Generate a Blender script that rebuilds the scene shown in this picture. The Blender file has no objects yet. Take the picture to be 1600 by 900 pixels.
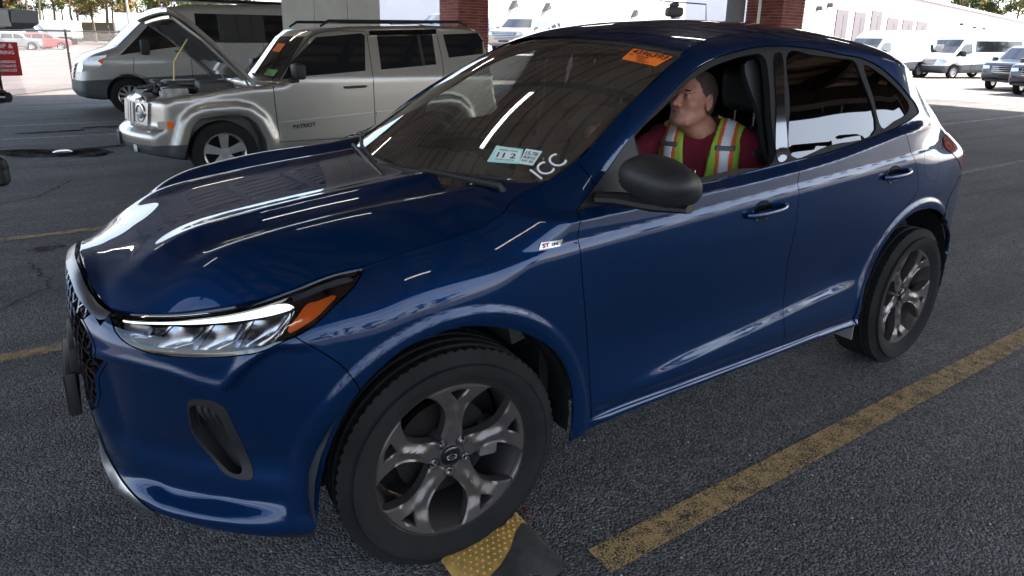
import bpy, bmesh, math, random
import numpy as np
from math import pi, sin, cos, radians
from mathutils import Vector, Matrix
from mathutils.geometry import delaunay_2d_cdt
random.seed(7)
sc = bpy.context.scene
# ------------------------------------------------ camera
cam_d = bpy.data.cameras.new('camera'); cam = bpy.data.objects.new('camera', cam_d); sc.collection.objects.link(cam)
cam.matrix_world = Matrix(((-0.83316, -0.13135, 0.53720, 0.87713), (0.55271, -0.23051, 0.80086, 2.46134), (0.01864, 0.96417, 0.26465, 1.61088), (0, 0, 0, 1)))
cam_d.sensor_width = 36; cam_d.lens = 23.456; cam_d.shift_y = -0.06354
cam_d.clip_start = .05; cam_d.clip_end = 2000
sc.camera = cam
# ------------------------------------------------ sky, sun, exposure
SUN_EL, SUN_AZ = radians(47), radians(158)       # azimuth counter-clockwise from +x
w = bpy.data.worlds.new('World'); sc.world = w; w.use_nodes = True
wn, wl = w.node_tree.nodes, w.node_tree.links
wn.clear()
sky = wn.new('ShaderNodeTexSky'); sky.sky_type = 'NISHITA'; sky.sun_disc = False
sky.sun_elevation = SUN_EL; sky.sun_rotation = pi / 2 - SUN_AZ; sky.air_density = 1.0; sky.dust_density = 1.5; sky.ozone_density = 1.2
bg = wn.new('ShaderNodeBackground'); bg.inputs['Strength'].default_value = .10
tc = wn.new('ShaderNodeTexCoord'); mp = wn.new('ShaderNodeMapping'); mp.inputs['Scale'].default_value = (1, 1, 3.2)
nz = wn.new('ShaderNodeTexNoise'); nz.inputs['Scale'].default_value = 2.2; nz.inputs['Detail'].default_value = 7; nz.inputs['Roughness'].default_value = .6
cr = wn.new('ShaderNodeValToRGB'); cr.color_ramp.elements[0].position = .42; cr.color_ramp.elements[1].position = .66
mx = wn.new('ShaderNodeMix'); mx.data_type = 'RGBA'; mx.inputs['B'].default_value = (4.8, 4.95, 5.4, 1)
wl.new(tc.outputs['Generated'], mp.inputs[0]); wl.new(mp.outputs[0], nz.inputs['Vector']); wl.new(nz.outputs['Fac'], cr.inputs[0])
wl.new(cr.outputs[0], mx.inputs['Factor']); wl.new(sky.outputs[0], mx.inputs['A']); wl.new(mx.outputs['Result'], bg.inputs['Color'])
wo = wn.new('ShaderNodeOutputWorld'); wl.new(bg.outputs[0], wo.inputs['Surface'])
sun_d = bpy.data.lights.new('sun', 'SUN'); sun_d.energy = 5; sun_d.angle = radians(.55); sun_d.color = (1, .955, .88)
sun = bpy.data.objects.new('sun', sun_d); sc.collection.objects.link(sun)
sd = Vector((cos(SUN_EL) * cos(SUN_AZ), cos(SUN_EL) * sin(SUN_AZ), sin(SUN_EL)))
sun.rotation_euler = sd.to_track_quat('Z', 'Y').to_euler()
sc.view_settings.view_transform = 'Standard'; sc.view_settings.look = 'None'; sc.view_settings.gamma = 1
sc.view_settings.exposure = 2.75
sc.cycles.max_bounces = 10; sc.cycles.glossy_bounces = 5; sc.cycles.transmission_bounces = 6; sc.cycles.transparent_max_bounces = 12
# ------------------------------------------------ helpers
COL = sc.collection
def link(o, parent=None, loc=None, rot=None):
    COL.objects.link(o)
    if parent: o.parent = parent
    if loc is not None: o.location = loc
    if rot is not None: o.rotation_euler = rot
    return o
def tag(o, label=None, cat=None, group=None, kind=None):
    for k, v in (('label', label), ('category', cat), ('group', group), ('kind', kind)):
        if v: o[k] = v
    return o
def thing(name, label, cat, loc=(0, 0, 0), rz=0, group=None, parent=None):
    return tag(link(bpy.data.objects.new(name, None), parent, loc, (0, 0, rz)), label, cat, group)
def mesh(name, V, F, mat, parent=None, smooth=True, normals=None, sharp=None, loc=None, rot=None):
    me = bpy.data.meshes.new(name)
    me.from_pydata([tuple(map(float, v)) for v in V], [], [tuple(map(int, f)) for f in F])
    if smooth: me.polygons.foreach_set('use_smooth', [True] * len(me.polygons))
    if isinstance(mat, (list, tuple)):
        for m in mat: me.materials.append(m)
    elif mat: me.materials.append(mat)
    me.update()
    if normals is not None: me.normals_split_custom_set_from_vertices([tuple(map(float, n)) for n in normals])
    if smooth and sharp: me.set_sharp_from_angle(angle=radians(sharp))
    return link(bpy.data.objects.new(name, me), parent, loc, rot)
class MB:
    """collects primitives and links them as one mesh"""
    def __init__(s): s.V, s.F = [], []
    def add(s, V, F):
        n = len(s.V); s.V += [tuple(v) for v in V]; s.F += [tuple(n + i for i in f) for f in F]; return s
    def box(s, a, b, bev=0, M=None):
        x0, y0, z0 = a; x1, y1, z1 = b
        bm = bmesh.new(); bmesh.ops.create_cube(bm, size=1)
        for v in bm.verts: v.co = Vector(((x0+x1)/2 + v.co.x*(x1-x0), (y0+y1)/2 + v.co.y*(y1-y0), (z0+z1)/2 + v.co.z*(z1-z0)))
        if bev: bmesh.ops.bevel(bm, geom=bm.edges[:], offset=bev, segments=2, affect='EDGES', profile=.5)
        if M: bm.transform(M)
        bm.verts.index_update()
        s.add([v.co[:] for v in bm.verts], [[v.index for v in f.verts] for f in bm.faces]); bm.free(); return s
    def tube(s, P, r, n=8, cap=True, ry=None):
        P = [Vector(p) for p in P]; R = r if hasattr(r, '__len__') else [r] * len(P); base = len(s.V)
        t0 = (P[1] - P[0]).normalized(); up = Vector((0, 0, 1)) if abs(t0.z) < .9 else Vector((1, 0, 0))
        u = (up - t0 * up.dot(t0)).normalized()
        for i, p in enumerate(P):
            t = (P[min(i+1, len(P)-1)] - P[max(i-1, 0)]).normalized()
            u = (u - t * u.dot(t)).normalized(); v = t.cross(u)
            for k in range(n):
                a = 2*pi*k/n; s.V.append(tuple(p + u*cos(a)*R[i] + v*sin(a)*R[i]*(ry or 1)))
        for i in range(len(P) - 1):
            for k in range(n):
                a, b = base + i*n + k, base + i*n + (k+1) % n; s.F.append((a, b, b+n, a+n))
        if cap: s.F.append(tuple(base + k for k in range(n))[::-1]); s.F.append(tuple(base + (len(P)-1)*n + k for k in range(n)))
        return s
    def prism(s, poly, y0, y1, ax=1):
        """polygon in the other two axes, extruded along ax"""
        n = len(poly); b = len(s.V)
        def P(p, y): l = list(p); l.insert(ax, y); return tuple(l)
        s.V += [P(p, y0) for p in poly] + [P(p, y1) for p in poly]
        s.F.append(tuple(b + i for i in range(n))[::-1]); s.F.append(tuple(b + n + i for i in range(n)))
        for i in range(n): j = (i+1) % n; s.F.append((b+i, b+j, b+n+j, b+n+i))
        return s
    def lathe(s, prof, n=48, ax=1, closed=False, c=(0, 0, 0)):
        """prof = [(radius, along)] turned about axis ax through c"""
        b = len(s.V); m = len(prof)
        for k in range(n):
            a = 2*pi*k/n
            for r, y in prof:
                l = [r*cos(a), r*sin(a)]; l.insert(ax, y); s.V.append((l[0]+c[0], l[1]+c[1], l[2]+c[2]))
        for k in range(n):
            q = (k+1) % n
            for i in range(m - (0 if closed else 1)): j = (i+1) % m; s.F.append((b+k*m+i, b+k*m+j, b+q*m+j, b+q*m+i))
        return s
    def build(s, name, mat, parent=None, smooth=True, sharp=35, loc=None, rot=None, fix=True):
        o = mesh(name, s.V, s.F, mat, parent, smooth, None, None, loc, rot)
        if fix:
            bm = bmesh.new(); bm.from_mesh(o.data); bmesh.ops.recalc_face_normals(bm, faces=bm.faces[:]); bm.to_mesh(o.data); bm.free()
        if smooth: o.data.set_sharp_from_angle(angle=radians(sharp))
        return o
def grid_faces(nu, nv, wrap=False):
    F = []
    for i in range(nu - (0 if wrap else 1)):
        for j in range(nv - 1):
            a = i*nv + j; b = ((i+1) % nu)*nv + j; F.append((a, b, b+1, a+1))
    return F
def copy_tree(o, parent=None):
    c = o.copy(); COL.objects.link(c); c.parent = parent
    for ch in list(o.children): copy_tree(ch, c)
    return c
# ------------------------------------------------ materials
MATS = {}
def pm(name, col, rough=.5, metal=0, coat=0, coat_r=.03, spec=.5, emit=None, es=0, alpha=1, trans=0, ior=1.45, noise=None, bump=None):
    """principled material; noise=(scale, dark multiplier, detail[, second colour]) varies the colour, bump=(scale, strength, distance)"""
    m = bpy.data.materials.new(name); m.use_nodes = True; N, L = m.node_tree.nodes, m.node_tree.links
    b = N['Principled BSDF']; I = b.inputs
    I['Base Color'].default_value = (*col, 1); I['Roughness'].default_value = rough; I['Metallic'].default_value = metal
    I['Coat Weight'].default_value = coat; I['Coat Roughness'].default_value = coat_r; I['Specular IOR Level'].default_value = spec; I['IOR'].default_value = ior
    I['Transmission Weight'].default_value = trans; I['Alpha'].default_value = alpha
    if emit: I['Emission Color'].default_value = (*emit, 1); I['Emission Strength'].default_value = es
    tcn = None
    if noise or bump: tcn = N.new('ShaderNodeTexCoord')
    if noise:
        n = N.new('ShaderNodeTexNoise'); n.inputs['Scale'].default_value = noise[0]; n.inputs['Detail'].default_value = noise[2]; n.inputs['Roughness'].default_value = .65
        L.new(tcn.outputs['Object'], n.inputs['Vector'])
        r = N.new('ShaderNodeValToRGB'); r.color_ramp.elements[0].position = .32; r.color_ramp.elements[1].position = .68
        c2 = noise[3] if len(noise) > 3 else tuple(c * noise[1] for c in col)
        r.color_ramp.elements[0].color = (*c2, 1); r.color_ramp.elements[1].color = (*col, 1)
        L.new(n.outputs['Fac'], r.inputs[0]); L.new(r.outputs[0], I['Base Color'])
    if bump:
        n = N.new('ShaderNodeTexNoise'); n.inputs['Scale'].default_value = bump[0]; n.inputs['Detail'].default_value = 4
        L.new(tcn.outputs['Object'], n.inputs['Vector']); bp = N.new('ShaderNodeBump'); bp.inputs['Strength'].default_value = bump[1]; bp.inputs['Distance'].default_value = bump[2]
        L.new(n.outputs['Fac'], bp.inputs['Height']); L.new(bp.outputs[0], I['Normal'])
    MATS[name] = m; return m
M = MATS
pm('blue_paint', (.0003, .0205, .078), .36, .45, 1.0, .010, spec=0, noise=(900, .6, 2))
MATS['blue_paint'].node_tree.nodes['Principled BSDF'].inputs['Coat IOR'].default_value = 1.46
pm('black_plastic', (.012, .012, .013), .55, bump=(900, .12, .001))
pm('satin_trim', (.011, .011, .012), .45)
pm('frame_black', (.012, .012, .013), .7, spec=.25)
pm('gloss_black', (.004, .004, .005), .08, coat=1)
pm('inner_black', (.004, .004, .004), .9)
pm('chrome', (.75, .76, .78), .12, 1)
pm('satin_silver', (.42, .43, .45), .3, 1)
pm('trim_silver', (.13, .135, .15), .25, 1)
pm('lamp_chrome', (.42, .43, .47), .18, 1)
pm('amber', (.75, .13, .01), .25, coat=.6)
pm('drl_white', (.85, .87, .88), .3, emit=(.95, 1, 1), es=.3)
pm('lamp_red', (.22, .006, .008), .12, coat=1)
pm('tyre', (.0075, .0075, .0075), .85, spec=.25, noise=(6, .6, 5, (.015, .0145, .014)), bump=(160, .25, .002))
pm('wheel_grey', (.13, .115, .11), .34, .7, coat=.35, coat_r=.2)
pm('dark_cast', (.02, .017, .015), .6, .5, noise=(30, .4, 4))
pm('seat_leather', (.026, .026, .028), .5, bump=(260, .2, .001))
pm('dash', (.07, .072, .07), .65, bump=(500, .2, .001))
pm('headliner', (.16, .155, .15), .9)
pm('skin', (.60, .27, .185), .48, noise=(26, .72, 5), bump=(300, .15, .0006))
pm('shirt', (.17, .010, .024), .9, bump=(120, .3, .002))
pm('hair', (.022, .017, .015), .85, noise=(320, .35, 3, (.15, .10, .08)), bump=(420, .9, .003))
pm('vest_lime', (.36, .60, .06), .75, bump=(600, .3, .001))
pm('vest_orange', (.85, .14, .03), .7)
pm('reflective', (.80, .81, .84), .45, bump=(500, .2, .001))
pm('reflective_grey', (.13, .13, .14), .6)
pm('silver_paint', (.37, .345, .31), .32, .7, .9, .03, noise=(500, .85, 2))
pm('van_silver', (.33, .32, .31), .40, .3, .7, .06, noise=(3, .88, 4))
pm('van_white', (.62, .62, .62), .4, coat=.4)
pm('white_wall', (.60, .58, .58), .8, noise=(.4, .92, 4))
pm('clad_grey', (.055, .062, .068), .6, noise=(3, .7, 4))
pm('hubcap', (.42, .42, .43), .35, .8)
pm('alloy', (.55, .55, .55), .3, .85)
pm('sticker_orange', (.95, .20, .02), .6)
pm('ink', (.01, .01, .015), .6)
pm('white_ink', (.8, .8, .8), .7)
pm('sticker_green', (.42, .72, .66), .6)
pm('sticker_pale', (.70, .80, .74), .6)
pm('engine_dark', (.022, .021, .020), .6, noise=(12, .4, 5, (.06, .055, .05)))
pm('engine_metal', (.32, .31, .29), .45, .7, noise=(20, .5, 4))
pm('insulation', (.02, .02, .021), .95, noise=(14, .5, 5), bump=(40, .5, .006))
def glass(name, tint, rough=0, ior=1.5, dust_sheen=0):
    m = bpy.data.materials.new(name); m.use_nodes = True; N, L = m.node_tree.nodes, m.node_tree.links; N.clear()
    tr = N.new('ShaderNodeBsdfTransparent'); tr.inputs[0].default_value = (*tint, 1)
    gl = N.new('ShaderNodeBsdfGlossy'); gl.inputs['Roughness'].default_value = rough; gl.inputs['Color'].default_value = (1, 1, 1, 1)
    fr = N.new('ShaderNodeFresnel'); fr.inputs['IOR'].default_value = ior; mxs = N.new('ShaderNodeMixShader'); o = N.new('ShaderNodeOutputMaterial')
    L.new(fr.outputs[0], mxs.inputs[0]); L.new(tr.outputs[0], mxs.inputs[1]); L.new(gl.outputs[0], mxs.inputs[2]); L.new(mxs.outputs[0], o.inputs[0])
    if dust_sheen:  # warm diffuse film: dust plus painted-in canopy reflection, lifts the dark glass
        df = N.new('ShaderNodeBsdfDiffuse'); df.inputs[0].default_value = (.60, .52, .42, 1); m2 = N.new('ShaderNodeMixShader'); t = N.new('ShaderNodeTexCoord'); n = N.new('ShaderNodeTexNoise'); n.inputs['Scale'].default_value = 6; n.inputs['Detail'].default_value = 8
        ml = N.new('ShaderNodeMath'); ml.operation = 'MULTIPLY'; ml.inputs[1].default_value = dust_sheen * 2; L.new(t.outputs['Object'], n.inputs['Vector']); L.new(n.outputs['Fac'], ml.inputs[0]); L.new(ml.outputs[0], m2.inputs[0]); L.new(mxs.outputs[0], m2.inputs[1]); L.new(df.outputs[0], m2.inputs[2]); L.new(m2.outputs[0], o.inputs[0])
    MATS[name] = m; return m
glass('windscreen_glass', (.92, .96, .93), ior=2.6, dust_sheen=.05)
glass('side_glass', (.75, .80, .78), ior=1.5, dust_sheen=.02)
glass('lens_clear', (.92, .93, .95), ior=1.5)
glass('privacy_glass', (.08, .08, .085), ior=1.62)
glass('van_glass', (.22, .25, .25), ior=1.7)
pm('dark_window', (.010, .012, .014), .04, coat=1)
# ---------------------------------------------------------------- SUV body surface (metres, x forward, y to its left, z up)
def pchip(x, y, q):
    x = np.asarray(x, float); y = np.asarray(y, float); q = np.clip(np.asarray(q, float), x[0], x[-1])
    h = np.diff(x); d = np.diff(y, axis=0) / (h if y.ndim == 1 else h[:, None])
    m = np.zeros_like(y); m[0] = d[0]; m[-1] = d[-1]
    a, b = d[:-1], d[1:]
    with np.errstate(all='ignore'):
        hm = 2 * a * b / (a + b)
    m[1:-1] = np.where(a * b > 0, hm, 0)
    i = np.clip(np.searchsorted(x, q, side='right') - 1, 0, len(x) - 2)
    t = (q - x[i]) / h[i]; hh = h[i]
    if y.ndim > 1: t = t[..., None]; hh = hh[..., None]
    return ((2*t**3 - 3*t**2 + 1) * y[i] + (t**3 - 2*t**2 + t) * hh * m[i] + (-2*t**3 + 3*t**2) * y[i+1] + (t**3 - t**2) * hh * m[i+1])
def catmull(P, n=12, closed=False):
    P = np.asarray(P, float); out = []
    N = len(P)
    for i in range(N if closed else N - 1):
        if closed: p0, p1, p2, p3 = P[i-1], P[i], P[(i+1) % N], P[(i+2) % N]
        else:
            p1, p2 = P[i], P[i+1]; p0 = P[i-1] if i else 2*p1 - p2; p3 = P[i+2] if i + 2 < N else 2*p2 - p1
        d = [max(np.linalg.norm(b - a), 1e-9) ** .5 for a, b in ((p0, p1), (p1, p2), (p2, p3))]
        m1 = ((p1 - p0)/d[0] - (p2 - p0)/(d[0]+d[1]) + (p2 - p1)/d[1]) * d[1]
        m2 = ((p2 - p1)/d[1] - (p3 - p1)/(d[1]+d[2]) + (p3 - p2)/d[2]) * d[1]
        for k in range(n):
            t = k / n
            out.append((2*t**3-3*t**2+1)*p1 + (t**3-2*t**2+t)*m1 + (-2*t**3+3*t**2)*p2 + (t**3-t**2)*m2)
    if not closed: out.append(P[-1])
    return np.array(out)
def resample(P, step=None, n=None):
    P = np.asarray(P, float); d = np.r_[0, np.cumsum(np.linalg.norm(np.diff(P, axis=0), axis=1))]
    n = n or max(2, int(round(d[-1] / step)) + 1)
    q = np.linspace(0, d[-1], n)
    return np.stack([np.interp(q, d, P[:, k]) for k in range(P.shape[1])], 1)
def sstep(a, b, v):
    t = np.clip((v - a) / (b - a), 0, 1); return t * t * (3 - 2 * t)
PLAN = [(.958, 0), (.953, .15), (.933, .30), (.885, .44), (.80, .575), (.70, .69), (.59, .785), (.48, .848), (.36, .890), (.20, .912), (0, .920), (-.4, .917), (-1.0, .92),
        (-1.6, .922), (-2.2, .92), (-2.6, .915), (-2.85, .90), (-3.05, .872), (-3.2, .83), (-3.32, .765), (-3.42, .66), (-3.47, .5), (-3.50, .25), (-3.51, 0)]
_B = resample(catmull(PLAN, 30), n=2400)
_k = np.ones(41) / 41
_Bp = np.vstack([_B[40:0:-1] * [1, -1], _B, _B[-2:-42:-1] * [1, -1]])
_B = np.stack([np.convolve(_Bp[:, i], _k, 'same')[40:-40] for i in (0, 1)], 1)
_S = np.r_[0, np.cumsum(np.linalg.norm(np.diff(_B, axis=0), axis=1))]
_T = np.gradient(_B, axis=0); _T /= np.linalg.norm(_T, axis=1)[:, None]
_N = np.stack([_T[:, 1], -_T[:, 0]], 1)
if _N[1000, 1] < 0: _N = -_N
S_END = _S[-1]
def base(s):
    return np.interp(s, _S, _B[:, 0]), np.interp(s, _S, _B[:, 1])
def s_of_x(x): return np.interp(-np.asarray(x), -_B[:, 0], _S)
ZK = [.12, .20, .25, .29, .34, .42, .50, .60, .70, .80, .90, 1.0, 1.1]
INS = {  # x of station : inward offset at each ZK
    .955: [.12, .05, .02, .015, .03, .02, .01, .00, .00, .00, .015, .05, .10],
    .885: [.12, .05, .02, .015, .04, .035, .02, .01, .00, .00, .02, .06, .10],
    .70: [.12, .06, .025, .015, .045, .045, .035, .02, .01, .01, .03, .06, .10],
    .48: [.10, .05, .015, .010, .02, .02, .018, .01, .00, .005, .02, .05, .10],
    .10: [.08, .04, .015, .010, .01, .01, .005, .00, .00, .00, .00, .00, .00],
    -.40: [.12, .07, .03, .010, .000, .002, .008, .010, .006, .002, .0, .0, .0],
    -1.0: [.14, .09, .045, .016, .000, .002, .016, .026, .020, .008, .0, .0, .0],
    -1.9: [.14, .09, .045, .016, .000, .000, .010, .024, .018, .006, .0, .0, .0],
    -2.25: [.12, .07, .030, .010, .000, .000, .004, .010, .008, .002, .0, .0, .0],
    -2.7: [.08, .03, .010, .005, .00, .00, .00, .00, .00, .00, .0, .0, .0],
    -3.05: [.10, .06, .040, .025, .01, .00, .00, .00, .005, .00, .0, .0, .0],
    -3.40: [.12, .07, .050, .035, .02, .01, .00, .01, .020, .01, .01, .03, .05],
    -3.51: [.12, .07, .050, .035, .02, .01, .00, .01, .020, .01, .01, .03, .05]}
_sx = np.array([s_of_x(k) for k in INS]); _sx[0] = 0; _sx[-1] = S_END
_it = np.array([v for v in INS.values()])
# upper edge of the side shell: nose, headlight top, bonnet shut line, windscreen side, roof side, tailgate side
TOP = [(0, .925), (.15, .92), (.30, .893), (.43, .866)]            # (y, z) on the nose
TOPX = [(.766, .884), (.666, .906), (.571, .932), (.489, .958), (.355, .995), (.25, 1.008), (.157, 1.028), (.019, 1.048), (-.104, 1.065), (-.222, 1.108), (-.31, 1.143), (-.37, 1.160),
        (-.43, 1.183), (-.535, 1.243), (-.614, 1.300), (-.764, 1.396), (-.916, 1.476), (-1.032, 1.540), (-1.11, 1.580), (-1.25, 1.625), (-1.45, 1.652), (-1.7, 1.665), (-2.0, 1.660),
        (-2.3, 1.630), (-2.55, 1.585), (-2.78, 1.535), (-2.93, 1.49), (-3.02, 1.41), (-3.10, 1.33), (-3.2, 1.25), (-3.3, 1.18), (-3.4, 1.12), (-3.48, 1.10)]
_ts = np.r_[[np.interp(y, _B[:500, 1], _S[:500]) for y, z in TOP], [s_of_x(x) for x, z in TOPX], S_END]
_tz = np.r_[[z for y, z in TOP], [z for x, z in TOPX], 1.10]
def topz(s): return pchip(_ts, _tz, s)
_rs = [0, s_of_x(.8), s_of_x(.48), s_of_x(.25), s_of_x(0), s_of_x(-.25), s_of_x(-.42), s_of_x(-.6), s_of_x(-1.1), s_of_x(-1.4), s_of_x(-2.4), s_of_x(-2.9), s_of_x(-3.2), S_END]
_ra = [.04, .05, .07, .095, .105, .105, .085, .045, .055, .085, .09, .06, .05, .04]
_rh = [.06, .10, .14, .17, .18, .16, .11, .06, .06, .075, .075, .08, .08, .06]
BELT = [(.3, 1.3), (-.2, 1.13), (-.41, 1.095), (-.75, 1.105), (-1.06, 1.12), (-1.41, 1.14), (-1.78, 1.17), (-2.14, 1.22), (-2.35, 1.25), (-2.6, 1.27), (-3.0, 1.22), (-3.3, 1.18), (-3.5, 1.15)]
FC, FR = (.015, .375), .435
RC, RR = (-2.605, .395), .435
RIDGE = [(.34, .73), (.57, .74), (.69, .732), (.80, .709), (.845, .704), (.90, .757), (.954, .803), (1.0, .833)]  # (s, z) crease on the bumper, below the lamp
def shell_inset(s, z):
    s = np.clip(s, 0, S_END)
    x, y = base(s)
    tab = np.zeros(np.broadcast(s, z).shape)
    # bilinear-in-index, smooth in both directions
    rows = pchip(_sx, _it, s)
    zz = np.clip(z, ZK[0], ZK[-1])
    ZKa = np.array(ZK)
    i = np.clip(np.searchsorted(ZKa, zz, side='right') - 1, 0, len(ZK) - 2)
    def R(k): return np.take_along_axis(rows, np.clip(k, 0, len(ZK)-1)[..., None], -1)[..., 0]
    y0, y1, y2, y3 = R(i-1), R(i), R(i+1), R(i+2)
    x0, x1, x2, x3 = ZKa[np.clip(i-1, 0, 12)], ZKa[i], ZKa[i+1], ZKa[np.clip(i+2, 0, 12)]
    m1 = (y2 - y0) / (x2 - x0); m2 = (y3 - y1) / (x3 - x1)
    h = x2 - x1; t = (zz - x1) / h
    ins = (2*t**3-3*t**2+1)*y1 + (t**3-2*t**2+t)*h*m1 + (-2*t**3+3*t**2)*y2 + (t**3-t**2)*h*m2
    # rounding to the top edge
    T = topz(s); a = pchip(_rs, _ra, s); hh = pchip(_rs, _rh, s)
    u = np.clip(1 - (T - z) / hh, 0, 1.15)
    ins = ins + a * u ** 2.2
    # shoulder crease and tumblehome
    side = sstep(.1, -.35, x) 
    zc = 1.005 + (-.73 - x) * .062
    w = .010
    q = (z - zc) / w
    soft = w * np.where(q > 30, q, np.log1p(np.exp(np.clip(q, -40, 30))))
    rear = sstep(-2.35, -2.9, x)
    ins = ins + side * (1 - rear) * (.55 * np.minimum(soft, .020) + .06 * np.minimum(soft, .16)) + side * rear * .10 * np.clip(z - .9, 0, .3)**2 / .3
    zb = pchip([-b[0] for b in BELT], [b[1] for b in BELT], -x)
    ins = ins + side * (1 - rear) * .031 * sstep(zb - .030, zb + .006, z)
    g = np.clip(z - zb, -.03, 2); g = np.where(g < .03, (g + .03) ** 2 / .12, g)
    ins = ins + side * (.36 - .0 * rear) * g
    kr = side * sstep(-2.4, -3.05, x)
    ins = ins + kr * (.10 * sstep(1.06, 1.22, z) + .30 * np.maximum(z - 1.2, 0))
    # wheel arch flares
    for (cx, cz), r in ((FC, FR), (RC, RR)):
        d = np.hypot(x - cx, z - cz)
        f = np.exp(-np.clip(d - r, 0, 9)**2 / .0085) * sstep(r + .075, r + .055, d) 
        ins = ins - .009 * sstep(r + .070, r + .042, d) - .006 * np.exp(-np.clip(d - r - .05, 0, 9)**2 / .02) + .010 * sstep(r + .03, r - .01, d)
    # door scallop: a step running up to the rear
    if True:
        zl = .425 + (-.65 - x) * .085
        k = sstep(-.55, -1.0, x) * sstep(-2.2, -1.9, x)
        ins = ins + k * .008 * sstep(zl - .022, zl + .022, z) * sstep(zl + .22, zl + .03, z)
    ins = ins - sstep(-.42, -.6, x) * sstep(-2.25, -2.1, x) * (.010 * sstep(.362, .338, z) - .006 * sstep(.40, .37, z) * sstep(.33, .36, z))
    # bumper features
    zr = pchip([r[0] for r in RIDGE], [r[1] for r in RIDGE], s)
    k = sstep(.30, .42, s) * sstep(1.12, .96, s)
    ins = ins + k * (.034 * sstep(zr + .010, zr - .018, z) * sstep(.36, .50, z) - .008 * np.exp(-((z - zr - .016) / .022) ** 2))
    zl = pchip([.3, .54, .62, .79, .98, 1.085], [.34, .31, .295, .3065, .333, .358], s)
    ins = ins + sstep(.40, .58, s) * sstep(1.10, .90, s) * .016 * sstep(zl - .012, zl + .034, z) * sstep(.58, .42, z)
    return ins
def shell(s, z):
    s = np.asarray(s, float); z = np.asarray(z, float); s, z = np.broadcast_arrays(s, z)
    bx, by = base(s); nx = np.interp(s, _S, _N[:, 0]); ny = np.interp(s, _S, _N[:, 1])
    l = np.hypot(nx, ny); d = shell_inset(s, z)
    return np.stack([bx - nx / l * d, np.maximum(by - ny / l * d, 0), z], -1)
def shell_n(s, z):
    e = .003; s = np.asarray(s, float); z = np.asarray(z, float)
    a = shell(np.minimum(s + e, S_END), z) - shell(np.maximum(s - e, 0), z); b = shell(s, z + e) - shell(s, z - e)
    n = np.cross(a, b); n /= np.linalg.norm(n, axis=-1)[..., None] + 1e-12
    return n
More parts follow.
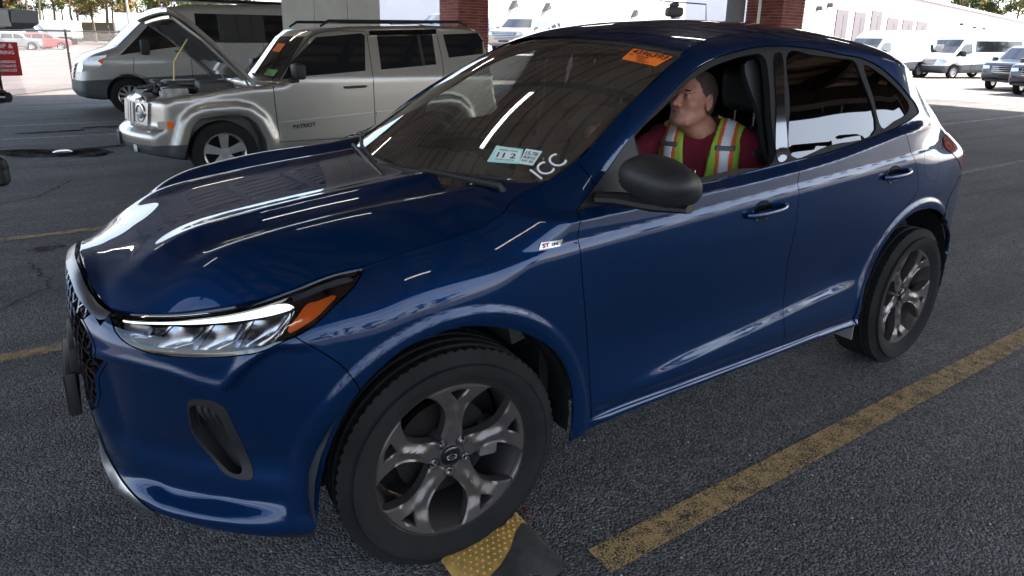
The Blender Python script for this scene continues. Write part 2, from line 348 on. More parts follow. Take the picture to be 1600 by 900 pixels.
# outlines on the body surface: (distance round the plan, height)
OUT = {
    'hl_bot': [(0.4528, 0.8535),(0.4766, 0.8448),(0.5101, 0.8273),(0.5518, 0.8112),(0.5931, 0.8015),(0.6631, 0.7929),(0.7925, 0.7993),(0.9022, 0.8133),(0.9704, 0.8301),(1.0331, 0.8564),(1.0972, 0.8848),(1.1561, 0.9264),(1.2119, 0.9599),(1.2446, 0.9844),(1.2592, 0.9994)],
    'drl_top': [(0.486, 0.8608),(0.6057, 0.8766),(0.7282, 0.8925),(0.8642, 0.9113),(0.974, 0.9295),(1.0239, 0.9347),(1.0413, 0.9303)],
    'drl_bot': [(0.4997, 0.8509),(0.6222, 0.8635),(0.7439, 0.8757),(0.8748, 0.894),(0.9786, 0.9126),(1.0343, 0.9263)],
    'amber': [(1.1627, 0.9477),(1.1656, 0.9541),(1.1119, 0.9419),(1.0811, 0.9351),(1.0535, 0.9061),(1.0306, 0.88),(1.0376, 0.8717),(1.0757, 0.8896),(1.1117, 0.9086),(1.1407, 0.9283)],
    'seam_bf': [(1.0541, 0.8614),(1.0979, 0.8325),(1.1625, 0.7787),(1.1993, 0.7214),(1.2081, 0.6946)],
    'arch_a': [(1.0745, 0.2796),(1.0822, 0.3316),(1.0967, 0.4343),(1.1341, 0.5587),(1.18, 0.6544),(1.2081, 0.6946)],
    'arch_b': [(1.2081, 0.6946),(1.2432, 0.732),(1.3348, 0.7947),(1.4323, 0.8161),(1.5159, 0.8178),(1.6061, 0.7955),(1.7014, 0.7598),(1.7785, 0.7148),(1.8588, 0.6426),(1.9086, 0.5643),(1.9334, 0.4872),(1.94, 0.4055),(1.936, 0.2894)],
    'grille_r': [(0.358, 0.8275),(0.4065, 0.8044),(0.4477, 0.7622),(0.3645, 0.6441),(0.3514, 0.5814),(0.3255, 0.536)],
    'fog': [(0.7112, 0.6379),(0.7261, 0.6485),(0.7683, 0.6544),(0.804, 0.6511),(0.829, 0.6336),(0.8431, 0.589),(0.8564, 0.5366),(0.8684, 0.4768),(0.8872, 0.4236),(0.8815, 0.4091),(0.8464, 0.4018),(0.795, 0.4078),(0.7443, 0.4456),(0.6979, 0.4986),(0.6981, 0.56)],
    'fog_in': [(0.7137, 0.6214),(0.7433, 0.6322),(0.7824, 0.623),(0.8095, 0.5951),(0.8195, 0.5402),(0.8316, 0.4816),(0.8475, 0.4212),(0.8213, 0.4137),(0.7845, 0.4291),(0.7317, 0.4763),(0.7038, 0.5323),(0.7058, 0.5793)],
    'apseam': [(2.0345, 1.2332),(2.0546, 1.1602)],
    'dlo1': [(1.9614, 1.0922),(2.1027, 1.192),(2.2399, 1.2951),(2.4252, 1.4108),(2.5617, 1.4899),(2.7027, 1.5484),(2.8481, 1.5818),(2.9954, 1.6025),(3.1438, 1.6091),(3.3558, 1.5985),(3.5398, 1.5759),(3.7001, 1.5572),(3.8302, 1.5148),(3.9314, 1.4565),(4.0164, 1.3962),(4.0972, 1.3485),(4.1231, 1.3144),(4.0282, 1.2903),(3.8618, 1.252)],
    'belt': [(3.8618, 1.252),(3.6454, 1.2184),(3.2864, 1.1735),(3.0816, 1.1601),(2.9185, 1.1481),(2.5692, 1.1241),(2.2355, 1.1064),(1.9614, 1.0922)],
    'doorf': [(1.9614, 1.0922),(1.9437, 1.0372),(1.9445, 0.9648),(1.9657, 0.8226),(1.9994, 0.6308),(2.0134, 0.5026),(2.0235, 0.35)],
    'doorb': [(3.0816, 1.1601),(3.0658, 1.0741),(3.0712, 0.9859),(3.0742, 0.8383),(3.0773, 0.7257),(3.1056, 0.6042),(3.0963, 0.4702),(3.1026, 0.3499)],
    'doorr': [(3.8618, 1.252),(3.9335, 1.1506),(4.0212, 1.0255),(4.043, 0.9452),(3.9635, 0.8818),(3.8439, 0.8182),(3.7514, 0.7145),(3.6978, 0.5875),(3.6508, 0.471),(3.6356, 0.3557)],
    'door_bot': [(2.0235, 0.35),(2.4448, 0.3485),(3.1026, 0.3499),(3.6356, 0.3557)],
    'sill_bot': [(1.936, 0.2894),(2.0274, 0.3192),(2.252, 0.3298),(2.5937, 0.3302),(3.0429, 0.332),(3.6479, 0.3324)],
    'arch_r': [(3.6479, 0.3324),(3.669, 0.3631),(3.694, 0.4669),(3.7475, 0.5794),(3.8128, 0.6947),(3.8756, 0.781),(4.0051, 0.8301),(4.1402, 0.8375),(4.2757, 0.8161),(4.392, 0.7655),(4.5725, 0.662),(4.7047, 0.5539),(4.7047, 0.4711),(4.5737, 0.4281)],
    'tail_in': [(4.4735, 1.1349),(4.437, 1.0929),(4.4402, 1.0546),(4.516, 1.0067)],
    'tail_top': [(4.4735, 1.1349),(4.6385, 1.1523),(4.7047, 1.1426)],
    'fuel': [(4.0785, 1.1183),(4.1519, 1.1267),(4.2258, 1.1172),(4.2497, 1.0473),(4.2501, 0.9767),(4.1544, 0.9774),(4.0871, 1.0503)],
    'open_f': [(2.2163, 1.1433),(2.2512, 1.2819),(2.4191, 1.387),(2.5549, 1.4653),(2.6955, 1.5229),(2.8377, 1.558),(2.9479, 1.5753),(3.0062, 1.5756),(3.0321, 1.5559),(3.0318, 1.4866),(3.0025, 1.3322),(2.9663, 1.1662),(2.7339, 1.1557),(2.5739, 1.1439),(2.3616, 1.1321)],
    'win_r': [(3.1823, 1.5816),(3.3471, 1.5748),(3.5126, 1.5622),(3.6383, 1.5461),(3.6577, 1.5018),(3.7033, 1.254),(3.3537, 1.2055),(3.0834, 1.1799),(3.1356, 1.3846)],
    'win_q': [(3.7008, 1.5294),(3.8216, 1.4893),(3.9224, 1.4307),(4.007, 1.3644),(4.0171, 1.3406),(3.9752, 1.3104),(3.8712, 1.283),(3.7493, 1.2574),(3.7254, 1.3952)],
    'pil1': [(3.0982, 1.5761),(3.1358, 1.5788),(3.0989, 1.3857),(3.0442, 1.1728),(2.9902, 1.1669),(3.0466, 1.3873)],
    'badge': [(1.7958, 1.0171),(1.8728, 1.0168),(1.867, 0.9976),(1.7874, 0.9956)],
    'handle_f': [(2.7322, 0.9843),(2.997, 0.9975)],
    'handle_r': [(3.6921, 1.0389),(3.9264, 1.0529)],
    'mirror': [(2.0751, 1.1365),(2.1471, 1.1295)],
    'hdl1': [(2.8566, 0.9939)],
    'hdl2': [(3.8186, 1.0447)],
    'ridge': [(0.3901, 0.6988),(0.5167, 0.7139),(0.6545, 0.709),(0.8274, 0.729),(0.8581, 0.7236)],
    'ridge2': [(0.8639, 0.7279),(0.8991, 0.7607),(0.9505, 0.8026),(0.9939, 0.8349)],
    'lip_hi': [(0.5365, 0.3086),(0.6138, 0.2937),(0.7851, 0.3052),(0.9791, 0.3326),(1.0817, 0.3556)],
    'skid': [(0.1259, 0.416),(0.0912, 0.317),(0.3217, 0.321),(0.4987, 0.2958),(0.5585, 0.276)],
}
# ================================================================ BLUE SUV
def poly_in(P, x, y):
    P = np.asarray(P); n = len(P); c = np.zeros(np.shape(x), bool)
    for i in range(n):
        x1, y1 = P[i]; x2, y2 = P[i-1]
        if y1 == y2: continue
        c ^= ((y1 > y) != (y2 > y)) & (x < (x2 - x1) * (y - y1) / (y2 - y1) + x1)
    return c
def dist_poly(P, q):
    P = np.asarray(P); A = P; B = np.roll(P, -1, 0); best = np.full(len(q), 9.)
    for a, b in zip(A, B):
        d = b - a; L = (d * d).sum() + 1e-12
        t = np.clip(((q - a) @ d) / L, 0, 1); best = np.minimum(best, np.linalg.norm(q - a - t[:, None] * d, axis=1))
    return best
def area(P): x, y = P[:, 0], P[:, 1]; return .5 * (x * np.roll(y, -1) - np.roll(x, -1) * y).sum()
def offset_poly(P, d):
    """move a closed CCW polygon inwards by d"""
    e = np.roll(P, -1, 0) - P; e /= np.linalg.norm(e, axis=1)[:, None] + 1e-12
    n = np.stack([-e[:, 1], e[:, 0]], 1); m = n + np.roll(n, 1, 0); l = np.linalg.norm(m, axis=1)[:, None]
    m = m / np.maximum(l, .5) ; k = 1 / np.maximum((m * n).sum(1), .5)
    return P + m * d * k[:, None]
def clean(P, step):
    P = np.asarray(P, float); P = np.vstack([P, P[:1]]); out = []
    for a, b in zip(P[:-1], P[1:]):
        L = np.linalg.norm(b - a)
        if L < 1e-5: continue
        for k in range(max(1, int(round(L / step)))): out.append(a + (b - a) * k / max(1, int(round(L / step))))
    out = [p for i, p in enumerate(out) if np.linalg.norm(p - out[i-1]) > step * .25]
    out = np.array(out)
    return out if area(out) > 0 else out[::-1]
def panel(name, outline, mat, parent, holes=(), surf=None, norm=None, gap=.0018, flange=.014, step=.0105, off=0., bstep=.008, mirror=True, label=None, thick=None, both=True):
    surf = surf or shell; norm = norm or shell_n
    O = clean(outline, bstep)
    if gap: O = offset_poly(O, gap)
    H = [clean(h, bstep) for h in holes]
    x0, y0 = O.min(0); x1, y1 = O.max(0)
    gx, gy = np.meshgrid(np.arange(x0 + step*.37, x1, step), np.arange(y0 + step*.41, y1, step), indexing='ij')
    q = np.stack([gx.ravel(), gy.ravel()], 1); q = q[poly_in(O, q[:, 0], q[:, 1])]
    if len(q): q = q[dist_poly(O, q) > step * .45]
    for h in H:
        if len(q): q = q[~poly_in(h, q[:, 0], q[:, 1])]
        if len(q): q = q[dist_poly(h, q) > step * .45]
    pts = [O] + H; E = []; n = 0; loops = []
    for L in pts: E += [(n + i, n + (i + 1) % len(L)) for i in range(len(L))]; loops.append(list(range(n, n + len(L)))); n += len(L)
    allp = np.vstack(pts + [q]) if len(q) else np.vstack(pts)
    vo, _, fo, ov, _, _ = delaunay_2d_cdt([Vector(p) for p in allp], E, [tuple(loops[0])], 1, 1e-7)
    V2 = np.array([v[:] for v in vo]); F = [tuple(f) for f in fo]
    c = np.array([V2[list(f)].mean(0) for f in F])
    keep = np.ones(len(F), bool)
    for h in H: keep &= ~poly_in(h, c[:, 0], c[:, 1])
    F = [f for f, k in zip(F, keep) if k]
    P3 = surf(V2[:, 0], V2[:, 1]); N3 = norm(V2[:, 0], V2[:, 1]); P3 = P3 + N3 * off
    idx = {}
    for i, src in enumerate(ov):
        for s_ in src: idx[s_] = i
    V = [tuple(p) for p in P3]; NN = [tuple(p) for p in N3]
    f0 = F[len(F)//2]; a, b, cc = (P3[i] for i in f0)
    if np.dot(np.cross(b - a, cc - a), N3[f0[0]]) < 0: F = [f[::-1] for f in F]
    for L in loops:
        ids = [idx[i] for i in L if i in idx]
        if flange:
            k = len(V)
            for i in ids: V.append(tuple(P3[i])); NN.append(tuple(N3[i]))
            for i in ids: V.append(tuple(P3[i] - N3[i] * flange)); NN.append(tuple(N3[i]))
            m = len(ids)
            for j in range(m): j2 = (j+1) % m; F.append((k + j2, k + j, k + m + j, k + m + j2))
    V = np.array(V); NN = np.array(NN); res = []
    nsurf = len(P3)
    def emit(V, F, NN):
        o = mesh(name, V, F, mat, parent)
        me = o.data; fl = [False] * len(me.polygons)
        # flange faces are flat, the outer face keeps the analytic normals
        ln = np.zeros((len(me.loops), 3)); vi = np.zeros(len(me.loops), int); me.loops.foreach_get('vertex_index', vi)
        ln = NN[vi].copy()
        nf = [p for p in me.polygons if p.vertices[0] >= nsurf]
        for p in nf:
            for li in p.loop_indices: ln[li] = p.normal
        me.normals_split_custom_set([tuple(v) for v in ln])
        if label: o['label'] = label
        res.append(o); return o
    emit(V, F, NN)
    if mirror:
        emit(V * [1, -1, 1], [f[::-1] for f in F], NN * [1, -1, 1])
    return res
def C(k, n=8): return catmull(OUT[k], n)
def rev(a): return np.asarray(a)[::-1]
def Tline(s0, s1, step=.012, dz=0):
    s = np.linspace(s0, s1, max(3, int(abs(s1 - s0) / step))); return np.stack([s, topz(s) - dz], 1)
car = thing('parked_car', 'dark blue SUV in front with a man in a high-visibility vest at its wheel', 'car')
body = link(bpy.data.objects.new('body', None), car)
P_ = M['blue_paint']
s_tip = OUT['hl_bot'][-1][0]; s_in = OUT['hl_bot'][0][0]
cut_top = lambda s: topz(s)
hl_bot = C('hl_bot'); hl_bot[0, 1] = topz(hl_bot[0, 0]) - .012; hl_bot[-1, 1] = topz(hl_bot[-1, 0]) - .003
i_bf = int(np.argmin(np.hypot(hl_bot[:, 0] - OUT['seam_bf'][0][0], hl_bot[:, 1] - OUT['seam_bf'][0][1])))
gr = C('grille_r')
# --- bumper
chin = np.array([(0, .405), (.05, .402), (.10, .395), (.164, .357), (.335, .328), (.50, .297), (.57, .278), (.70, .262), (.80, .256), (.946, .262), (1.06, .276)])
sk = catmull(chin, 8)
grille_bot = np.array([(gr[-1, 0], gr[-1, 1]), (.24, .485), (.12, .47), (0, .465)])
g_top = topz(gr[0, 0]) - .030
bump = np.vstack([sk, rev([OUT['arch_a'][0]])[:0] if 0 else np.zeros((0, 2)), C('arch_a')[1:], rev(C('seam_bf'))[1:], hl_bot[i_bf::-1], [(s_in - .012, topz(s_in) - .036), (gr[0, 0] + .02, g_top)], gr, grille_bot[1:]])
panel('front_bumper', bump, P_, body, holes=[C('fog')], gap=.0015, step=.0085)
# --- silver chin strip
strip = np.vstack([catmull(chin[:7], 6) - [0, .002], rev(catmull(chin[:7], 6) - [0, .030])])
panel('chin_strip', strip, M['satin_silver'], body, gap=0, off=.004, step=.02)
under = np.vstack([sk - [0, .004], rev(sk - [0, .075])])
panel('air_dam', under, M['black_plastic'], body, gap=0, off=-.022, step=.03)
# --- fender
s_ap, z_ap = OUT['apseam'][0]; 
fen_top = Tline(s_tip + .004, s_ap)
dlo = C('dlo1'); belt = C('belt')
ai = int(np.argmin(np.hypot(dlo[:, 0] - OUT['apseam'][1][0], dlo[:, 1] - OUT['apseam'][1][1])))
sill = C('sill_bot')
door_bot = C('door_bot')
fen = np.vstack([C('seam_bf'), C('arch_b')[1:], [OUT['sill_bot'][1]], [OUT['doorf'][-1]], rev(C('doorf'))[1:], dlo[:ai+1][1:], [(s_ap, topz(s_ap))], rev(fen_top)[1:], rev(hl_bot[i_bf:])])
panel('fender', fen, P_, body, step=.0085)
# --- doors
fd = np.vstack([C('doorf'), door_bot[1:9], [OUT['door_bot'][1]], C('door_bot')[9:17], rev(C('doorb')), ])
db = catmull(OUT['door_bot'], 8)
fd = np.vstack([C('doorf'), db[1:17], rev(C('doorb'))[0:], belt[24:]])
ib = int(np.argmin(np.hypot(belt[:, 0] - OUT['doorb'][0][0], belt[:, 1] - OUT['doorb'][0][1])))
fd = np.vstack([C('doorf'), db[1:17], rev(C('doorb')), belt[ib+1:]])
ib2 = ib
rd = np.vstack([C('doorb'), db[17:], rev(C('doorr')), belt[1:ib2]])
door_f = panel('front_door', fd, P_, body, step=.007)
door_r = panel('rear_door', rd, P_, body, step=.0075)
# --- sill below the doors
sl = np.vstack([[OUT['sill_bot'][0]], sill[1:], [OUT['door_bot'][-1]], rev(db)[1:], ])
panel('sill', sl, P_, body, gap=.001)
# --- side frame: A pillar, roof rail, quarter
s_rb = s_of_x(-3.20)
tl = np.array([(4.395, 1.120), (4.45, 1.150), (4.60, 1.165), (4.80, 1.160), (5.05, 1.13), (5.22, 1.10), (5.22, 1.03), (5.0, 1.0), (4.80, .985), (4.66, .975), (4.56, 1.02), (4.47, 1.07)])
arr = C('arch_r')
ie = int(np.argmin(np.hypot(arr[:, 0] - OUT['arch_r'][9][0], arr[:, 1] - OUT['arch_r'][9][1])))
qa = arr[:ie+1]
frame = np.vstack([[OUT['apseam'][0]], Tline(s_ap + .01, 5.30), [(5.30, .96), (4.80, .955), (4.60, .95), (4.45, .86)], rev(qa), C('doorr')[::-1][1:], rev(dlo)[1:len(dlo)-ai]])
frame[0, 1] = topz(s_ap)
panel('side_frame', frame, P_, body, holes=[catmull(tl, 5, True), C('fuel')[:-1] if 0 else catmull(OUT['fuel'], 5, True)], step=.009)
panel('fuel_door', catmull(OUT['fuel'], 5, True), P_, body, gap=.002)
rbp = np.vstack([[(4.45, .853)], [(4.60, .943), (4.80, .948), (5.30, .953), (5.67, .953), (5.67, .30), (5.2, .31), (4.8, .325), (4.60, .36), (4.47, .42)], rev(arr[ie+1:-1])])
panel('rear_bumper', rbp, P_, body, step=.02)
panel('tail_lamp', catmull(tl, 5, True), M['lamp_red'], body, gap=.002, off=.003)
# --- black frame round the side windows
dframe = np.vstack([dlo, belt[1:-1]])
of, wr, wq, p1 = (catmull(OUT[k], 5, True) for k in ('open_f', 'win_r', 'win_q', 'pil1'))
panel('window_frame', dframe, M['frame_black'], body, holes=[of, wr, wq], off=-.006, gap=.001, flange=.03, step=.02)
fg_ = panel('front_side_glass', of, M['side_glass'], body, off=-.012, gap=0, flange=0, step=.03); bpy.data.objects.remove(fg_[0])
panel('rear_side_glass', wr, M['privacy_glass'], body, off=-.012, gap=0, flange=0, step=.02)
panel('quarter_glass', wq, M['privacy_glass'], body, off=-.010, gap=0, flange=0, step=.02)
panel('pillar_cover', p1, M['gloss_black'], body, off=-.002, gap=0, flange=.005, step=.02)
# --- headlight: lens, black bezel, reflector cells, light strip, amber reflector
hl_out = np.vstack([hl_bot, rev(Tline(s_in + .004, s_tip - .004, dz=.003))])
for side in (1, -1):
    hl = link(bpy.data.objects.new('headlight', None), car)
    def hp(name, o, mat, off, flange=.004, step=.012, holes=(), label=None):
        r = panel(name, o, mat, hl, gap=0, off=off, flange=flange, step=step, holes=holes, mirror=False)
        if side < 0:
            me = r[0].data
            V = np.array([v.co[:] for v in me.vertices]) * [1, -1, 1]; F = [tuple(p.vertices)[::-1] for p in me.polygons]
            bpy.data.objects.remove(r[0]); r = [mesh(name, V, F, mat, hl, sharp=40)]
        return r[0]
    O1 = offset_poly(clean(hl_out, .008), .002)
    hp('lens', O1, M['lens_clear'], .0, flange=.003)
    inner = offset_poly(clean(hl_out, .008), .011)
    hp('bezel', O1, M['gloss_black'], -.004, flange=.05, holes=[inner])
    hp('housing', O1, M['inner_black'], -.055, flange=0)
    # upper dark wedge behind the light strip
    dt = C('drl_top'); dbm = C('drl_bot')
    hp('light_strip', np.vstack([dt, rev(dbm + [0, .0015])]), M['drl_white'], -.012, flange=.012, step=.006)
    top_in = Tline(s_in + .02, s_tip - .02, dz=.012)
    wedge = np.vstack([dt + [0, .003], [(1.06, .925), (1.07, .86)], rev(hl_bot[12:]) * 0 + rev(hl_bot[12:]) if 0 else np.zeros((0, 2)), [(1.10, .90), (1.17, .95), (1.24, .995)], rev(top_in)])
    amb = catmull(OUT['amber'], 3, True)
    hp('amber_reflector', amb, M['amber'], -.010, flange=.012, step=.01)
    rear = np.array([(1.035, .945), (1.03, .875), (1.09, .888), (1.15, .925), (1.20, .955), (1.25, .995), (1.20, .992), (1.12, .975)])
    hp('side_bezel', rear, M['gloss_black'], -.018, flange=.02, step=.02)
    # reflector cells: curved bright troughs
    zb_ = lambda s: np.interp(s, hl_bot[:, 0], hl_bot[:, 1]) + .016
    zt_ = lambda s: np.interp(s, dbm[:, 0], dbm[:, 1]) - .003
    cells = [(.54, .66), (.665, .79), (.795, .91), (.915, 1.03)]
    for k, (a, b) in enumerate(cells):
        U_, V_ = np.meshgrid(np.linspace(0, 1, 13), np.linspace(0, 1, 13), indexing='ij')
        ss_ = a + (b - a) * U_; lo, hi = zb_(ss_), zt_(ss_)
        ss2 = ss_ + (V_ - .5) * .030
        zz_ = lo + (hi - lo) * V_
        dep = .016 + .030 * (1 - (2 * U_ - 1) ** 2) * (1 - .5 * (2 * V_ - .9) ** 2)
        X = shell(ss2, zz_) - shell_n(ss2, zz_) * dep[..., None]
        if side < 0: X = X * [1, -1, 1]
        mesh('reflector', X.reshape(-1, 3), grid_faces(13, 13), M['lamp_chrome'], hl)
    # inner turn-signal box
    bx = np.array([(.505, .853), (.60, .856), (.592, .834), (.52, .838)])
    hp('signal_box', bx, M['satin_silver'], -.016, flange=.02, step=.02)
# --- fog corner insert: dark pocket with five fins
for side in (1, -1):
    fg = link(bpy.data.objects.new('air_intake', None), car)
    fo = catmull(OUT['fog'], 6, True); fi = catmull(OUT['fog_in'], 6, True)
    def fp(name, o, mat, off, flange=.004, holes=()):
        r = panel(name, o, mat, fg, gap=0, off=off, flange=flange, step=.012, holes=holes, mirror=False)
        if side < 0:
            me = r[0].data; V = np.array([v.co[:] for v in me.vertices]) * [1, -1, 1]; F = [tuple(p.vertices)[::-1] for p in me.polygons]
            bpy.data.objects.remove(r[0]); r = [mesh(name, V, F, mat, fg, sharp=40)]
    fp('intake_frame', fo, M['black_plastic'], .002, .045, [fi])
    fp('intake_floor', fo, M['black_plastic'], -.040, 0)
    for k in range(5):
        s0 = .735 + k * .022; b = MB()
        pts = [shell(s0 + t * .012, .630 - k * .004 - t * .055) - shell_n(s0, .60) * (.008 + .012 * abs(t - .3)) for t in np.linspace(0, 1, 6)]
        if side < 0: pts = [p * [1, -1, 1] for p in pts]
        b.tube(pts, [.007, .009, .009, .009, .008, .006], 8).build('fin', M['black_plastic'], fg)
# --- grille
def gz_top(s): return topz(s) - .032
g_o = np.vstack([[(s, gz_top(s)) for s in np.linspace(0, gr[0, 0] + .01, 12)], gr[1:], grille_bot[1:]])
grille = link(bpy.data.objects.new('grille', None), car)
panel('grille_back', g_o, M['inner_black'], grille, gap=0, off=-.07, flange=0, step=.03)
gi = offset_poly(clean(g_o, .01), .010)
edge = np.vstack([gr, rev(offset_poly(clean(np.vstack([gr, gr[::-1] - [.012, 0]]), .01), 0)[:0]) if 0 else rev(gr - [.012, 0.0])])
panel('grille_rim', edge, P_, grille, gap=0, off=.002, flange=.05, step=.02)
barm = MB()
HX, HZ = .052, .034
GP = clean(g_o, .01)
for sy in (1, -1):
    for r in range(14):
        for c_ in range(-1, 11):
            cx_, cz_ = c_ * HX + (r % 2) * HX / 2, .47 + r * HZ
            # each node carries an upper Y: three bars
            for dx_, dz_ in ((HX/2 - .006, HZ*.62), (-HX/2 + .006, HZ*.62), (0, -HZ*.42)):
                a = (cx_, cz_); b = (cx_ + dx_, cz_ + dz_); mid = ((a[0]+b[0])/2, (a[1]+b[1])/2)
                if mid[0] < -.001 or not poly_in(GP, np.array([mid[0]]), np.array([mid[1]]))[0]: continue
                A, B_ = (shell(max(p[0], 0), p[1]) - shell_n(max(p[0], 0), p[1]) * .012 for p in (a, b))
                if sy < 0: A, B_ = A * [1, -1, 1], B_ * [1, -1, 1]
                barm.tube([A, B_], .0042, 5)
                A2, B2 = A - np.array([.028, 0, 0]), B_ - np.array([.028, 0, 0])
                barm.add([A, B_, B2, A2], [(0, 1, 2, 3)])
tag(barm.build('grille_mesh', M['gloss_black'], grille, fix=False), kind='stuff')
# chrome bar
sb = np.linspace(0, .452, 46); 
def bar_w(s): return np.interp(s, [0, .30, .36, .43, .452], [.020, .022, .020, .020, .015])
for nm, mat, o0, o1, offv in (('chrome_bar', M['trim_silver'], 0.008, 0.0, .006),):
    o = np.vstack([[(s, topz(s) - .007) for s in sb], [(s, topz(s) - .007 - bar_w(s)) for s in sb[::-1]]])
    panel('chrome_bar', o, mat, grille, gap=0, off=.006, flange=.02, step=.01)
# plate bracket
pb = MB(); pb.box((.955, -.155, .44), (.985, .155, .585), .004)
pb.box((.935, -.14, .57), (.965, .14, .66), .005)
pb.build('plate_bracket', M['black_plastic'], car)
plate = MB(); plate.box((.986, -.15, .445), (.989, .15, .58)); plate.build('plate_backing', M['satin_trim'], car)
# --- bonnet
hs = np.linspace(0, s_ap - .06, 120)
def hood_pt(s, t, dz=0):
    s = np.asarray(s, float); z0 = topz(s); E_ = shell(s, z0); xe, ye = E_[..., 0], E_[..., 1]
    xr = -.395
    k = sstep(.30, -.36, xe)
    xc = xe + k * .27
    x = xe + (xc - xe) * (1 - t ** 2.2)
    zc = pchip([-.12, .17, .43, .55, .64, .73, .81, .86, .90, .925, .96], [1.125, 1.096, 1.064, 1.045, 1.025, .992, .952, .932, .925, .924, .923], xc) if False else np.interp(0, [0], [0]) + pchip([-.12, .17, .43, .55, .64, .73, .81, .86, .90, .925, .96], [1.135, 1.100, 1.066, 1.046, 1.026, .994, .958, .938, .928, .925, .924], xc)
    tt = np.clip(t, 0, 1); w = sstep(.93, .55, xe)
    # crown: nearly level to the crease, hollow, second crown, then falls to the shut line
    ycr = .36 / np.maximum(ye, .37)
    fall = np.clip((tt - .70) / .30, 0, 1) ** 2
    h = zc + (z0 - zc) * (w * fall + (1 - w) * tt ** 2)
    yy = tt * ye
    cre = np.log1p(np.exp(np.clip((yy - .335) / .008, -30, 30))) * .008
    ridge = w * (.012 * np.exp(-((yy - .335) / .06) ** 2 * np.where(yy > .335, 3, .6)) - .020 * np.exp(-((yy - .46) / .07) ** 2)) * (1 - fall)
    crown2 = w * .016 * np.exp(-((yy - .60) / .09) ** 2) * sstep(.75, .45, xe)
    h = h + ridge + crown2 - w * .006 * (yy / .9) ** 2 
    return np.stack([x, yy, h + dz], -1)
tv = np.concatenate([-np.linspace(1, 0, 64)[:-1], np.linspace(0, 1, 64)])
SS_, TT_ = np.meshgrid(hs[2:], tv, indexing='ij')
HP = hood_pt(SS_, np.abs(TT_) * .9965); HP[..., 1] *= np.sign(TT_)
HP[..., 1] += 0
bon = mesh('bonnet', HP.reshape(-1, 3), grid_faces(*SS_.shape), P_, body)
bm = bmesh.new(); bm.from_mesh(bon.data)
if sum(f.normal.z for f in bm.faces) < 0: bmesh.ops.reverse_faces(bm, faces=bm.faces[:])
be = [e for e in bm.edges if e.is_boundary]; r = bmesh.ops.extrude_edge_only(bm, edges=be)
for g in r['geom']:
    if isinstance(g, bmesh.types.BMVert): g.co.z -= .018; g.co.x -= .004; g.co.y *= .99
bm.to_mesh(bon.data); bm.free(); bon.data.set_sharp_from_angle(angle=radians(50))
# --- windscreen, from the cowl to the roof
wsS = np.linspace(s_of_x(-.345), s_of_x(-1.11), 40)
wsE = shell(wsS, topz(wsS)) + np.array([0, -.004, -.006])
_u = np.linspace(0, 1, 40); wsE = np.stack([np.polyval(np.polyfit(_u, wsE[:, k], 3), _u) for k in range(3)], 1)
def ws_pt(u, v):          # u 0..1 up, v -1..1 across
    e = np.stack([np.interp(u, np.linspace(0, 1, 40), wsE[:, k]) for k in range(3)], -1)
    bow = .25 * (1 - u) + .095 * u
    x = e[..., 0] + bow * (1 - np.abs(v) ** 2.1)
    z = e[..., 2] + (-.045 * (1 - u) + .048 * u) * (1 - v ** 2) - .0 * u
    y = e[..., 1] * v
    lift = .030 * np.sin(pi * u) * (1 - v ** 2) 
    return np.stack([x + lift * .7, y, z + lift], -1)
Ug, Vg = np.meshgrid(np.linspace(0, 1, 40), np.linspace(-1, 1, 61), indexing='ij')
WS = ws_pt(Ug, Vg)
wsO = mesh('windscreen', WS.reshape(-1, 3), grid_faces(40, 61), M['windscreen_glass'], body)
if wsO.data.polygons[100].normal.z < 0: wsO.data.flip_normals()
# black ceramic edge of the glass
b = MB()
def strip2(fn, n, name, mat, parent):
    A = np.array([fn(k / (n - 1)) for k in range(n)]); return mesh(name, A.reshape(-1, 3), grid_faces(n, A.shape[1]), mat, parent)
inn = lambda P: P - np.array([.0, 0, .004])
strip2(lambda u: [inn(ws_pt(u, 1.0)), inn(ws_pt(u, .955)), ], 30, 'glass_border', M['inner_black'], body)
strip2(lambda u: [inn(ws_pt(u, -1.0)), inn(ws_pt(u, -.955)), ], 30, 'glass_border', M['inner_black'], body)
strip2(lambda u: [inn(ws_pt(.0, 2*u-1)), inn(ws_pt(.075, 2*u-1)), ], 40, 'glass_border', M['inner_black'], body)
strip2(lambda u: [inn(ws_pt(1.0, 2*u-1)), inn(ws_pt(.965, 2*u-1)), ], 40, 'glass_border', M['inner_black'], body)
# cowl between bonnet and glass
cw = []
for v in np.linspace(-1, 1, 41):
    h = hood_pt(s_ap - .065, abs(v) * .98); h[1] *= np.sign(v); g = ws_pt(0., v); g2 = ws_pt(.02, v)
    cw.append([h + [.02, 0, -.030], h + [-.03, 0, -.045], (h + g) / 2 + [0, 0, -.045], g + [.02, 0, -.02], g2 + [0, 0, -.003]])
mesh('cowl', np.array(cw).reshape(-1, 3), grid_faces(41, 5), M['black_plastic'], body)
# wipers
def wiper(v0, v1, u0, u1, hub):
    wp = link(bpy.data.objects.new('wiper', None), car)
    n = np.array([.55, 0, .83])
    A = ws_pt(u0, v0) + n * .016; B2 = ws_pt(u1, v1) + n * .016
    mid = (ws_pt((u0+u1)/2, (v0+v1)/2)) + n * .014
    MB().tube([A, mid * .5 + (A + B2) * .25, B2], [.007, .009, .007], 6).build('blade', M['black_plastic'], wp)
    H = ws_pt(0, hub) + np.array([.03, 0, .0])
    MB().tube([H, H + n * .03, mid + n * .022, mid + n * .016], [.014, .011, .008, .007], 8).build('arm', M['black_plastic'], wp)
wiper(-.93, -.02, .035, .05, .28); wiper(.03, .86, .04, .06, .93)
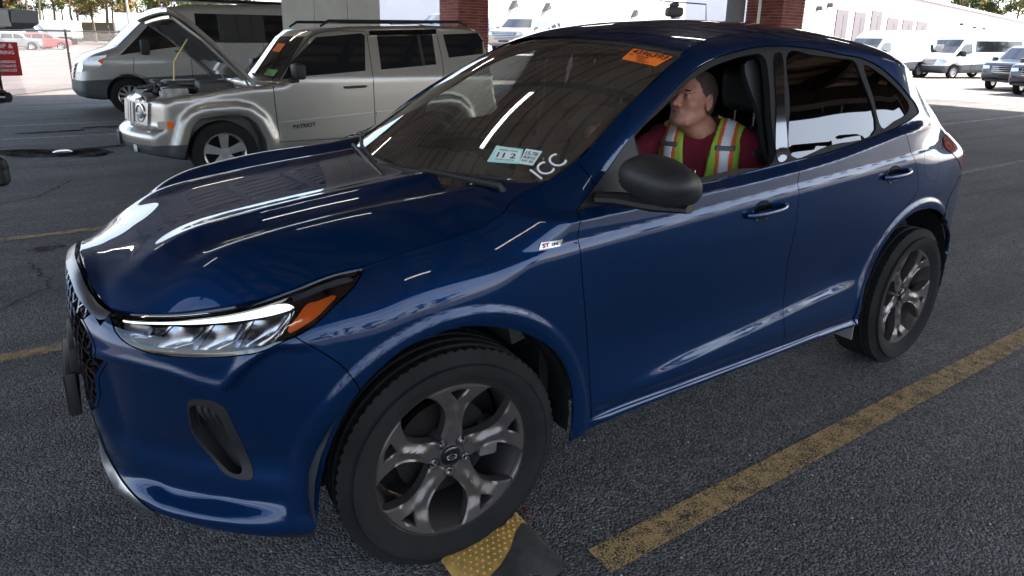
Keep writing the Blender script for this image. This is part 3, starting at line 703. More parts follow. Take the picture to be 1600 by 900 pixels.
# --- roof
rs0, rs1 = s_of_x(-1.11), s_of_x(-2.94)
rS = np.linspace(rs0, rs1, 60)
Ug, Vg = np.meshgrid(np.linspace(0, 1, 60), np.linspace(-1, 1, 61), indexing='ij')
def roof_pt(u, v):
    s = rs0 + (rs1 - rs0) * u; E_ = shell(s, topz(s)); bow = .095 * (1 - u) ** 2 - .10 * u ** 3
    return np.stack([E_[..., 0] + bow * (1 - np.abs(v) ** 2.1), E_[..., 1] * v, E_[..., 2] + (.048 + .012 * np.sin(pi * u)) * (1 - np.abs(v) ** 2.4)], -1)
RP = roof_pt(Ug, Vg); RP[0, :, 0] -= .004
mesh('roof_panel', RP.reshape(-1, 3), grid_faces(60, 61), P_, body)
# --- tailgate: spoiler lip, glass, panel
tgS = np.linspace(rs1, 5.30, 30); tgE = shell(tgS, topz(tgS))
Ug, Vg = np.meshgrid(np.linspace(0, 1, 30), np.linspace(-1, 1, 31), indexing='ij')
def tg(u, v):
    e = np.stack([np.interp(u, np.linspace(0, 1, 30), tgE[:, k]) for k in range(3)], -1)
    wy = np.interp(u, [0, .5, .8, 1], [1, 1, 1, 1])
    return np.stack([e[..., 0] - (.10 + .02 * u) * (1 - v ** 2), e[..., 1] * v * wy, e[..., 2] + .03 * (1 - u) * (1 - v ** 2)], -1)
mesh('tailgate_glass', tg(Ug, Vg).reshape(-1, 3), grid_faces(30, 31), M['gloss_black'], body)
z_, y_ = np.meshgrid(np.linspace(.94, 1.12, 8), np.linspace(-.5, .5, 20), indexing='ij')
mesh('tailgate_panel', np.stack([-3.475 + .12 * y_ ** 2 + .03 * (z_ > 1.1), y_, z_], -1).reshape(-1, 3), grid_faces(8, 20), P_, body)
sp = MB()
for k in range(25):
    v = -1 + 2 * k / 24; p = roof_pt(1., v); q = p + np.array([-.10 + .03 * abs(v) ** 3, 0, -.035])
    sp.V += [tuple(p + [.03, 0, .004]), tuple((p + q) / 2 + [0, 0, .018]), tuple(q), tuple(q + [.02, 0, -.035]), tuple(p + [0, 0, -.05])]
sp.F += grid_faces(25, 5); sp.F += [(0, 1, 2, 3, 4), tuple(24*5 + i for i in (4, 3, 2, 1, 0))]
sp.build('spoiler', P_, body)
# --- inner skins: liners and floor keep light out of the gaps
for side in (1, -1):
    for (cx, cz), r in ((FC, FR), (RC, RR)):
        b = MB()
        k0 = len(b.V); n = 22
        for i in range(n):
            a = radians(-8 + 196 * i / (n - 1))
            for yy, rr in ((.893, r + .004), (.70, r + .006), (.60, r + .0)): b.V.append((cx + rr * cos(a), side * yy, cz + rr * sin(a)))
        b.F += [tuple(k0 + q for q in f) for f in grid_faces(n, 3)]
        b.build('wheel_arch_liner', M['black_plastic'], body)
    ss_, zz_ = np.meshgrid(np.linspace(0, S_END, 160), np.linspace(.30, 1, 22), indexing='ij')
    tz = np.minimum(topz(ss_), 1.06) - .012
    zz_ = .30 + (tz - .30) * (zz_ - .30) / .7
    X = shell(ss_, zz_) - shell_n(ss_, zz_) * .022; X[..., 1] = np.maximum(X[..., 1], 0)
    bx_, _ = base(ss_); d = np.minimum(np.hypot(X[..., 0] - FC[0], X[..., 2] - FC[1]) - FR, np.hypot(X[..., 0] - RC[0], X[..., 2] - RC[1]) - RR)
    F = [f for f in grid_faces(160, 22) if min(d.reshape(-1)[list(f)]) > .006 or X.reshape(-1, 3)[f[0], 1] < .5]
    fogm = [f for f in F if not (.68 < ss_.reshape(-1)[f[0]] < .92 and .36 < zz_.reshape(-1)[f[0]] < .70) and not (s_in - .05 < ss_.reshape(-1)[f[0]] < s_tip and zz_.reshape(-1)[f[0]] > .74) and not (ss_.reshape(-1)[f[0]] < .46 and zz_.reshape(-1)[f[0]] > .42)]
    mesh('inner_panel', X.reshape(-1, 3) * [1, side, 1], fogm, M['inner_black'], body)
b = MB(); b.box((-3.0, -.66, .26), (.40, .66, .28)); b.box((-.40, -.80, .27), (-.36, .80, 1.03)); b.box((.50, -.60, .27), (.53, .60, .85))
b.build('floor_pan', M['inner_black'], body)
for side in (1, -1):
    q = MB(); q.box((-2.215, side*.80 - .085, .215), (-2.205, side*.80 + .085, .33), .003); q.build('mud_flap', M['headliner'], body)
# --- mirrors, handles, badge
def sdf_mesh(fn, lo, hi, res):
    lo, hi = np.array(lo, float), np.array(hi, float); n = np.maximum(((hi - lo) / res).astype(int) + 1, 3)
    ax = [lo[i] + res * np.arange(n[i]) for i in range(3)]
    G = np.stack(np.meshgrid(*ax, indexing='ij'), -1); D = fn(G); S = D < 0
    cs = [S[i:n[0]-1+i, j:n[1]-1+j, k:n[2]-1+k] for i in (0, 1) for j in (0, 1) for k in (0, 1)]
    cnt = sum(c.astype(int) for c in cs); act = (cnt > 0) & (cnt < 8); idx = -np.ones(act.shape, int); ids = np.argwhere(act); idx[act] = np.arange(len(ids))
    acc = np.zeros((len(ids), 3)); w_ = np.zeros(len(ids)); i0 = ids
    for ax_ in range(3):
        o1, o2 = [a for a in range(3) if a != ax_]
        for a in (0, 1):
            for b_ in (0, 1):
                p = i0.copy(); p[:, o1] += a; p[:, o2] += b_; q = p.copy(); q[:, ax_] += 1
                dp, dq = D[tuple(p.T)], D[tuple(q.T)]; m = (dp < 0) != (dq < 0); t = np.where(m, dp / (dp - dq + 1e-20), 0)
                pos = G[tuple(p.T)].copy(); pos[:, ax_] += t * res; acc[m] += pos[m]; w_[m] += 1
    V = acc / w_[:, None]; F = []
    for ax_ in range(3):
        o1, o2 = (ax_ + 1) % 3, (ax_ + 2) % 3
        sl = [slice(1, n[i]-1) for i in range(3)]; sl[ax_] = slice(0, n[ax_]-1); sh = list(sl); sh[ax_] = slice(1, n[ax_])
        A, B_ = S[tuple(sl)], S[tuple(sh)]; e = np.argwhere(A != B_); off_ = np.array([s_.start for s_ in sl]); e = e + off_
        if not len(e): continue
        flip = S[tuple(e.T)]
        def cell(a, b_): c = e.copy(); c[:, o1] -= a; c[:, o2] -= b_; return idx[tuple(c.T)]
        q = np.stack([cell(0, 0), cell(1, 0), cell(1, 1), cell(0, 1)], 1)
        q[~flip] = q[~flip][:, ::-1]; F.append(q)
    return V, np.vstack(F)
def sm(a, b, k):
    h = np.clip(.5 + .5 * (b - a) / k, 0, 1); return b + (a - b) * h - k * h * (1 - h)
def ssub(a, b, k): return -sm(-a, b, k)
def ell(p, c, r, R=None):
    q = p - np.array(c, float)
    if R is not None: q = q @ np.array(R)
    r = np.array(r, float); k0 = np.linalg.norm(q / r, axis=-1); k1 = np.linalg.norm(q / (r * r), axis=-1) + 1e-9; return k0 * (k0 - 1) / k1
def cap(p, a, b, ra, rb):
    a, b = np.array(a, float), np.array(b, float); ba = b - a; h = np.clip(((p - a) @ ba) / (ba @ ba), 0, 1)
    return np.linalg.norm(p - a - h[..., None] * ba, axis=-1) - (ra + (rb - ra) * h)
def rbox(p, c, h, r, R=None):
    q = p - np.array(c, float)
    if R is not None: q = q @ np.array(R)
    d = np.abs(q) - (np.array(h, float) - r); return np.linalg.norm(np.maximum(d, 0), axis=-1) + np.minimum(d.max(-1), 0) - r
def rotz(a): c, s = cos(a), sin(a); return np.array([[c, -s, 0], [s, c, 0], [0, 0, 1]])
def roty(a): c, s = cos(a), sin(a); return np.array([[c, 0, s], [0, 1, 0], [-s, 0, c]])
def rotx(a): c, s = cos(a), sin(a); return np.array([[1, 0, 0], [0, c, -s], [0, s, c]])
MC = np.array([-.595, 1.045, 1.205])
def mirror_sdf(p):
    q = p - MC
    R = rotz(radians(-14))
    a = ell(q, (.0, .005, .010), (.090, .160, .068), R)
    b_ = rbox(q, (-.02, 0, -.012), (.075, .138, .045), .038, R)
    d = sm(a, b_, .03)
    d = np.maximum(d, -(q[..., 0] + .075))
    return d
Vm, Fm = sdf_mesh(mirror_sdf, MC - [.14, .2, .13], MC + [.14, .2, .13], .006)
sail = [(-.455, 1.10), (-.60, 1.215), (-.70, 1.30), (-.70, 1.125), (-.60, 1.112)]
for side in (1, -1):
    mr = link(bpy.data.objects.new('side_mirror', None), car, None if side > 0 else (-.22, .06, -.10))
    V = Vm * [1, side, 1]; F = Fm if side > 0 else Fm[:, ::-1]
    mesh('mirror_housing', V, F, M['black_plastic'], mr, sharp=50)
    sk_ = V[np.abs(V[:, 2] - (MC[2] - .022)) < .0035]; an_ = np.arctan2(sk_[:, 1] * side - MC[1], sk_[:, 0] - MC[0]); o_ = sk_[np.argsort(an_)]; o_ = o_[o_[:, 0] > MC[0] - .06]
    sm_ = np.stack([np.convolve(o_[:, i], np.ones(9)/9, 'valid') for i in range(3)], 1); sm_[:, 2] = MC[2] - .022
    MB().tube([p + (p - MC * [1, side, 1]) * .012 for p in sm_[::4]], .0022, 5).build('mirror_seam', M['inner_black'], mr)
    # lower foot reaching back to the door
    b = MB(); b.tube([(-.52, side*.87, 1.125), (-.56, side*.93, 1.130), (-.60, side*1.05, 1.130), (-.625, side*1.165, 1.138)], [.020, .021, .022, .014], 10, ry=1.9)
    b.build('mirror_foot', M['black_plastic'], mr)
    gl = MB(); gl.box((MC[0]-.079, side*MC[1]-.085, MC[2]-.038), (MC[0]-.076, side*MC[1]+.085, MC[2]+.040)); gl.build('mirror_glass', M['chrome'], mr)
sailo = np.array([(s_of_x(x), z) for x, z in [(-.455, 1.101), (-.60, 1.205), (-.735, 1.31), (-.745, 1.10)]])
panel('mirror_sail', sailo, M['black_plastic'], body, off=-.002, gap=0, flange=.02, step=.02)
def handle(s0, z0, s1, z1, parent):
    for side in (1, -1):
        h = link(bpy.data.objects.new('door_handle', None), parent)
        sa = np.linspace(s0, s1, 12); za = np.linspace(z0, z1, 12)
        out = .006 + .030 * np.sin(np.clip(np.linspace(-.02, 1.02, 12), 0, 1) * pi) ** .45
        P = shell(sa, za) + shell_n(sa, za) * out[:, None]; P = P * [1, side, 1]
        MB().tube(P, .0125, 10, ry=.75).build('grip', P_, h)
        # hollow behind the grip
        k = .42; sc_, zc_ = s0 + (s1 - s0) * k, z0 + (z1 - z0) * k
        a = np.linspace(0, 2*pi, 28, endpoint=False); Vc = [shell(sc_, zc_) * [1, side, 1] + shell_n(sc_, zc_) * [1, side, 1] * .0015]; 
        ring = [shell(sc_ + .058 * cos(t), zc_ + .038 * sin(t)) * [1, side, 1] + shell_n(sc_, zc_) * [1, side, 1] * .0015 for t in a]
        mesh('handle_cup', Vc + ring, [(0, 1 + i, 1 + (i+1) % 28) if side > 0 else (0, 1 + (i+1) % 28, 1 + i) for i in range(28)], M['gloss_black'], h)
        rim = [shell(sc_ + .060 * cos(t), zc_ + .040 * sin(t)) * [1, side, 1] for t in np.append(a, a[0])]
        MB().tube(rim, .004, 6, cap=False).build('cup_rim', P_, h)
handle(2.745, .984, 2.985, .996, door_f[0]); handle(3.70, 1.039, 3.925, 1.051, door_r[0])
def text(name, body_, size, mat, parent, Mx, ext=.0006, font_scale=1, bold=0):
    cu = bpy.data.curves.new(name, 'FONT'); cu.body = body_; cu.size = size; cu.extrude = ext; cu.align_x = 'CENTER'; cu.align_y = 'CENTER'; cu.offset = bold
    cu.resolution_u = 3
    o = bpy.data.objects.new(name, cu); dg = bpy.context.evaluated_depsgraph_get(); COL.objects.link(o); bpy.context.view_layer.update()
    me = bpy.data.meshes.new_from_object(o.evaluated_get(bpy.context.evaluated_depsgraph_get())); bpy.data.objects.remove(o)
    me.materials.clear(); me.materials.append(mat); me.transform(Mx); 
    return link(bpy.data.objects.new(name, me), parent)
def frame_at(p, right, up, sx=1, sy=1):
    r = Vector(right).normalized(); u = Vector(up); u = (u - r * u.dot(r)).normalized(); n = r.cross(u)
    return Matrix(((r.x*sx, u.x*sy, n.x, p[0]), (r.y*sx, u.y*sy, n.y, p[1]), (r.z*sx, u.z*sy, n.z, p[2]), (0, 0, 0, 1)))
bo = np.array([(1.800, 1.018), (1.880, 1.018), (1.868, .998), (1.788, .998)])
bd = panel('badge', bo, M['satin_silver'], body, gap=0, off=.003, flange=.003, step=.02)
pc = shell(1.815, 1.008) + shell_n(1.83, 1.008) * .0036; pc2 = shell(1.850, 1.008) + shell_n(1.83, 1.008) * .0036
text('badge_lettering', 'ST', .019, pm('badge_red', (.5, .01, .01), .4), bd[0], frame_at(pc, (-1, 0, 0), (0, 0, 1), 1.2), .0003, bold=.0008)
text('badge_lettering', 'LINE', .013, M['ink'], bd[0], frame_at(pc2, (-1, 0, 0), (0, 0, 1), 1.0), .0003, bold=.0004)
# ---------------------------------------------------------------- wheels (axle along y, outer face towards +y)
def tyre_mesh(R, rr, w, parent, mat, treads=72, name='tyre'):
    # profile from inner bead round the tread to the outer bead
    h = w / 2; sh = R - .012
    prof = [(rr - .004, -h + .03), (rr + .02, -h + .008), ((R + rr) / 2, -h - .004), (sh - .02, -h + .010), (sh, -h + .022)]
    g = []
    for k, y in enumerate(np.linspace(-h + .030, h - .030, 5)):
        g += [(R, y - .014 + .004), (R, y + .010), (R - .007, y + .0115), (R - .007, y + .0175)] if k < 4 else [(R, y - .010), (R, y + .006)]
    prof += g + [(sh, h - .022), (sh - .02, h - .010), (sh - .028, h - .0095), (sh - .030, h - .0065), ((R + rr) / 2 + .012, h + .004), ((R + rr) / 2 + .010, h + .0015), ((R + rr)/2 - .02, h + .002), (rr + .022, h - .006), (rr + .020, h - .0075), (rr + .008, h - .010), (rr - .004, h - .020)]
    n = treads * 3; V, F = [], []; m = len(prof)
    for k in range(n):
        a = 2 * pi * k / n; cut = (k % 3 == 0)
        for i, (r, y) in enumerate(prof):
            sh_edge = abs(y) > h - .060 and r > R - .018
            r2 = r - (.006 if cut and sh_edge else 0)
            V.append((r2 * cos(a + y * .25), y, r2 * sin(a + y * .25)))
    for k in range(n):
        q = (k + 1) % n
        for i in range(m - 1): F.append((k*m+i, k*m+i+1, q*m+i+1, q*m+i))
    o = mesh(name, V, F, mat, parent)
    bm = bmesh.new(); bm.from_mesh(o.data); bmesh.ops.recalc_face_normals(bm, faces=bm.faces[:]); bm.to_mesh(o.data); bm.free(); o.data.set_sharp_from_angle(angle=radians(38))
    return o
def extr(outline, holes, y_of_r, thick, bev, parent, name, mat, ax=None):
    """plate in the wheel plane, outline in (x, z), with rounded front edges"""
    O = clean(outline, .008); H = [clean(h, .006) for h in holes]
    def tri(Os, Hs):
        pts = [Os] + Hs; E = []; n = 0; L0 = []
        for L in pts: E += [(n+i, n+(i+1) % len(L)) for i in range(len(L))]; L0.append(list(range(n, n+len(L)))); n += len(L)
        g = np.stack(np.meshgrid(np.arange(-.25, .25, .0065), np.arange(-.25, .25, .0065), indexing='ij'), -1).reshape(-1, 2)
        g = g[poly_in(Os, g[:, 0], g[:, 1])]; g = g[dist_poly(Os, g) > .004] if len(g) else g
        for h in Hs: g = g[(~poly_in(h, g[:, 0], g[:, 1])) & (dist_poly(h, g) > .004)]
        A = np.vstack(pts + [g])
        vo, _, fo, ov, _, _ = delaunay_2d_cdt([Vector(p) for p in A], E, [tuple(L0[0])], 1, 1e-7)
        V2 = np.array([v[:] for v in vo]); F = [tuple(f) for f in fo]; c = np.array([V2[list(f)].mean(0) for f in F]); keep = np.ones(len(F), bool)
        for h in Hs: keep &= ~poly_in(h, c[:, 0], c[:, 1])
        idx = {}
        for i, src in enumerate(ov):
            for s_ in src: idx[s_] = i
        return V2, [f for f, k in zip(F, keep) if k], [[idx[i] for i in L if i in idx] for L in L0]
    Oi = offset_poly(O, bev); Hi = [offset_poly(h[::-1], bev)[::-1] if False else h + (h - h.mean(0)) / (np.linalg.norm(h - h.mean(0), axis=1)[:, None] + 1e-9) * bev for h in H]
    V2, F, loops = tri(Oi, Hi)
    r = np.hypot(V2[:, 0], V2[:, 1]); ridge = (lambda x, z: 0) if ax is None else (lambda x, z: .012 * math.exp(-((x*ax[1] - z*ax[0]) / .013) ** 2) * min(1, max(0, (math.hypot(x, z) - .07) / .03)) * min(1, max(0, (.185 - math.hypot(x, z)) / .03)))
    V = [(x, y_of_r(q) - (.010 if ax else 0) * min(1, max(0, (q - .07) / .05)) * min(1, max(0, (.20 - q) / .03)) + ridge(x, z), z) for (x, z), q in zip(V2, r)]
    F = [tuple(f) for f in F]
    outer = [O] + H
    for L, P in zip(loops, outer):
        m = len(L)
        if len(P) != m: P = resample(np.vstack([P, P[:1]]), n=m+1)[:-1]
        b = len(V)
        for x, z in P: V.append((x, y_of_r(math.hypot(x, z)) - bev * 1.1, z))
        for x, z in P: V.append((x, y_of_r(math.hypot(x, z)) - thick, z))
        for j in range(m):
            k = (j+1) % m; F.append((L[j], L[k], b+k, b+j)); F.append((b+j, b+k, b+m+k, b+m+j))
    o = mesh(name, V, F, mat, parent)
    bm = bmesh.new(); bm.from_mesh(o.data); bmesh.ops.recalc_face_normals(bm, faces=bm.faces[:])
    bm.to_mesh(o.data); bm.free(); o.data.set_sharp_from_angle(angle=radians(30)); return o
def big_wheel(loc, rz, spin, parent):
    w_ = link(bpy.data.objects.new('wheel', None), parent, loc, (0, spin, rz))
    tyre_mesh(.364, .256, .235, w_, M['tyre'])
    rim = MB(); yo = .098
    rim.lathe([(.247, yo), (.249, yo - .006), (.243, yo - .016), (.236, yo - .010), (.232, yo - .022), (.222, yo - .05), (.215, yo - .12), (.225, yo - .19), (.235, yo - .2)], 96)
    rim.lathe([(.247, yo), (.240, yo + .002), (.2355, yo - .004), (.232, yo - .022)], 96)
    rim.build('rim', M['wheel_grey'], w_)
    yr = lambda r: .072 + .028 * min(1, max(0, (r - .05) / .18)) ** 1.3
    for k in range(5):
        a0 = radians(90 + 72 * k)
        half = [(.040, .030), (.060, .035), (.085, .0305), (.115, .0285), (.145, .032), (.168, .043), (.188, .062), (.202, .080), (.209, .093)]
        up = [(r, w__) for r, w__ in half]
        rr_ = math.hypot(*half[-1]); a_end = math.atan2(half[-1][1], half[-1][0])
        arc = [(.2375 * cos(t), .2375 * sin(t)) for t in np.linspace(a_end * 1.10, -a_end * 1.10, 13)]
        o = catmull(half, 4).tolist() + arc + [(x, -y) for x, y in catmull(half, 4)[::-1]]
        hole = [(.186, 0), (.214, .030), (.219, .0), (.214, -.030)]
        R2 = lambda P: np.array([(x * cos(a0) - y * sin(a0), x * sin(a0) + y * cos(a0)) for x, y in P])
        extr(R2(o), [R2([(.183, .001), (.216, -.027), (.220, 0), (.216, .027)])], yr, .040, .005, w_, 'spoke', M['wheel_grey'], (cos(a0), sin(a0)))
        # raised centre rib on each spoke
    hub = MB(); hub.lathe([(0.0, .070), (.030, .070), (.062, .066), (.068, .050), (.068, .0)], 48); hub.build('hub', M['wheel_grey'], w_)
    c = MB(); c.lathe([(0, .082), (.024, .081), (.030, .078), (.032, .066)], 32); cp = c.build('centre_cap', M['gloss_black'], w_)
    el = MB(); el.lathe([(.014, .0822), (.0155, .0832), (.017, .0822)], 32); e_ = el.build('cap_emblem', M['satin_silver'], cp); 
    for v in e_.data.vertices: v.co.z *= .55
    text('cap_lettering', 'Ford', .013, M['satin_silver'], cp, frame_at((0, .0825, 0), (-1, 0, 0), (0, 0, 1)), .0004)
    for k in range(5):
        a = radians(90 + 36 + 72 * k); n_ = MB(); cx_, cz_ = .054 * cos(a), .054 * sin(a)
        n_.lathe([(0, .084), (.007, .083), (.0095, .078), (.0095, .05)], 6, c=(cx_, 0, cz_)); n_.build('lug_nut', M['chrome'], w_, sharp=25)
        p = MB(); p.lathe([(.0155, .0705), (.017, .074), (.0185, .0705)], 20, c=(cx_, 0, cz_)); p.build('lug_seat', M['inner_black'], w_)
    d = MB(); d.lathe([(.06, .0), (.06, .012), (.150, .012), (.150, -.012), (.06, -.012)], 48); d.build('brake_disc', M['dark_cast'], w_)
    cl = MB(); cl.box((-.175, -.03, -.05), (-.11, .045, .06), .012); cl.build('brake_caliper', M['engine_metal'], w_)
    bk = MB(); bk.lathe([(0, -.06), (.21, -.06), (.215, -.1)], 40); bk.build('back_plate', M['inner_black'], w_)
    for c_ in w_.children:
        if not c_.name.startswith('tyre'): c_.scale = (1.062, 1, 1.062)
    return w_
big_wheel((.012, .790, .362), radians(-4), radians(-5), car)
big_wheel((-2.645, .805, .36), radians(2), radians(38), car)
big_wheel((.012, -.790, .36), radians(180), 0, car)
big_wheel((-2.645, -.805, .36), radians(180), 0, car)
# ---------------------------------------------------------------- stickers and chalk marks on the windscreen
def quad_map(Q):
    Q = np.array(Q, float)
    def f(a, b, off=.003):
        uv = Q[0]*(1-a)*(1-b) + Q[1]*a*(1-b) + Q[2]*a*b + Q[3]*(1-a)*b
        return ws_pt(np.array(uv[0]), np.array(uv[1])) + np.array([.6, 0, .8]) * off
    return f
def patch(name, Q, mat, off, parent, label=None, n=6):
    f = quad_map(Q); V = [f(i/n, j/n, off) for i in range(n+1) for j in range(n+1)]
    o = mesh(name, V, grid_faces(n+1, n+1), mat, parent)
    if o.data.polygons[0].normal.z < 0: o.data.flip_normals()
    return tag(o, label)
def map_text(body_, Q, box, mat, parent, off=.003, name='lettering', bold=.02, ext=.0):
    o = text(name, body_, 1, mat, parent, Matrix.Identity(4), .0, bold=bold); me = o.data
    xs = [v.co.x for v in me.vertices]; ys2 = [v.co.y for v in me.vertices]; x0, x1, y0, y1 = min(xs), max(xs), min(ys2), max(ys2); f = quad_map(Q)
    for v in me.vertices: v.co = f(box[0] + (box[2]-box[0])*(v.co.x-x0)/(x1-x0), box[1] + (box[3]-box[1])*(v.co.y-y0)/(y1-y0), off)
    return o
QO = [(.8647, .7275), (.8521, .9479), (.9574, .9679), (.9724, .6994)]
so = patch('orange_sticker', QO, M['sticker_orange'], .003, car, 'orange lot sticker numbered 4396393')
map_text('4396393', QO, (.06, .56, .97, .95), M['ink'], so, .0045); map_text('DEALER', QO, (.30, .38, .62, .52), M['ink'], so, .0045); map_text('LANE 2', QO, (.36, .20, .60, .34), M['ink'], so, .0045); map_text('INSPECT', QO, (.42, .04, .74, .16), M['ink'], so, .0045); map_text('VIN', QO, (.05, .40, .18, .50), M['ink'], so, .0045)
QG = [(.1654, .6553), (.1704, .8076), (.2506, .7555), (.2531, .6112)]
s1 = patch('inspection_sticker', QG, M['sticker_green'], .002, car, 'pale green sticker with a boxed number')
patch('sticker_panel', [quad for quad in [(.178, .672), (.182, .795), (.243, .752), (.245, .630)]], M['sticker_pale'], .0028, s1)
map_text('11 2', QG, (.22, .30, .85, .62), M['ink'], s1, .0042); map_text('INSPECTION', QG, (.2, .72, .85, .82), M['ink'], s1, .0042); map_text('VALID UNTIL', QG, (.2, .14, .85, .22), M['ink'], s1, .0042)
QH = [(.1729, .8036), (.1679, .8717), (.2506, .8437), (.2556, .7635)]
s2_ = patch('registration_sticker', QH, M['sticker_pale'], .002, car, 'pale green square sticker beside the larger one')
map_text('15.78', QH, (.14, .60, .9, .84), M['ink'], s2_, .0042); map_text('REG', QH, (.14, .36, .9, .52), M['ink'], s2_, .0042); map_text('NY 20', QH, (.14, .12, .9, .28), M['ink'], s2_, .0042)
QI = [(.085, .975), (.205, .990), (.250, .900), (.140, .880)]
ch = map_text('ICC', QI, (0, 0, 1, 1), M['white_ink'], car, .003, 'chalk_lettering', bold=.0); ch['label'] = 'hand-written white letters ICC in the corner of the windscreen'
# ---------------------------------------------------------------- cabin
cabin = link(bpy.data.objects.new('cabin', None), car)
q = MB(); q.prism([(-.20, 1.03), (-.45, 1.055), (-.62, 1.06), (-.78, 1.045), (-.84, 1.0), (-.83, .85), (-.74, .70), (-.3, .6)], -.72, .72); q.build('dashboard', M['dash'], cabin, sharp=30)
q = MB(); q.prism([(-.62, 1.055), (-.72, 1.10), (-.86, 1.095), (-.87, 1.04), (-.7, 1.0)], .24, .54); q.build('instrument_hood', M['dash'], cabin)
q = MB(); q.box((-.86, -.14, .96), (-.84, .13, 1.12), .01); q.build('centre_screen', M['gloss_black'], cabin)
q = MB()
for sy in (.66, -.66): q.box((-3.0, sy - .04, .30), (-.50, sy + .04, 1.02), .02)
tag(q.build('door_trim', M['dash'], cabin), kind='stuff')
wc = Vector((-.945, .40, 1.09)); wr_ = Matrix.Rotation(radians(-24), 3, 'Y')
def wp(a, r=.185): return wc + wr_ @ Vector((0, r*cos(a), r*sin(a)))
stw = link(bpy.data.objects.new('steering_wheel', None), cabin)
MB().tube([wp(2*pi*i/48) for i in range(49)], .015, 8, cap=False).build('wheel_rim', M['seat_leather'], stw)
q = MB()
for a in (0, pi, -pi/2): q.tube([wc + wr_ @ Vector((.02, 0, 0)), wp(a)], [.028, .014], 6)
q.box((-.03, -.06, -.05), (.03, .06, .05), .02, Matrix.Translation(wc)); q.build('wheel_hub', M['seat_leather'], stw)
def seat_sdf(cx, cy):
    Rb = roty(radians(-16)).T
    def f(p):
        b = rbox(p, (cx - .02, cy, .92), (.075, .235, .34), .06, Rb)
        for sy in (-1, 1): b = sm(b, rbox(p, (cx + .03, cy + sy*.215, .92), (.075, .045, .28), .04, Rb), .03)
        c = rbox(p, (cx + .28, cy, .60), (.27, .25, .085), .07)
        for sy in (-1, 1): c = sm(c, rbox(p, (cx + .28, cy + sy*.235, .64), (.24, .04, .06), .035), .03)
        return np.minimum(b, c)
    return f
def head_sdf(cx, cy): return lambda p: rbox(p, (cx - .09, cy, 1.405), (.055, .135, .105), .05, roty(radians(-8)).T)
for cx, cy in ((-1.75, .40), (-1.75, -.40), (-2.52, .38), (-2.52, -.38)):
    st = link(bpy.data.objects.new('seat', None), cabin)
    V, F = sdf_mesh(seat_sdf(cx, cy), (cx - .35, cy - .33, .46), (cx + .62, cy + .33, 1.34), .02); mesh('seat_pad', V, F, M['seat_leather'], st)
    V, F = sdf_mesh(head_sdf(cx, cy), (cx - .20, cy - .18, 1.26), (cx + .03, cy + .18, 1.54), .013); mesh('headrest', V, F, M['seat_leather'], st)
    for sy in (-.055, .055): MB().tube([(cx - .075, cy + sy, 1.19), (cx - .080, cy + sy, 1.33)], .007, 8).build('headrest_post', M['chrome'], st)
U2, V2_ = np.meshgrid(np.linspace(0, 1, 16), np.linspace(-.93, .93, 15), indexing='ij')
hl3 = roof_pt(U2, V2_) - np.array([0, 0, .035]); mesh('headliner', hl3.reshape(-1, 3), grid_faces(16, 15), M['headliner'], cabin)
ipo = catmull([(-1.50, 1.14), (-1.475, 1.35), (-1.44, 1.55), (-1.56, 1.56), (-1.62, 1.3), (-1.66, 1.14)], 4, True)
panel('pillar_trim', [(s_of_x(x), z) for x, z in ipo], M['satin_trim'], cabin, off=-.055, gap=0, flange=.02, step=.03)
q = MB(); q.box((-1.16, -.06, 1.50), (-1.13, .10, 1.565), .012); q.tube([(-1.15, .0, 1.56), (-1.13, 0, 1.60)], .012, 6); q.build('rear_view_mirror', M['gloss_black'], cabin)
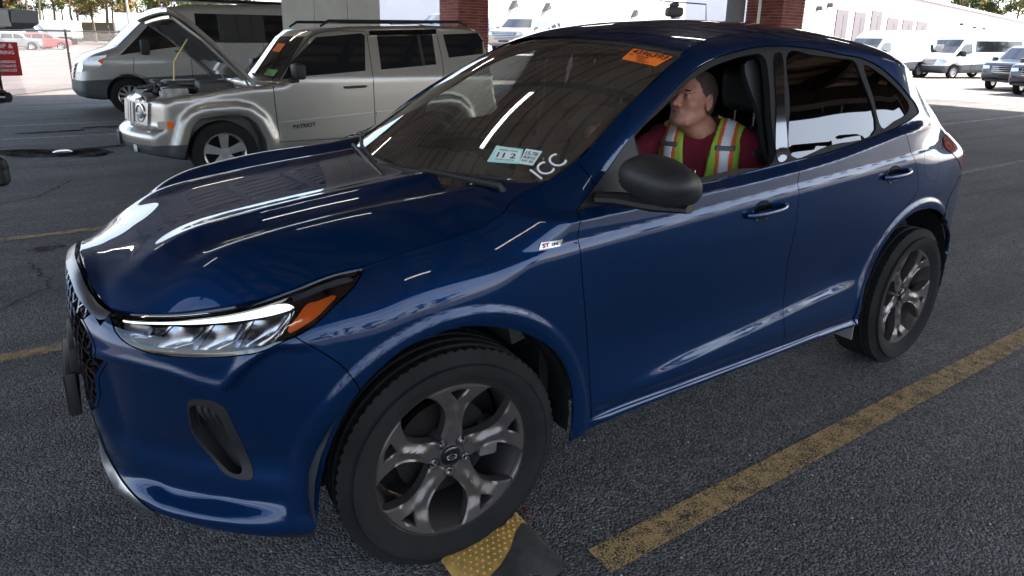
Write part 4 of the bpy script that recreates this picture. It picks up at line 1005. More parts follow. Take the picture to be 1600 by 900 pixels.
# ---------------------------------------------------------------- the man at the wheel
man = thing('person', 'man in lime and orange safety vest over maroon shirt at the wheel', 'person', (-1.50, .42, .70))
def wl(V): return V - np.array([-1.50, .42, .70])
HC = np.array([-1.445, .415, 1.370]); HS = 1.06
Rh = rotz(radians(4)) @ roty(radians(-11)) @ rotx(radians(0))   # turned slightly away, chin up
CC = np.array([-1.525, .42, 1.125]); Rc = rotz(radians(30))
loc_h = lambda p: ((p - HC) @ Rh) / HS
loc_c = lambda p: (p - CC) @ Rc
toW = lambda l: CC + Rc @ np.array(l, float)
def head_f(p):
    q = loc_h(p)
    d = ell(q, (-.014, 0, .034), (.098, .078, .090))
    d = sm(d, ell(q, (.030, 0, -.035), (.062, .060, .080)), .03)
    d = sm(d, ell(q, (.040, 0, -.078), (.050, .050, .036)), .02)
    for sy in (1, -1): d = sm(d, cap(q, (-.005, sy*.055, -.055), (.055, sy*.030, -.098), .018, .018), .02)
    d = sm(d, ell(q, (.078, 0, -.098), (.020, .024, .017)), .015)
    d = sm(d, ell(q, (.070, 0, .028), (.020, .050, .014)), .020)
    for sy in (1, -1):
        d = sm(d, ell(q, (.054, sy*.040, -.022), (.028, .021, .020)), .022)
        d = ssub(d, ell(q, (.098, sy*.033, .004), (.016, .019, .012)), .012)
        d = sm(d, ell(q, (.078, sy*.033, .002), (.0135, .0145, .0125)), .004)
        d = sm(d, cap(q, (.090, sy*.020, .020), (.080, sy*.050, .022), .006, .005), .008); d = ssub(d, cap(q, (.100, sy*.020, -.030), (.088, sy*.036, -.055), .002, .0025), .006)
    d = sm(d, cap(q, (.084, 0, .008), (.112, 0, -.032), .0085, .0115), .010)
    for sy in (1, -1): d = sm(d, ell(q, (.100, sy*.012, -.036), (.011, .008, .007)), .006)
    d = sm(d, ell(q, (.086, 0, -.058), (.014, .026, .007)), .006); d = sm(d, ell(q, (.084, 0, -.070), (.014, .022, .007)), .006)
    d = ssub(d, ell(q, (.100, 0, -.064), (.012, .026, .0018)), .003)
    for sy in (1, -1):
        e = ell(q, (-.010, sy*.078, -.006), (.019, .010, .033)); e = ssub(e, ell(q, (-.004, sy*.090, -.002), (.011, .010, .020)), .005); e = sm(e, ell(q, (-.006, sy*.079, -.030), (.010, .006, .010)), .006)
        d = sm(d, e, .006)
    n = cap(p, HC + Rh @ np.array([-.035, 0, -.07]) * HS, toW((-.005, 0, .10)), .060, .068)
    n = sm(n, cap(p, HC + Rh @ np.array([.0, .0, -.10]) * HS, toW((.045, 0, .09)), .040, .045), .03)
    return sm(d, n, .022)
V, F = sdf_mesh(head_f, HC - [.17, .15, .33], HC + [.17, .15, .16], .0048); hd = mesh('head', wl(V), F, M['skin'], man)
hx = lambda z: np.interp(z, [-.075, -.05, -.02, .005, .02, .045, .065, .085, .12], [-.050, -.034, -.018, .004, .032, .042, .052, .062, .068])
def hair_f(p):
    q = loc_h(p); d = ell(q, (-.015, 0, .036), (.0998, .0792, .0912)); d = sm(d, ell(q, (-.045, 0, -.02), (.060, .065, .061)), .02)
    nz_ = .0013 * np.sin(q[..., 0]*420 + 3*np.sin(q[..., 2]*150)) * np.sin(q[..., 1]*350 + q[..., 2]*260)
    d = d + nz_; d = np.maximum(d, q[..., 0] - hx(q[..., 2]) - .012 * (np.abs(q[..., 1]) < .03) * (q[..., 2] > .05) - nz_*3); d = np.maximum(d, -.078 - q[..., 2])
    for sy in (1, -1): d = np.maximum(d, -ell(q, (-.012, sy*.080, -.010), (.021, .022, .034)))
    return d
V, F = sdf_mesh(hair_f, HC - [.15, .11, .12], HC + [.11, .11, .16], .0042); mesh('hair', wl(V), F, M['hair'], man)
pm('eye_white', (.62, .58, .55), .2); pm('iris', (.03, .018, .01), .15); pm('lip', (.30, .11, .09), .5); pm('brow', (.05, .035, .028), .9)
hw = lambda l: HC + Rh @ (np.array(l, float) * HS)
for sy in (1, -1):
    q = MB(); c = hw((.0785, sy*.033, .0035)); V, F = sdf_mesh(lambda p: ell(p, c, (.0125, .0125, .0090)), c - .018, c + .018, .003); mesh('eye', wl(V), F, M['eye_white'], man)
    c2 = hw((.0885, sy*.034, .0045)); V, F = sdf_mesh(lambda p: ell(p, c2, (.0042, .0055, .0055)), c2 - .01, c2 + .01, .0018); mesh('iris', wl(V), F, M['iris'], man)
    lid = [hw((.086 - .010*abs(t)**1.5, sy*(.033 + t*.015), .0115 - .004*t*t)) for t in np.linspace(-1, 1, 7)]; MB().tube([wl(p) for p in lid], .0030, 6).build('eyelid', M['skin'], man)
    br = [hw((.0935 - .016*t*t - .010*max(t, 0), sy*(.034 + t*.022), .0235 + .003*(1 - t*t))) for t in np.linspace(-1, 1, 7)]; MB().tube([wl(p) for p in br], [.002, .0034, .004, .004, .0036, .003, .0018], 6).build('eyebrow', M['brow'], man)
mo = [hw((.0975 - .020*t*t, t*.026, -.064 - .0015*t*t)) for t in np.linspace(-1, 1, 7)]; MB().tube([wl(p) for p in mo], .0017, 6).build('mouth', M['lip'], man)
def torso(p, arms=True):
    q = loc_c(p); d = ell(q, (0, 0, -.07), (.125, .185, .22)); d = sm(d, ell(q, (.035, 0, -.30), (.150, .175, .20)), .06)
    for sy in (1, -1):
        d = sm(d, cap(q, (-.02, sy*.02, .125), (-.02, sy*.165, .065), .050, .060), .04)
        d = sm(d, ell(q, (.06, sy*.085, .0), (.065, .085, .085)), .04)
    return d
EL = toW((.04, .27, -.22)); WL_ = toW((.27, .20, -.34)); SL = toW((-.01, .185, .045)); SR = toW((-.0, -.185, .05)); ER = np.array([-1.19, .17, 1.03]); WR = np.array([-.985, .285, 1.235])
def shirt_f(p):
    d = torso(p); d = sm(d, cap(p, SL, EL, .068, .056), .035); d = sm(d, cap(p, SR, SR + (ER - SR)*.85, .068, .055), .035)
    d = d + .0025 * np.sin(p[..., 2]*55 + 9*p[..., 1]) * np.sin(p[..., 0]*47 + 11*p[..., 2])
    nk = cap(p, toW((.02, 0, .10)), toW((.055, 0, .30)), .064, .11); d = ssub(d, nk, .008)
    d = np.maximum(d, -(np.linalg.norm(p - EL, axis=-1) - .040)) if False else d
    return d
V, F = sdf_mesh(shirt_f, (-1.85, .0, .56), (-1.10, .86, 1.34), .010); mesh('shirt', wl(V), F, M['shirt'], man)
def vest_region(q, grow):
    side_ = np.abs(q[..., 1]) - .178; op = np.where(q[..., 0] > -.03, (.030 + .125 * np.clip(q[..., 2] + .20, 0, .4)) - np.abs(q[..., 1]), (.055 - np.abs(q[..., 1])) * 1. - np.where(q[..., 2] > .10, 0, 9))
    return np.maximum(side_, op)
def layer(off, fn, lo, hi, res, name, mat):
    f = lambda p: np.maximum(np.maximum(torso(p) - off, vest_region(loc_c(p), 0)), fn(loc_c(p))) ; V, F = sdf_mesh(f, lo, hi, res); return mesh(name, wl(V), F, mat, man, sharp=60)
BLO, BHI = (-1.85, .05, .66), (-1.22, .82, 1.34)
layer(.011, lambda q: q[..., 2]*0 - 1, BLO, BHI, .009, 'vest', M['vest_lime'])
ctr = lambda q: np.abs(np.abs(q[..., 1]) - .122)
layer(.0135, lambda q: ctr(q) - .036, BLO, BHI, .0065, 'vest_band', M['vest_orange'])
layer(.0160, lambda q: ctr(q) - .021, BLO, BHI, .0065, 'reflective_band', M['reflective'])
layer(.0185, lambda q: np.maximum(ctr(q) - .040, np.abs(q[..., 2] - .045 - .05*q[..., 0]) - .011), BLO, BHI, .0055, 'vest_loop', M['reflective_grey'])
def arm_f(p):
    d = cap(p, SR + (ER - SR)*.7, ER, .044, .042); d = sm(d, cap(p, ER, WR, .043, .028), .02); return d
V, F = sdf_mesh(arm_f, (-1.45, .05, .90), (-.93, .40, 1.30), .009); 
# right hand over the top of the rim
A0 = math.pi/2 + .62; rimp = np.array(wp(A0)); tang = np.array(wp(A0 + .05)) - np.array(wp(A0 - .05)); tang /= np.linalg.norm(tang)
nrm = rimp - np.array(wc); nrm /= np.linalg.norm(nrm); axf = np.cross(tang, nrm); axf /= np.linalg.norm(axf)
if axf[0] < 0: axf = -axf
def hand_f(p):
    H0 = rimp + nrm*.020 - axf*.030
    d = sm(arm_f(p), cap(p, WR, H0 - nrm*.004, .027, .026), .02)
    d = sm(d, rbox(p, rimp + nrm*.026 - axf*.022, (.034, .040, .014), .013, np.stack([axf, tang, nrm], 1)), .014)
    for k_, (o_, l1, l2) in enumerate(((-.033, .024, .022), (-.011, .029, .025), (.011, .030, .026), (.032, .025, .021))):
        b0 = rimp + tang*o_ + nrm*.027 + axf*.004; b1 = b0 + axf*l1*.8 - nrm*.010; b2 = b1 - nrm*l2 + axf*.002; b3 = b2 - nrm*.012 - axf*.014
        d = sm(d, np.minimum(np.minimum(cap(p, b0, b1, .0105, .0098), cap(p, b1, b2, .0098, .0088)), cap(p, b2, b3, .0088, .0078)), .0035)
    t0 = rimp + tang*(-.040 if tang[1] < 0 else .040) + nrm*.014 - axf*.028; t1 = t0 + tang*(.0) - nrm*.028 + axf*.002; d = sm(d, np.minimum(cap(p, t0, t1, .012, .0105), cap(p, t1, t1 - nrm*.016 + axf*.012, .0105, .009)), .006)
    return d
V, F = sdf_mesh(hand_f, (-1.32, .05, .92), (-.85, .42, 1.36), .0055); mesh('right_arm', wl(V), F, M['skin'], man)
def lhand(p):
    d = cap(p, EL + (WL_ - EL)*.2, WL_, .040, .028); f_ = (WL_ - EL) / np.linalg.norm(WL_ - EL); s__ = np.cross(f_, [0, 0, 1.]); s__ /= np.linalg.norm(s__)
    d = sm(d, ell(p, WL_ + f_*.05, (.045, .040, .020)), .02)
    for k_ in range(4): b = WL_ + f_*.085 + s__*(k_ - 1.5)*.019; d = sm(d, np.minimum(cap(p, b, b + f_*.038 - [0, 0, .008], .010, .009), cap(p, b + f_*.038 - [0, 0, .008], b + f_*.058 - [0, 0, .024], .009, .008)), .005)
    b = WL_ + f_*.02 + s__*.035; return sm(d, cap(p, b, b + f_*.04 + s__*.018, .012, .010), .008)
V, F = sdf_mesh(lhand, WL_ - [.28, .25, .14], WL_ + [.20, .2, .22], .008); mesh('left_arm', wl(V), F, M['skin'], man)
def legs(p):
    d = 9. + 0*p[..., 0]
    for sy in (.13, -.11):
        h = np.array([-1.52, .42 + sy*.8, .70]); k_ = np.array([-1.02, .42 + sy*1.2, .76]); a = np.array([-.72, .42 + sy, .40]); d = sm(d, sm(cap(p, h, k_, .095, .068), cap(p, k_, a, .065, .045), .03), .03)
    return d
V, F = sdf_mesh(legs, (-1.68, .1, .30), (-.6, .75, .90), .02); mesh('trousers', wl(V), F, pm('trousers_navy', (.015, .017, .025), .9), man)
VO = {
    'j_fw': [(-1.345, 1.321),(-1.673, 1.599),(-2.226, 1.653),(-2.271, 1.631),(-2.212, 1.216),(-1.502, 1.166),(-1.216, 1.135)],
    'j_rw': [(-2.427, 1.634),(-3.181, 1.672),(-3.181, 1.286),(-2.42, 1.229)],
    'j_visor': [(-2.364, 1.7),(-3.258, 1.745),(-3.246, 1.674),(-2.361, 1.633)],
    'j_qw': [(-3.361, 1.7),(-3.945, 1.721),(-3.977, 1.614),(-3.381, 1.373)],
    'j_doorf': [(-1.111, 1.052),(-1.144, 0.433)],
    'j_doorb': [(-2.336, 1.633),(-2.306, 1.14),(-2.307, 0.78)],
    'j_handle': [(-1.93, 1.027),(-2.218, 1.036)],
    'j_mirror': [(-1.244, 1.314),(-1.475, 1.131)],
    'j_arch': [(-0.087, 0.201),(-0.171, 0.415),(-0.246, 0.67),(-0.293, 0.702),(-0.386, 0.745),(-0.548, 0.765),(-0.819, 0.753),(-0.926, 0.634),(-0.999, 0.399)],
    'j_wheel': [(-0.542, 0.324)],
    'j_flare': [(0.045, 0.24),(-0.061, 0.666),(-0.19, 0.847),(-0.445, 0.905),(-0.908, 0.925),(-1.069, 0.777),(-1.126, 0.485)],
    'j_fender_top': [(0.089, 0.936),(-0.079, 0.951),(-0.392, 1.008),(-0.717, 1.047),(-1.105, 1.074)],
    'j_roof': [(-1.1, 1.609),(-1.329, 1.683),(-1.564, 1.71),(-2.122, 1.753),(-2.883, 1.813),(-3.617, 1.811),(-3.954, 1.771),(-4.146, 1.709)],
    'j_ws': [(-1.024, 1.096),(-1.199, 1.301),(-1.488, 1.595)],
    'j_bump': [(0.476, 0.65),(0.483, 0.456),(0.313, 0.344),(0.047, 0.22),(-0.125, 0.205)],
    'j_turn': [(0.142, 0.717),(0.064, 0.733),(-0.067, 0.726),(-0.046, 0.634),(0.156, 0.645)],
    'j_patriot': [(-1.248, 0.588),(-1.607, 0.613)],
    'j_strip': [(-1.096, 0.654),(-2.123, 0.718)],
    'j_mold': [(-2.179, 0.693)],
    't_win': [(-0.187, 1.122),(-0.501, 1.472),(-0.89, 1.829),(-1.143, 1.887),(-1.435, 1.512),(-0.881, 1.275)],
    't_big': [(-1.7, 1.995),(-3.467, 2.138),(-3.418, 1.656),(-1.907, 1.507),(-1.715, 1.582)],
    't_hl': [(0.456, 1.012),(0.018, 1.158),(0.147, 0.913),(0.456, 0.854)],
    't_clad': [(0.599, 0.648),(0.02, 0.7),(-0.662, 0.702),(-1.355, 0.797)],
    't_bot': [(0.672, 0.329),(0.111, 0.223),(-0.708, 0.377),(-1.321, 0.467)],
    't_nose': [(0.608, 0.819),(0.546, 1.048),(0.423, 1.181),(-0.034, 1.306)],
    't_ws': [(-0.034, 1.306),(-0.214, 1.332),(-0.784, 2.0),(-0.883, 1.867)],
    't_roof': [(-0.907, 2.067),(-1.635, 2.172),(-3.484, 2.303)],
    't_wheel': [(-0.29, 0.376)],
    't_arch': [(0.07, 0.374),(-0.049, 0.623),(-0.288, 0.746),(-0.571, 0.716),(-0.661, 0.483)],
    't_door': [(-0.458, 1.122),(-0.443, 0.807)],
    't_handle': [(-1.235, 1.252)],
}
# ================================================================ generic vehicle body: side profile + plan rounding
def make_vehicle(root, prof, W, tum, zb, cf, paint, arches, res=.04, x_mid=None, k=.07, cr=.10, flare=0, cut=None, body_name='body'):
    prof = np.array(prof, float); xm = x_mid if x_mid is not None else prof[:, 0].mean()
    def ys(x, z):
        x = np.asarray(x, float); z = np.asarray(z, float)
        y = W - tum * np.maximum(z - zb, 0) - .12 * np.maximum(.42 - z, 0)
        if len(arches[0]) > 3:
            for A_ in arches:
                q_ = np.stack(np.broadcast_arrays(x, z), -1); y = y + flare * sstep(.150, .105, dist_poly(np.array(A_), q_.reshape(-1, 2)).reshape(q_.shape[:-1]) * np.where(poly_in(np.array(A_), q_[..., 0], q_[..., 1]), 0, 1))
            return y
        for ax_, az, r in arches:
            d = np.hypot((x - ax_), z - az); y = y + flare * sstep(r + .155, r + .125, d)
        return y
    def xshift(x, y): return np.where(x > xm, cf * y**2 * sstep(xm, xm + .5, x), -cr * y**2 * sstep(xm, xm - .5, x))
    lo = np.array([prof[:, 0].min() - .1, -W - .12, prof[:, 1].min() - .1]); hi = np.array([prof[:, 0].max() + .1, W + .12, prof[:, 1].max() + .1])
    def fn(G):
        x, y, z = G[..., 0], G[..., 1], G[..., 2]; xs = x + xshift(x, y)
        # signed distance to the profile, sampled once on a fine grid
        gx = np.arange(lo[0] - .2, hi[0] + .8, res * .5); gz = np.arange(lo[2] - .1, hi[2] + .1, res * .5)
        Q = np.stack(np.meshgrid(gx, gz, indexing='ij'), -1).reshape(-1, 2)
        d = dist_poly(prof, Q); d = np.where(poly_in(prof, Q[:, 0], Q[:, 1]), -d, d).reshape(len(gx), len(gz))
        fx = np.clip((xs - gx[0]) / (res * .5), 0, len(gx) - 1.001); fz = np.clip((z - gz[0]) / (res * .5), 0, len(gz) - 1.001)
        i, j = fx.astype(int), fz.astype(int); tx, tz = fx - i, fz - j
        d2 = d[i, j]*(1-tx)*(1-tz) + d[i+1, j]*tx*(1-tz) + d[i, j+1]*(1-tx)*tz + d[i+1, j+1]*tx*tz
        dy = np.abs(y) - ys(x[:, 0, :], z[:, 0, :])[:, None, :]; D = -sm(-d2, -dy, k)
        for A_ in arches:
            if len(A_) > 3:
                q2 = np.stack([x[:, 0, :], z[:, 0, :]], -1); dd = dist_poly(np.array(A_), q2.reshape(-1, 2)).reshape(q2.shape[:-1]); dd = np.where(poly_in(np.array(A_), q2[..., 0], q2[..., 1]), -dd, dd)[:, None, :]
            else: dd = np.hypot(x - A_[0], z - A_[1]) - A_[2]
            a = np.maximum(dd, .62 * W - np.abs(y)); D = np.maximum(D, -a)
        if cut is not None: D = cut(D, G)
        return D
    V, F = sdf_mesh(fn, lo, hi, res)
    mesh(body_name, V, F, paint, root, sharp=45)
    xf_z = sorted([(z, x) for x, z in prof if x > xm - .2 * (prof[:, 0].max() - xm)])
    def side_surf(off=.004):
        f = lambda x, z: np.stack([x, ys(x, z) + off, z], -1)
        def n(x, z):
            e = .01; n_ = np.stack([-(ys(x+e, z) - ys(x-e, z)) / (2*e), np.ones_like(np.asarray(x, float)), -(ys(x, z+e) - ys(x, z-e)) / (2*e)], -1)
            return n_ / np.linalg.norm(n_, axis=-1)[..., None]
        return f, n
    def face_surf(line, off=.006):
        zz = np.array([p[1] for p in line]); xx = np.array([p[0] for p in line]); o_ = np.argsort(zz); zz, xx = zz[o_], xx[o_]
        f = lambda y, z: np.stack([np.interp(z, zz, xx) - cf * np.asarray(y)**2 + off, y, z], -1)
        def n(y, z):
            e = .01; dxz = (np.interp(z+e, zz, xx) - np.interp(z-e, zz, xx)) / (2*e); n_ = np.stack([np.ones_like(y), 2*cf*y, -dxz], -1)
            return n_ / np.linalg.norm(n_, axis=-1)[..., None]
        return f, n
    def side(name, outline, mat, off=.004, mirror=True, flange=.01, smooth=True, holes=(), step=.06):
        f, n = side_surf(off); o = catmull(outline, 4, True) if smooth else np.array(outline, float)
        return panel(name, o, mat, root, surf=f, norm=n, gap=0, flange=flange, step=step, bstep=.03, mirror=mirror, holes=holes)
    def face(name, outline, mat, line, off=.006, smooth=True, mirror=False, flange=.01):
        f, n = face_surf(line, off); o = catmull(outline, 4, True) if smooth else np.array(outline, float)
        return panel(name, o, mat, root, surf=f, norm=n, gap=0, flange=flange, step=.07, bstep=.03, mirror=mirror)
    return side, face, ys
def cut_part(root, co, no, test, name, mat):
    b = next(c for c in root.children if c.name.startswith('body')); bm = bmesh.new(); bm.from_mesh(b.data)
    bmesh.ops.bisect_plane(bm, geom=bm.verts[:] + bm.edges[:] + bm.faces[:], plane_co=co, plane_no=Vector(no).normalized())
    b2 = bm.copy(); bmesh.ops.delete(bm, geom=[f for f in bm.faces if test(f.calc_center_median())], context='FACES'); bmesh.ops.delete(b2, geom=[f for f in b2.faces if not test(f.calc_center_median())], context='FACES')
    bm.to_mesh(b.data); me = bpy.data.meshes.new(name); b2.to_mesh(me); bm.free(); b2.free(); me.materials.append(mat); me.polygons.foreach_set('use_smooth', [True]*len(me.polygons)); me.set_sharp_from_angle(angle=radians(45)); b.data.set_sharp_from_angle(angle=radians(45))
    return link(bpy.data.objects.new(name, me), root)
def seam(root, ys, pts, mat, off=.002, r=.004, name='door_seam'):
    for sd_ in (1, -1):
        MB().tube([(x, sd_ * (ys(x, z) + off - r * .3), z) for x, z in resample(catmull(pts, 6) if len(pts) > 2 else np.array(pts), .08)], r, 5).build(name, mat, root)
def alloy_wheel(loc, rz, R, rim_r, parent, nsp=5, mat=None, spoke_w=.10, cap=False, spin=0.):
    w_ = link(bpy.data.objects.new('wheel', None), parent, loc, (0, spin, rz)); mat = mat or M['alloy']
    t = MB(); h = .105
    t.lathe([(rim_r, -h+.03), (R - .05, -h), (R - .012, -h + .012), (R, -h + .035), (R, h - .035), (R - .012, h - .012), (R - .05, h), ((R + rim_r)/2, h + .006), (rim_r + .01, h - .004), (rim_r, h - .015)], 40)
    t.build('tyre', M['tyre'], w_)
    b = MB(); b.lathe([(rim_r, h - .012), (rim_r - .004, h - .006), (rim_r - .02, h - .02), (rim_r - .03, h - .08), (rim_r - .03, -h + .02), (0, -h + .03)], 40); b.build('rim', mat, w_)
    bk = MB(); bk.lathe([(0, .0), (rim_r - .032, .0)], 30); bk.build('back_plate', M['inner_black'], w_)
    for k_ in range(nsp):
        a = 2*pi*k_/nsp + .3; s_ = MB(); rr = rim_r - .012
        s_.prism([(.03, -spoke_w*.32), (rr, -spoke_w*.55), (rr, spoke_w*.55), (.03, spoke_w*.32)], h - .045, h - .018)
        s_.V = [(x*cos(a) - z*sin(a), y + (-.016 if math.hypot(x, z) < .1 else 0), x*sin(a) + z*cos(a)) for x, y, z in s_.V]; s_.build('spoke', mat, w_)
    c = MB(); c.lathe([(0, h - .025), (.05, h - .028), (.055, h - .05)], 24); c.build('centre_cap', mat, w_)
    return w_
# ---------------------------------------------------------------- silver boxy SUV with its bonnet up
jeep = thing('parked_suv', 'silver boxy SUV with its bonnet propped open beyond the blue car', 'car', (-2, -6.2, 0))
def jl(pts, dx=2, dy=0): return [(x + dx, z) for x, z in pts]
jprof = jl([(.34, .36), (.39, .44), (.40, .57), (.34, .63), (.27, .65), (.25, .91), (.17, .95), (-.10, .985), (-.40, 1.03), (-1.02, 1.085), (-1.05, 1.12), (-1.20, 1.30), (-1.44, 1.59), (-1.56, 1.68), (-2.2, 1.735), (-3.2, 1.77), (-3.75, 1.76), (-3.95, 1.70), (-4.05, 1.25), (-4.08, .95), (-4.16, .62), (-4.12, .38), (-3.6, .27), (-1.2, .26), (-.1, .24)])
jar = [(-.07, .10), (-.12, .30), (-.18, .46), (-.25, .66), (-.31, .715), (-.40, .745), (-.70, .755), (-.80, .735), (-.90, .65), (-.985, .45), (-1.01, .10)]
ja = [[(x + 2, z) for x, z in jar], [(x + 2 - 2.65, z) for x, z in jar]]
def jcut(D, G):
    a = np.maximum(np.maximum(np.abs(G[..., 1]) - np.where(G[..., 0] > 1.98, .52, .66), G[..., 0] - 2.15), 1.08 - G[..., 0]); a = np.maximum(a, .76 - G[..., 2])
    return np.maximum(D, -a)
SP = M['silver_paint']
s_, f_, jys = make_vehicle(jeep, jprof, .845, .30, 1.12, .34, SP, ja, .032, x_mid=0, k=.032, cr=.06, flare=.035, cut=jcut)
s_('front_window', jl(VO['j_fw']), M['dark_window'], .004, smooth=False)
s_('rear_window', jl(VO['j_rw']), M['dark_window'], .004, smooth=False)
s_('rear_window_divider', jl([(-2.96, 1.66), (-3.0, 1.66), (-3.02, 1.28), (-2.98, 1.28)]), M['black_plastic'], .010, smooth=False)
s_('quarter_window', jl([(-3.34, 1.66), (-3.86, 1.69), (-3.93, 1.60), (-3.90, 1.42), (-3.38, 1.37)]), M['dark_window'], .004, smooth=False)
s_('rain_visor', jl([(-2.33, 1.685), (-3.24, 1.725), (-3.23, 1.665), (-2.33, 1.63)]), M['gloss_black'], .03, smooth=False, flange=.03)
for p in ([(-1.18, 1.13), (-1.36, 1.345), (-1.66, 1.63), (-2.28, 1.68)], [(-1.111, 1.07), (-1.12, .8), (-1.144, .433)], [(-2.30, 1.65), (-2.30, 1.14), (-2.305, .45)], [(-3.25, 1.66), (-3.27, 1.2), (-3.10, .80), (-2.75, .6), (-2.72, .45)], [(-1.144, .43), (-2.305, .43), (-2.72, .45)]):
    seam(jeep, jys, jl(p), M['inner_black'])
s_('side_moulding', jl([(-1.13, .655), (-2.29, .725), (-2.29, .69), (-1.13, .62)]), SP, .014, smooth=False, flange=.014)
s_('side_moulding', jl([(-2.32, .727), (-2.75, .75), (-2.75, .715), (-2.32, .692)]), SP, .014, smooth=False, flange=.014)
text('side_lettering', 'PATRIOT', .062, M['ink'], jeep, frame_at((-1.43 + 2, jys(.5, .6) + .006, .602), (-1, 0, .07), (0, 0, 1), 1.05), .001, bold=.002)
for sd_ in (1, -1):
    h = MB(); h.tube([(x + 2, sd_ * (float(jys(x + 2, 1.03)) + o), 1.028 - .036*(x + 1.93)) for x, o in ((-1.93, .004), (-1.96, .03), (-2.18, .03), (-2.21, .004))], [.014, .016, .016, .014], 8); h.build('door_handle', M['chrome'], jeep)
    m_ = MB(); m_.box((-1.42 + 2, .02, 1.14), (-1.30 + 2, .25, 1.31), .03, Matrix.Translation((0, (.845 if sd_ > 0 else -1.115), 0))); m_.box((-1.38 + 2, -.04, 1.10), (-1.28 + 2, .1, 1.15), .01, Matrix.Translation((0, (.84 if sd_ > 0 else -.90), 0)))
    m_.build('side_mirror', M['black_plastic'], jeep)
    MB().tube([(-1.75 + 2, sd_*.63, 1.72), (-1.85 + 2, sd_*.63, 1.785), (-3.6 + 2, sd_*.63, 1.825), (-3.72 + 2, sd_*.63, 1.78)], [.012, .018, .018, .012], 8).build('roof_rail', M['black_plastic'], jeep)
for x in (-2.25, -3.2): MB().tube([(x + 2, -.63, 1.80), (x + 2, .63, 1.80)], .016, 8, ry=1.8).build('roof_crossbar', M['gloss_black'], jeep)
wsl = jl([(-1.02, 1.085), (-1.05, 1.12), (-1.20, 1.30), (-1.44, 1.59), (-1.56, 1.68)])
f_('windscreen', [(-.70, 1.14), (.70, 1.14), (.60, 1.60), (-.60, 1.60)], M['windscreen_dark'] if 'windscreen_dark' in M else pm('windscreen_dark', (.03, .035, .03), .04, coat=1), wsl, .008, smooth=False)
def jw(y, z): return (np.interp(z, [p[1] for p in wsl], [p[0] for p in wsl]) - .34 * y * y + .017, y, z)
stk = MB(); stk.add([jw(y, z) for y, z in ((.17, 1.52), (.37, 1.515), (.37, 1.42), (.17, 1.425))], [(0, 1, 2, 3)]); tag(stk.build('windscreen_sticker', M['sticker_orange'], jeep, fix=False), 'orange sticker high on the windscreen')
stk = MB(); stk.add([jw(y, z) for y, z in ((.40, 1.23), (.60, 1.225), (.60, 1.155), (.40, 1.16))], [(0, 1, 2, 3)]); tag(stk.build('windscreen_sticker', pm('sticker_lime', (.25, .5, .2), .6), jeep, fix=False), 'green sticker low on the windscreen')
MB().tube([jw(.62, 1.13), jw(.1, 1.16)], .012, 5).build('wiper', M['black_plastic'], jeep)
# face: grille panel with seven slots, round lamps, turn lamps, bumper
fl = jl([(.34, .63), (.275, .65), (.252, .91), (.24, .94)])
f_('grille_panel', [(-.62, .66), (.62, .66), (.64, .90), (-.64, .90)], pm('grille_silver', (.46, .46, .45), .25, .85), fl, .02, smooth=False, flange=.03)
for k_ in range(7):
    y = (k_ - 3) * .092
    f_('grille_slot', [(y - .024, .69), (y + .024, .69), (y + .024, .87), (y - .024, .87)], M['inner_black'], fl, .024, smooth=False, flange=0)
    MB().tube([(np.interp(z, [.65, .91], [2.275, 2.252]) - .34*(y+.044)**2 + .030, y + .044, z) for z in (.675, .78, .885)], .013, 8).build('grille_bar', M['grille_silver'], jeep)
for sd_ in (1, -1):
    c = Vector((2.255 - .34 * .47**2 + .012, sd_ * .49, .785)); lm = link(bpy.data.objects.new('headlight', None), jeep, c, (0, 0, sd_ * radians(18)))
    a = MB(); a.lathe([(.098, 0), (.100, .016), (.088, .018), (.080, -.02)], 32, ax=0); a.build('lamp_ring', M['chrome'], lm)
    a = MB(); a.lathe([(.0, -.02), (.05, -.012), (.085, .006)], 32, ax=0); a.build('lamp_reflector', M['lamp_chrome'], lm)
    a = MB(); a.lathe([(.0, .022), (.05, .018), (.086, .006)], 32, ax=0); a.build('lamp_lens', M['lens_clear'], lm)
s_('turn_lamp', jl([(.09, .725), (-.07, .725), (-.055, .64), (.09, .645)]), pm('lamp_pale', (.45, .44, .36), .15, coat=1), .012, smooth=False)
s_('turn_lamp_amber', jl([(-.0, .722), (-.07, .722), (-.055, .643), (.0, .645)]), M['amber'], .016, smooth=False)
cut_part(jeep, (0, 0, .47), (0, 0, -1), lambda c: c.x > 1.78 and c.z < .47, 'lower_bumper', M['clad_grey'])
for sd_ in (1, -1):
    a = MB(); a.lathe([(0, .03), (.04, .028), (.05, .0)], 20, ax=0); a.build('fog_lamp', pm('fog_glass', (.7, .7, .62), .2, coat=1) if sd_ > 0 else M['fog_glass'], jeep, loc=(2.28, sd_*.52, .42))
b = MB(); b.box((2.38, -.17, .42), (2.41, .17, .55), .006); b.build('plate_bracket', M['black_plastic'], jeep)
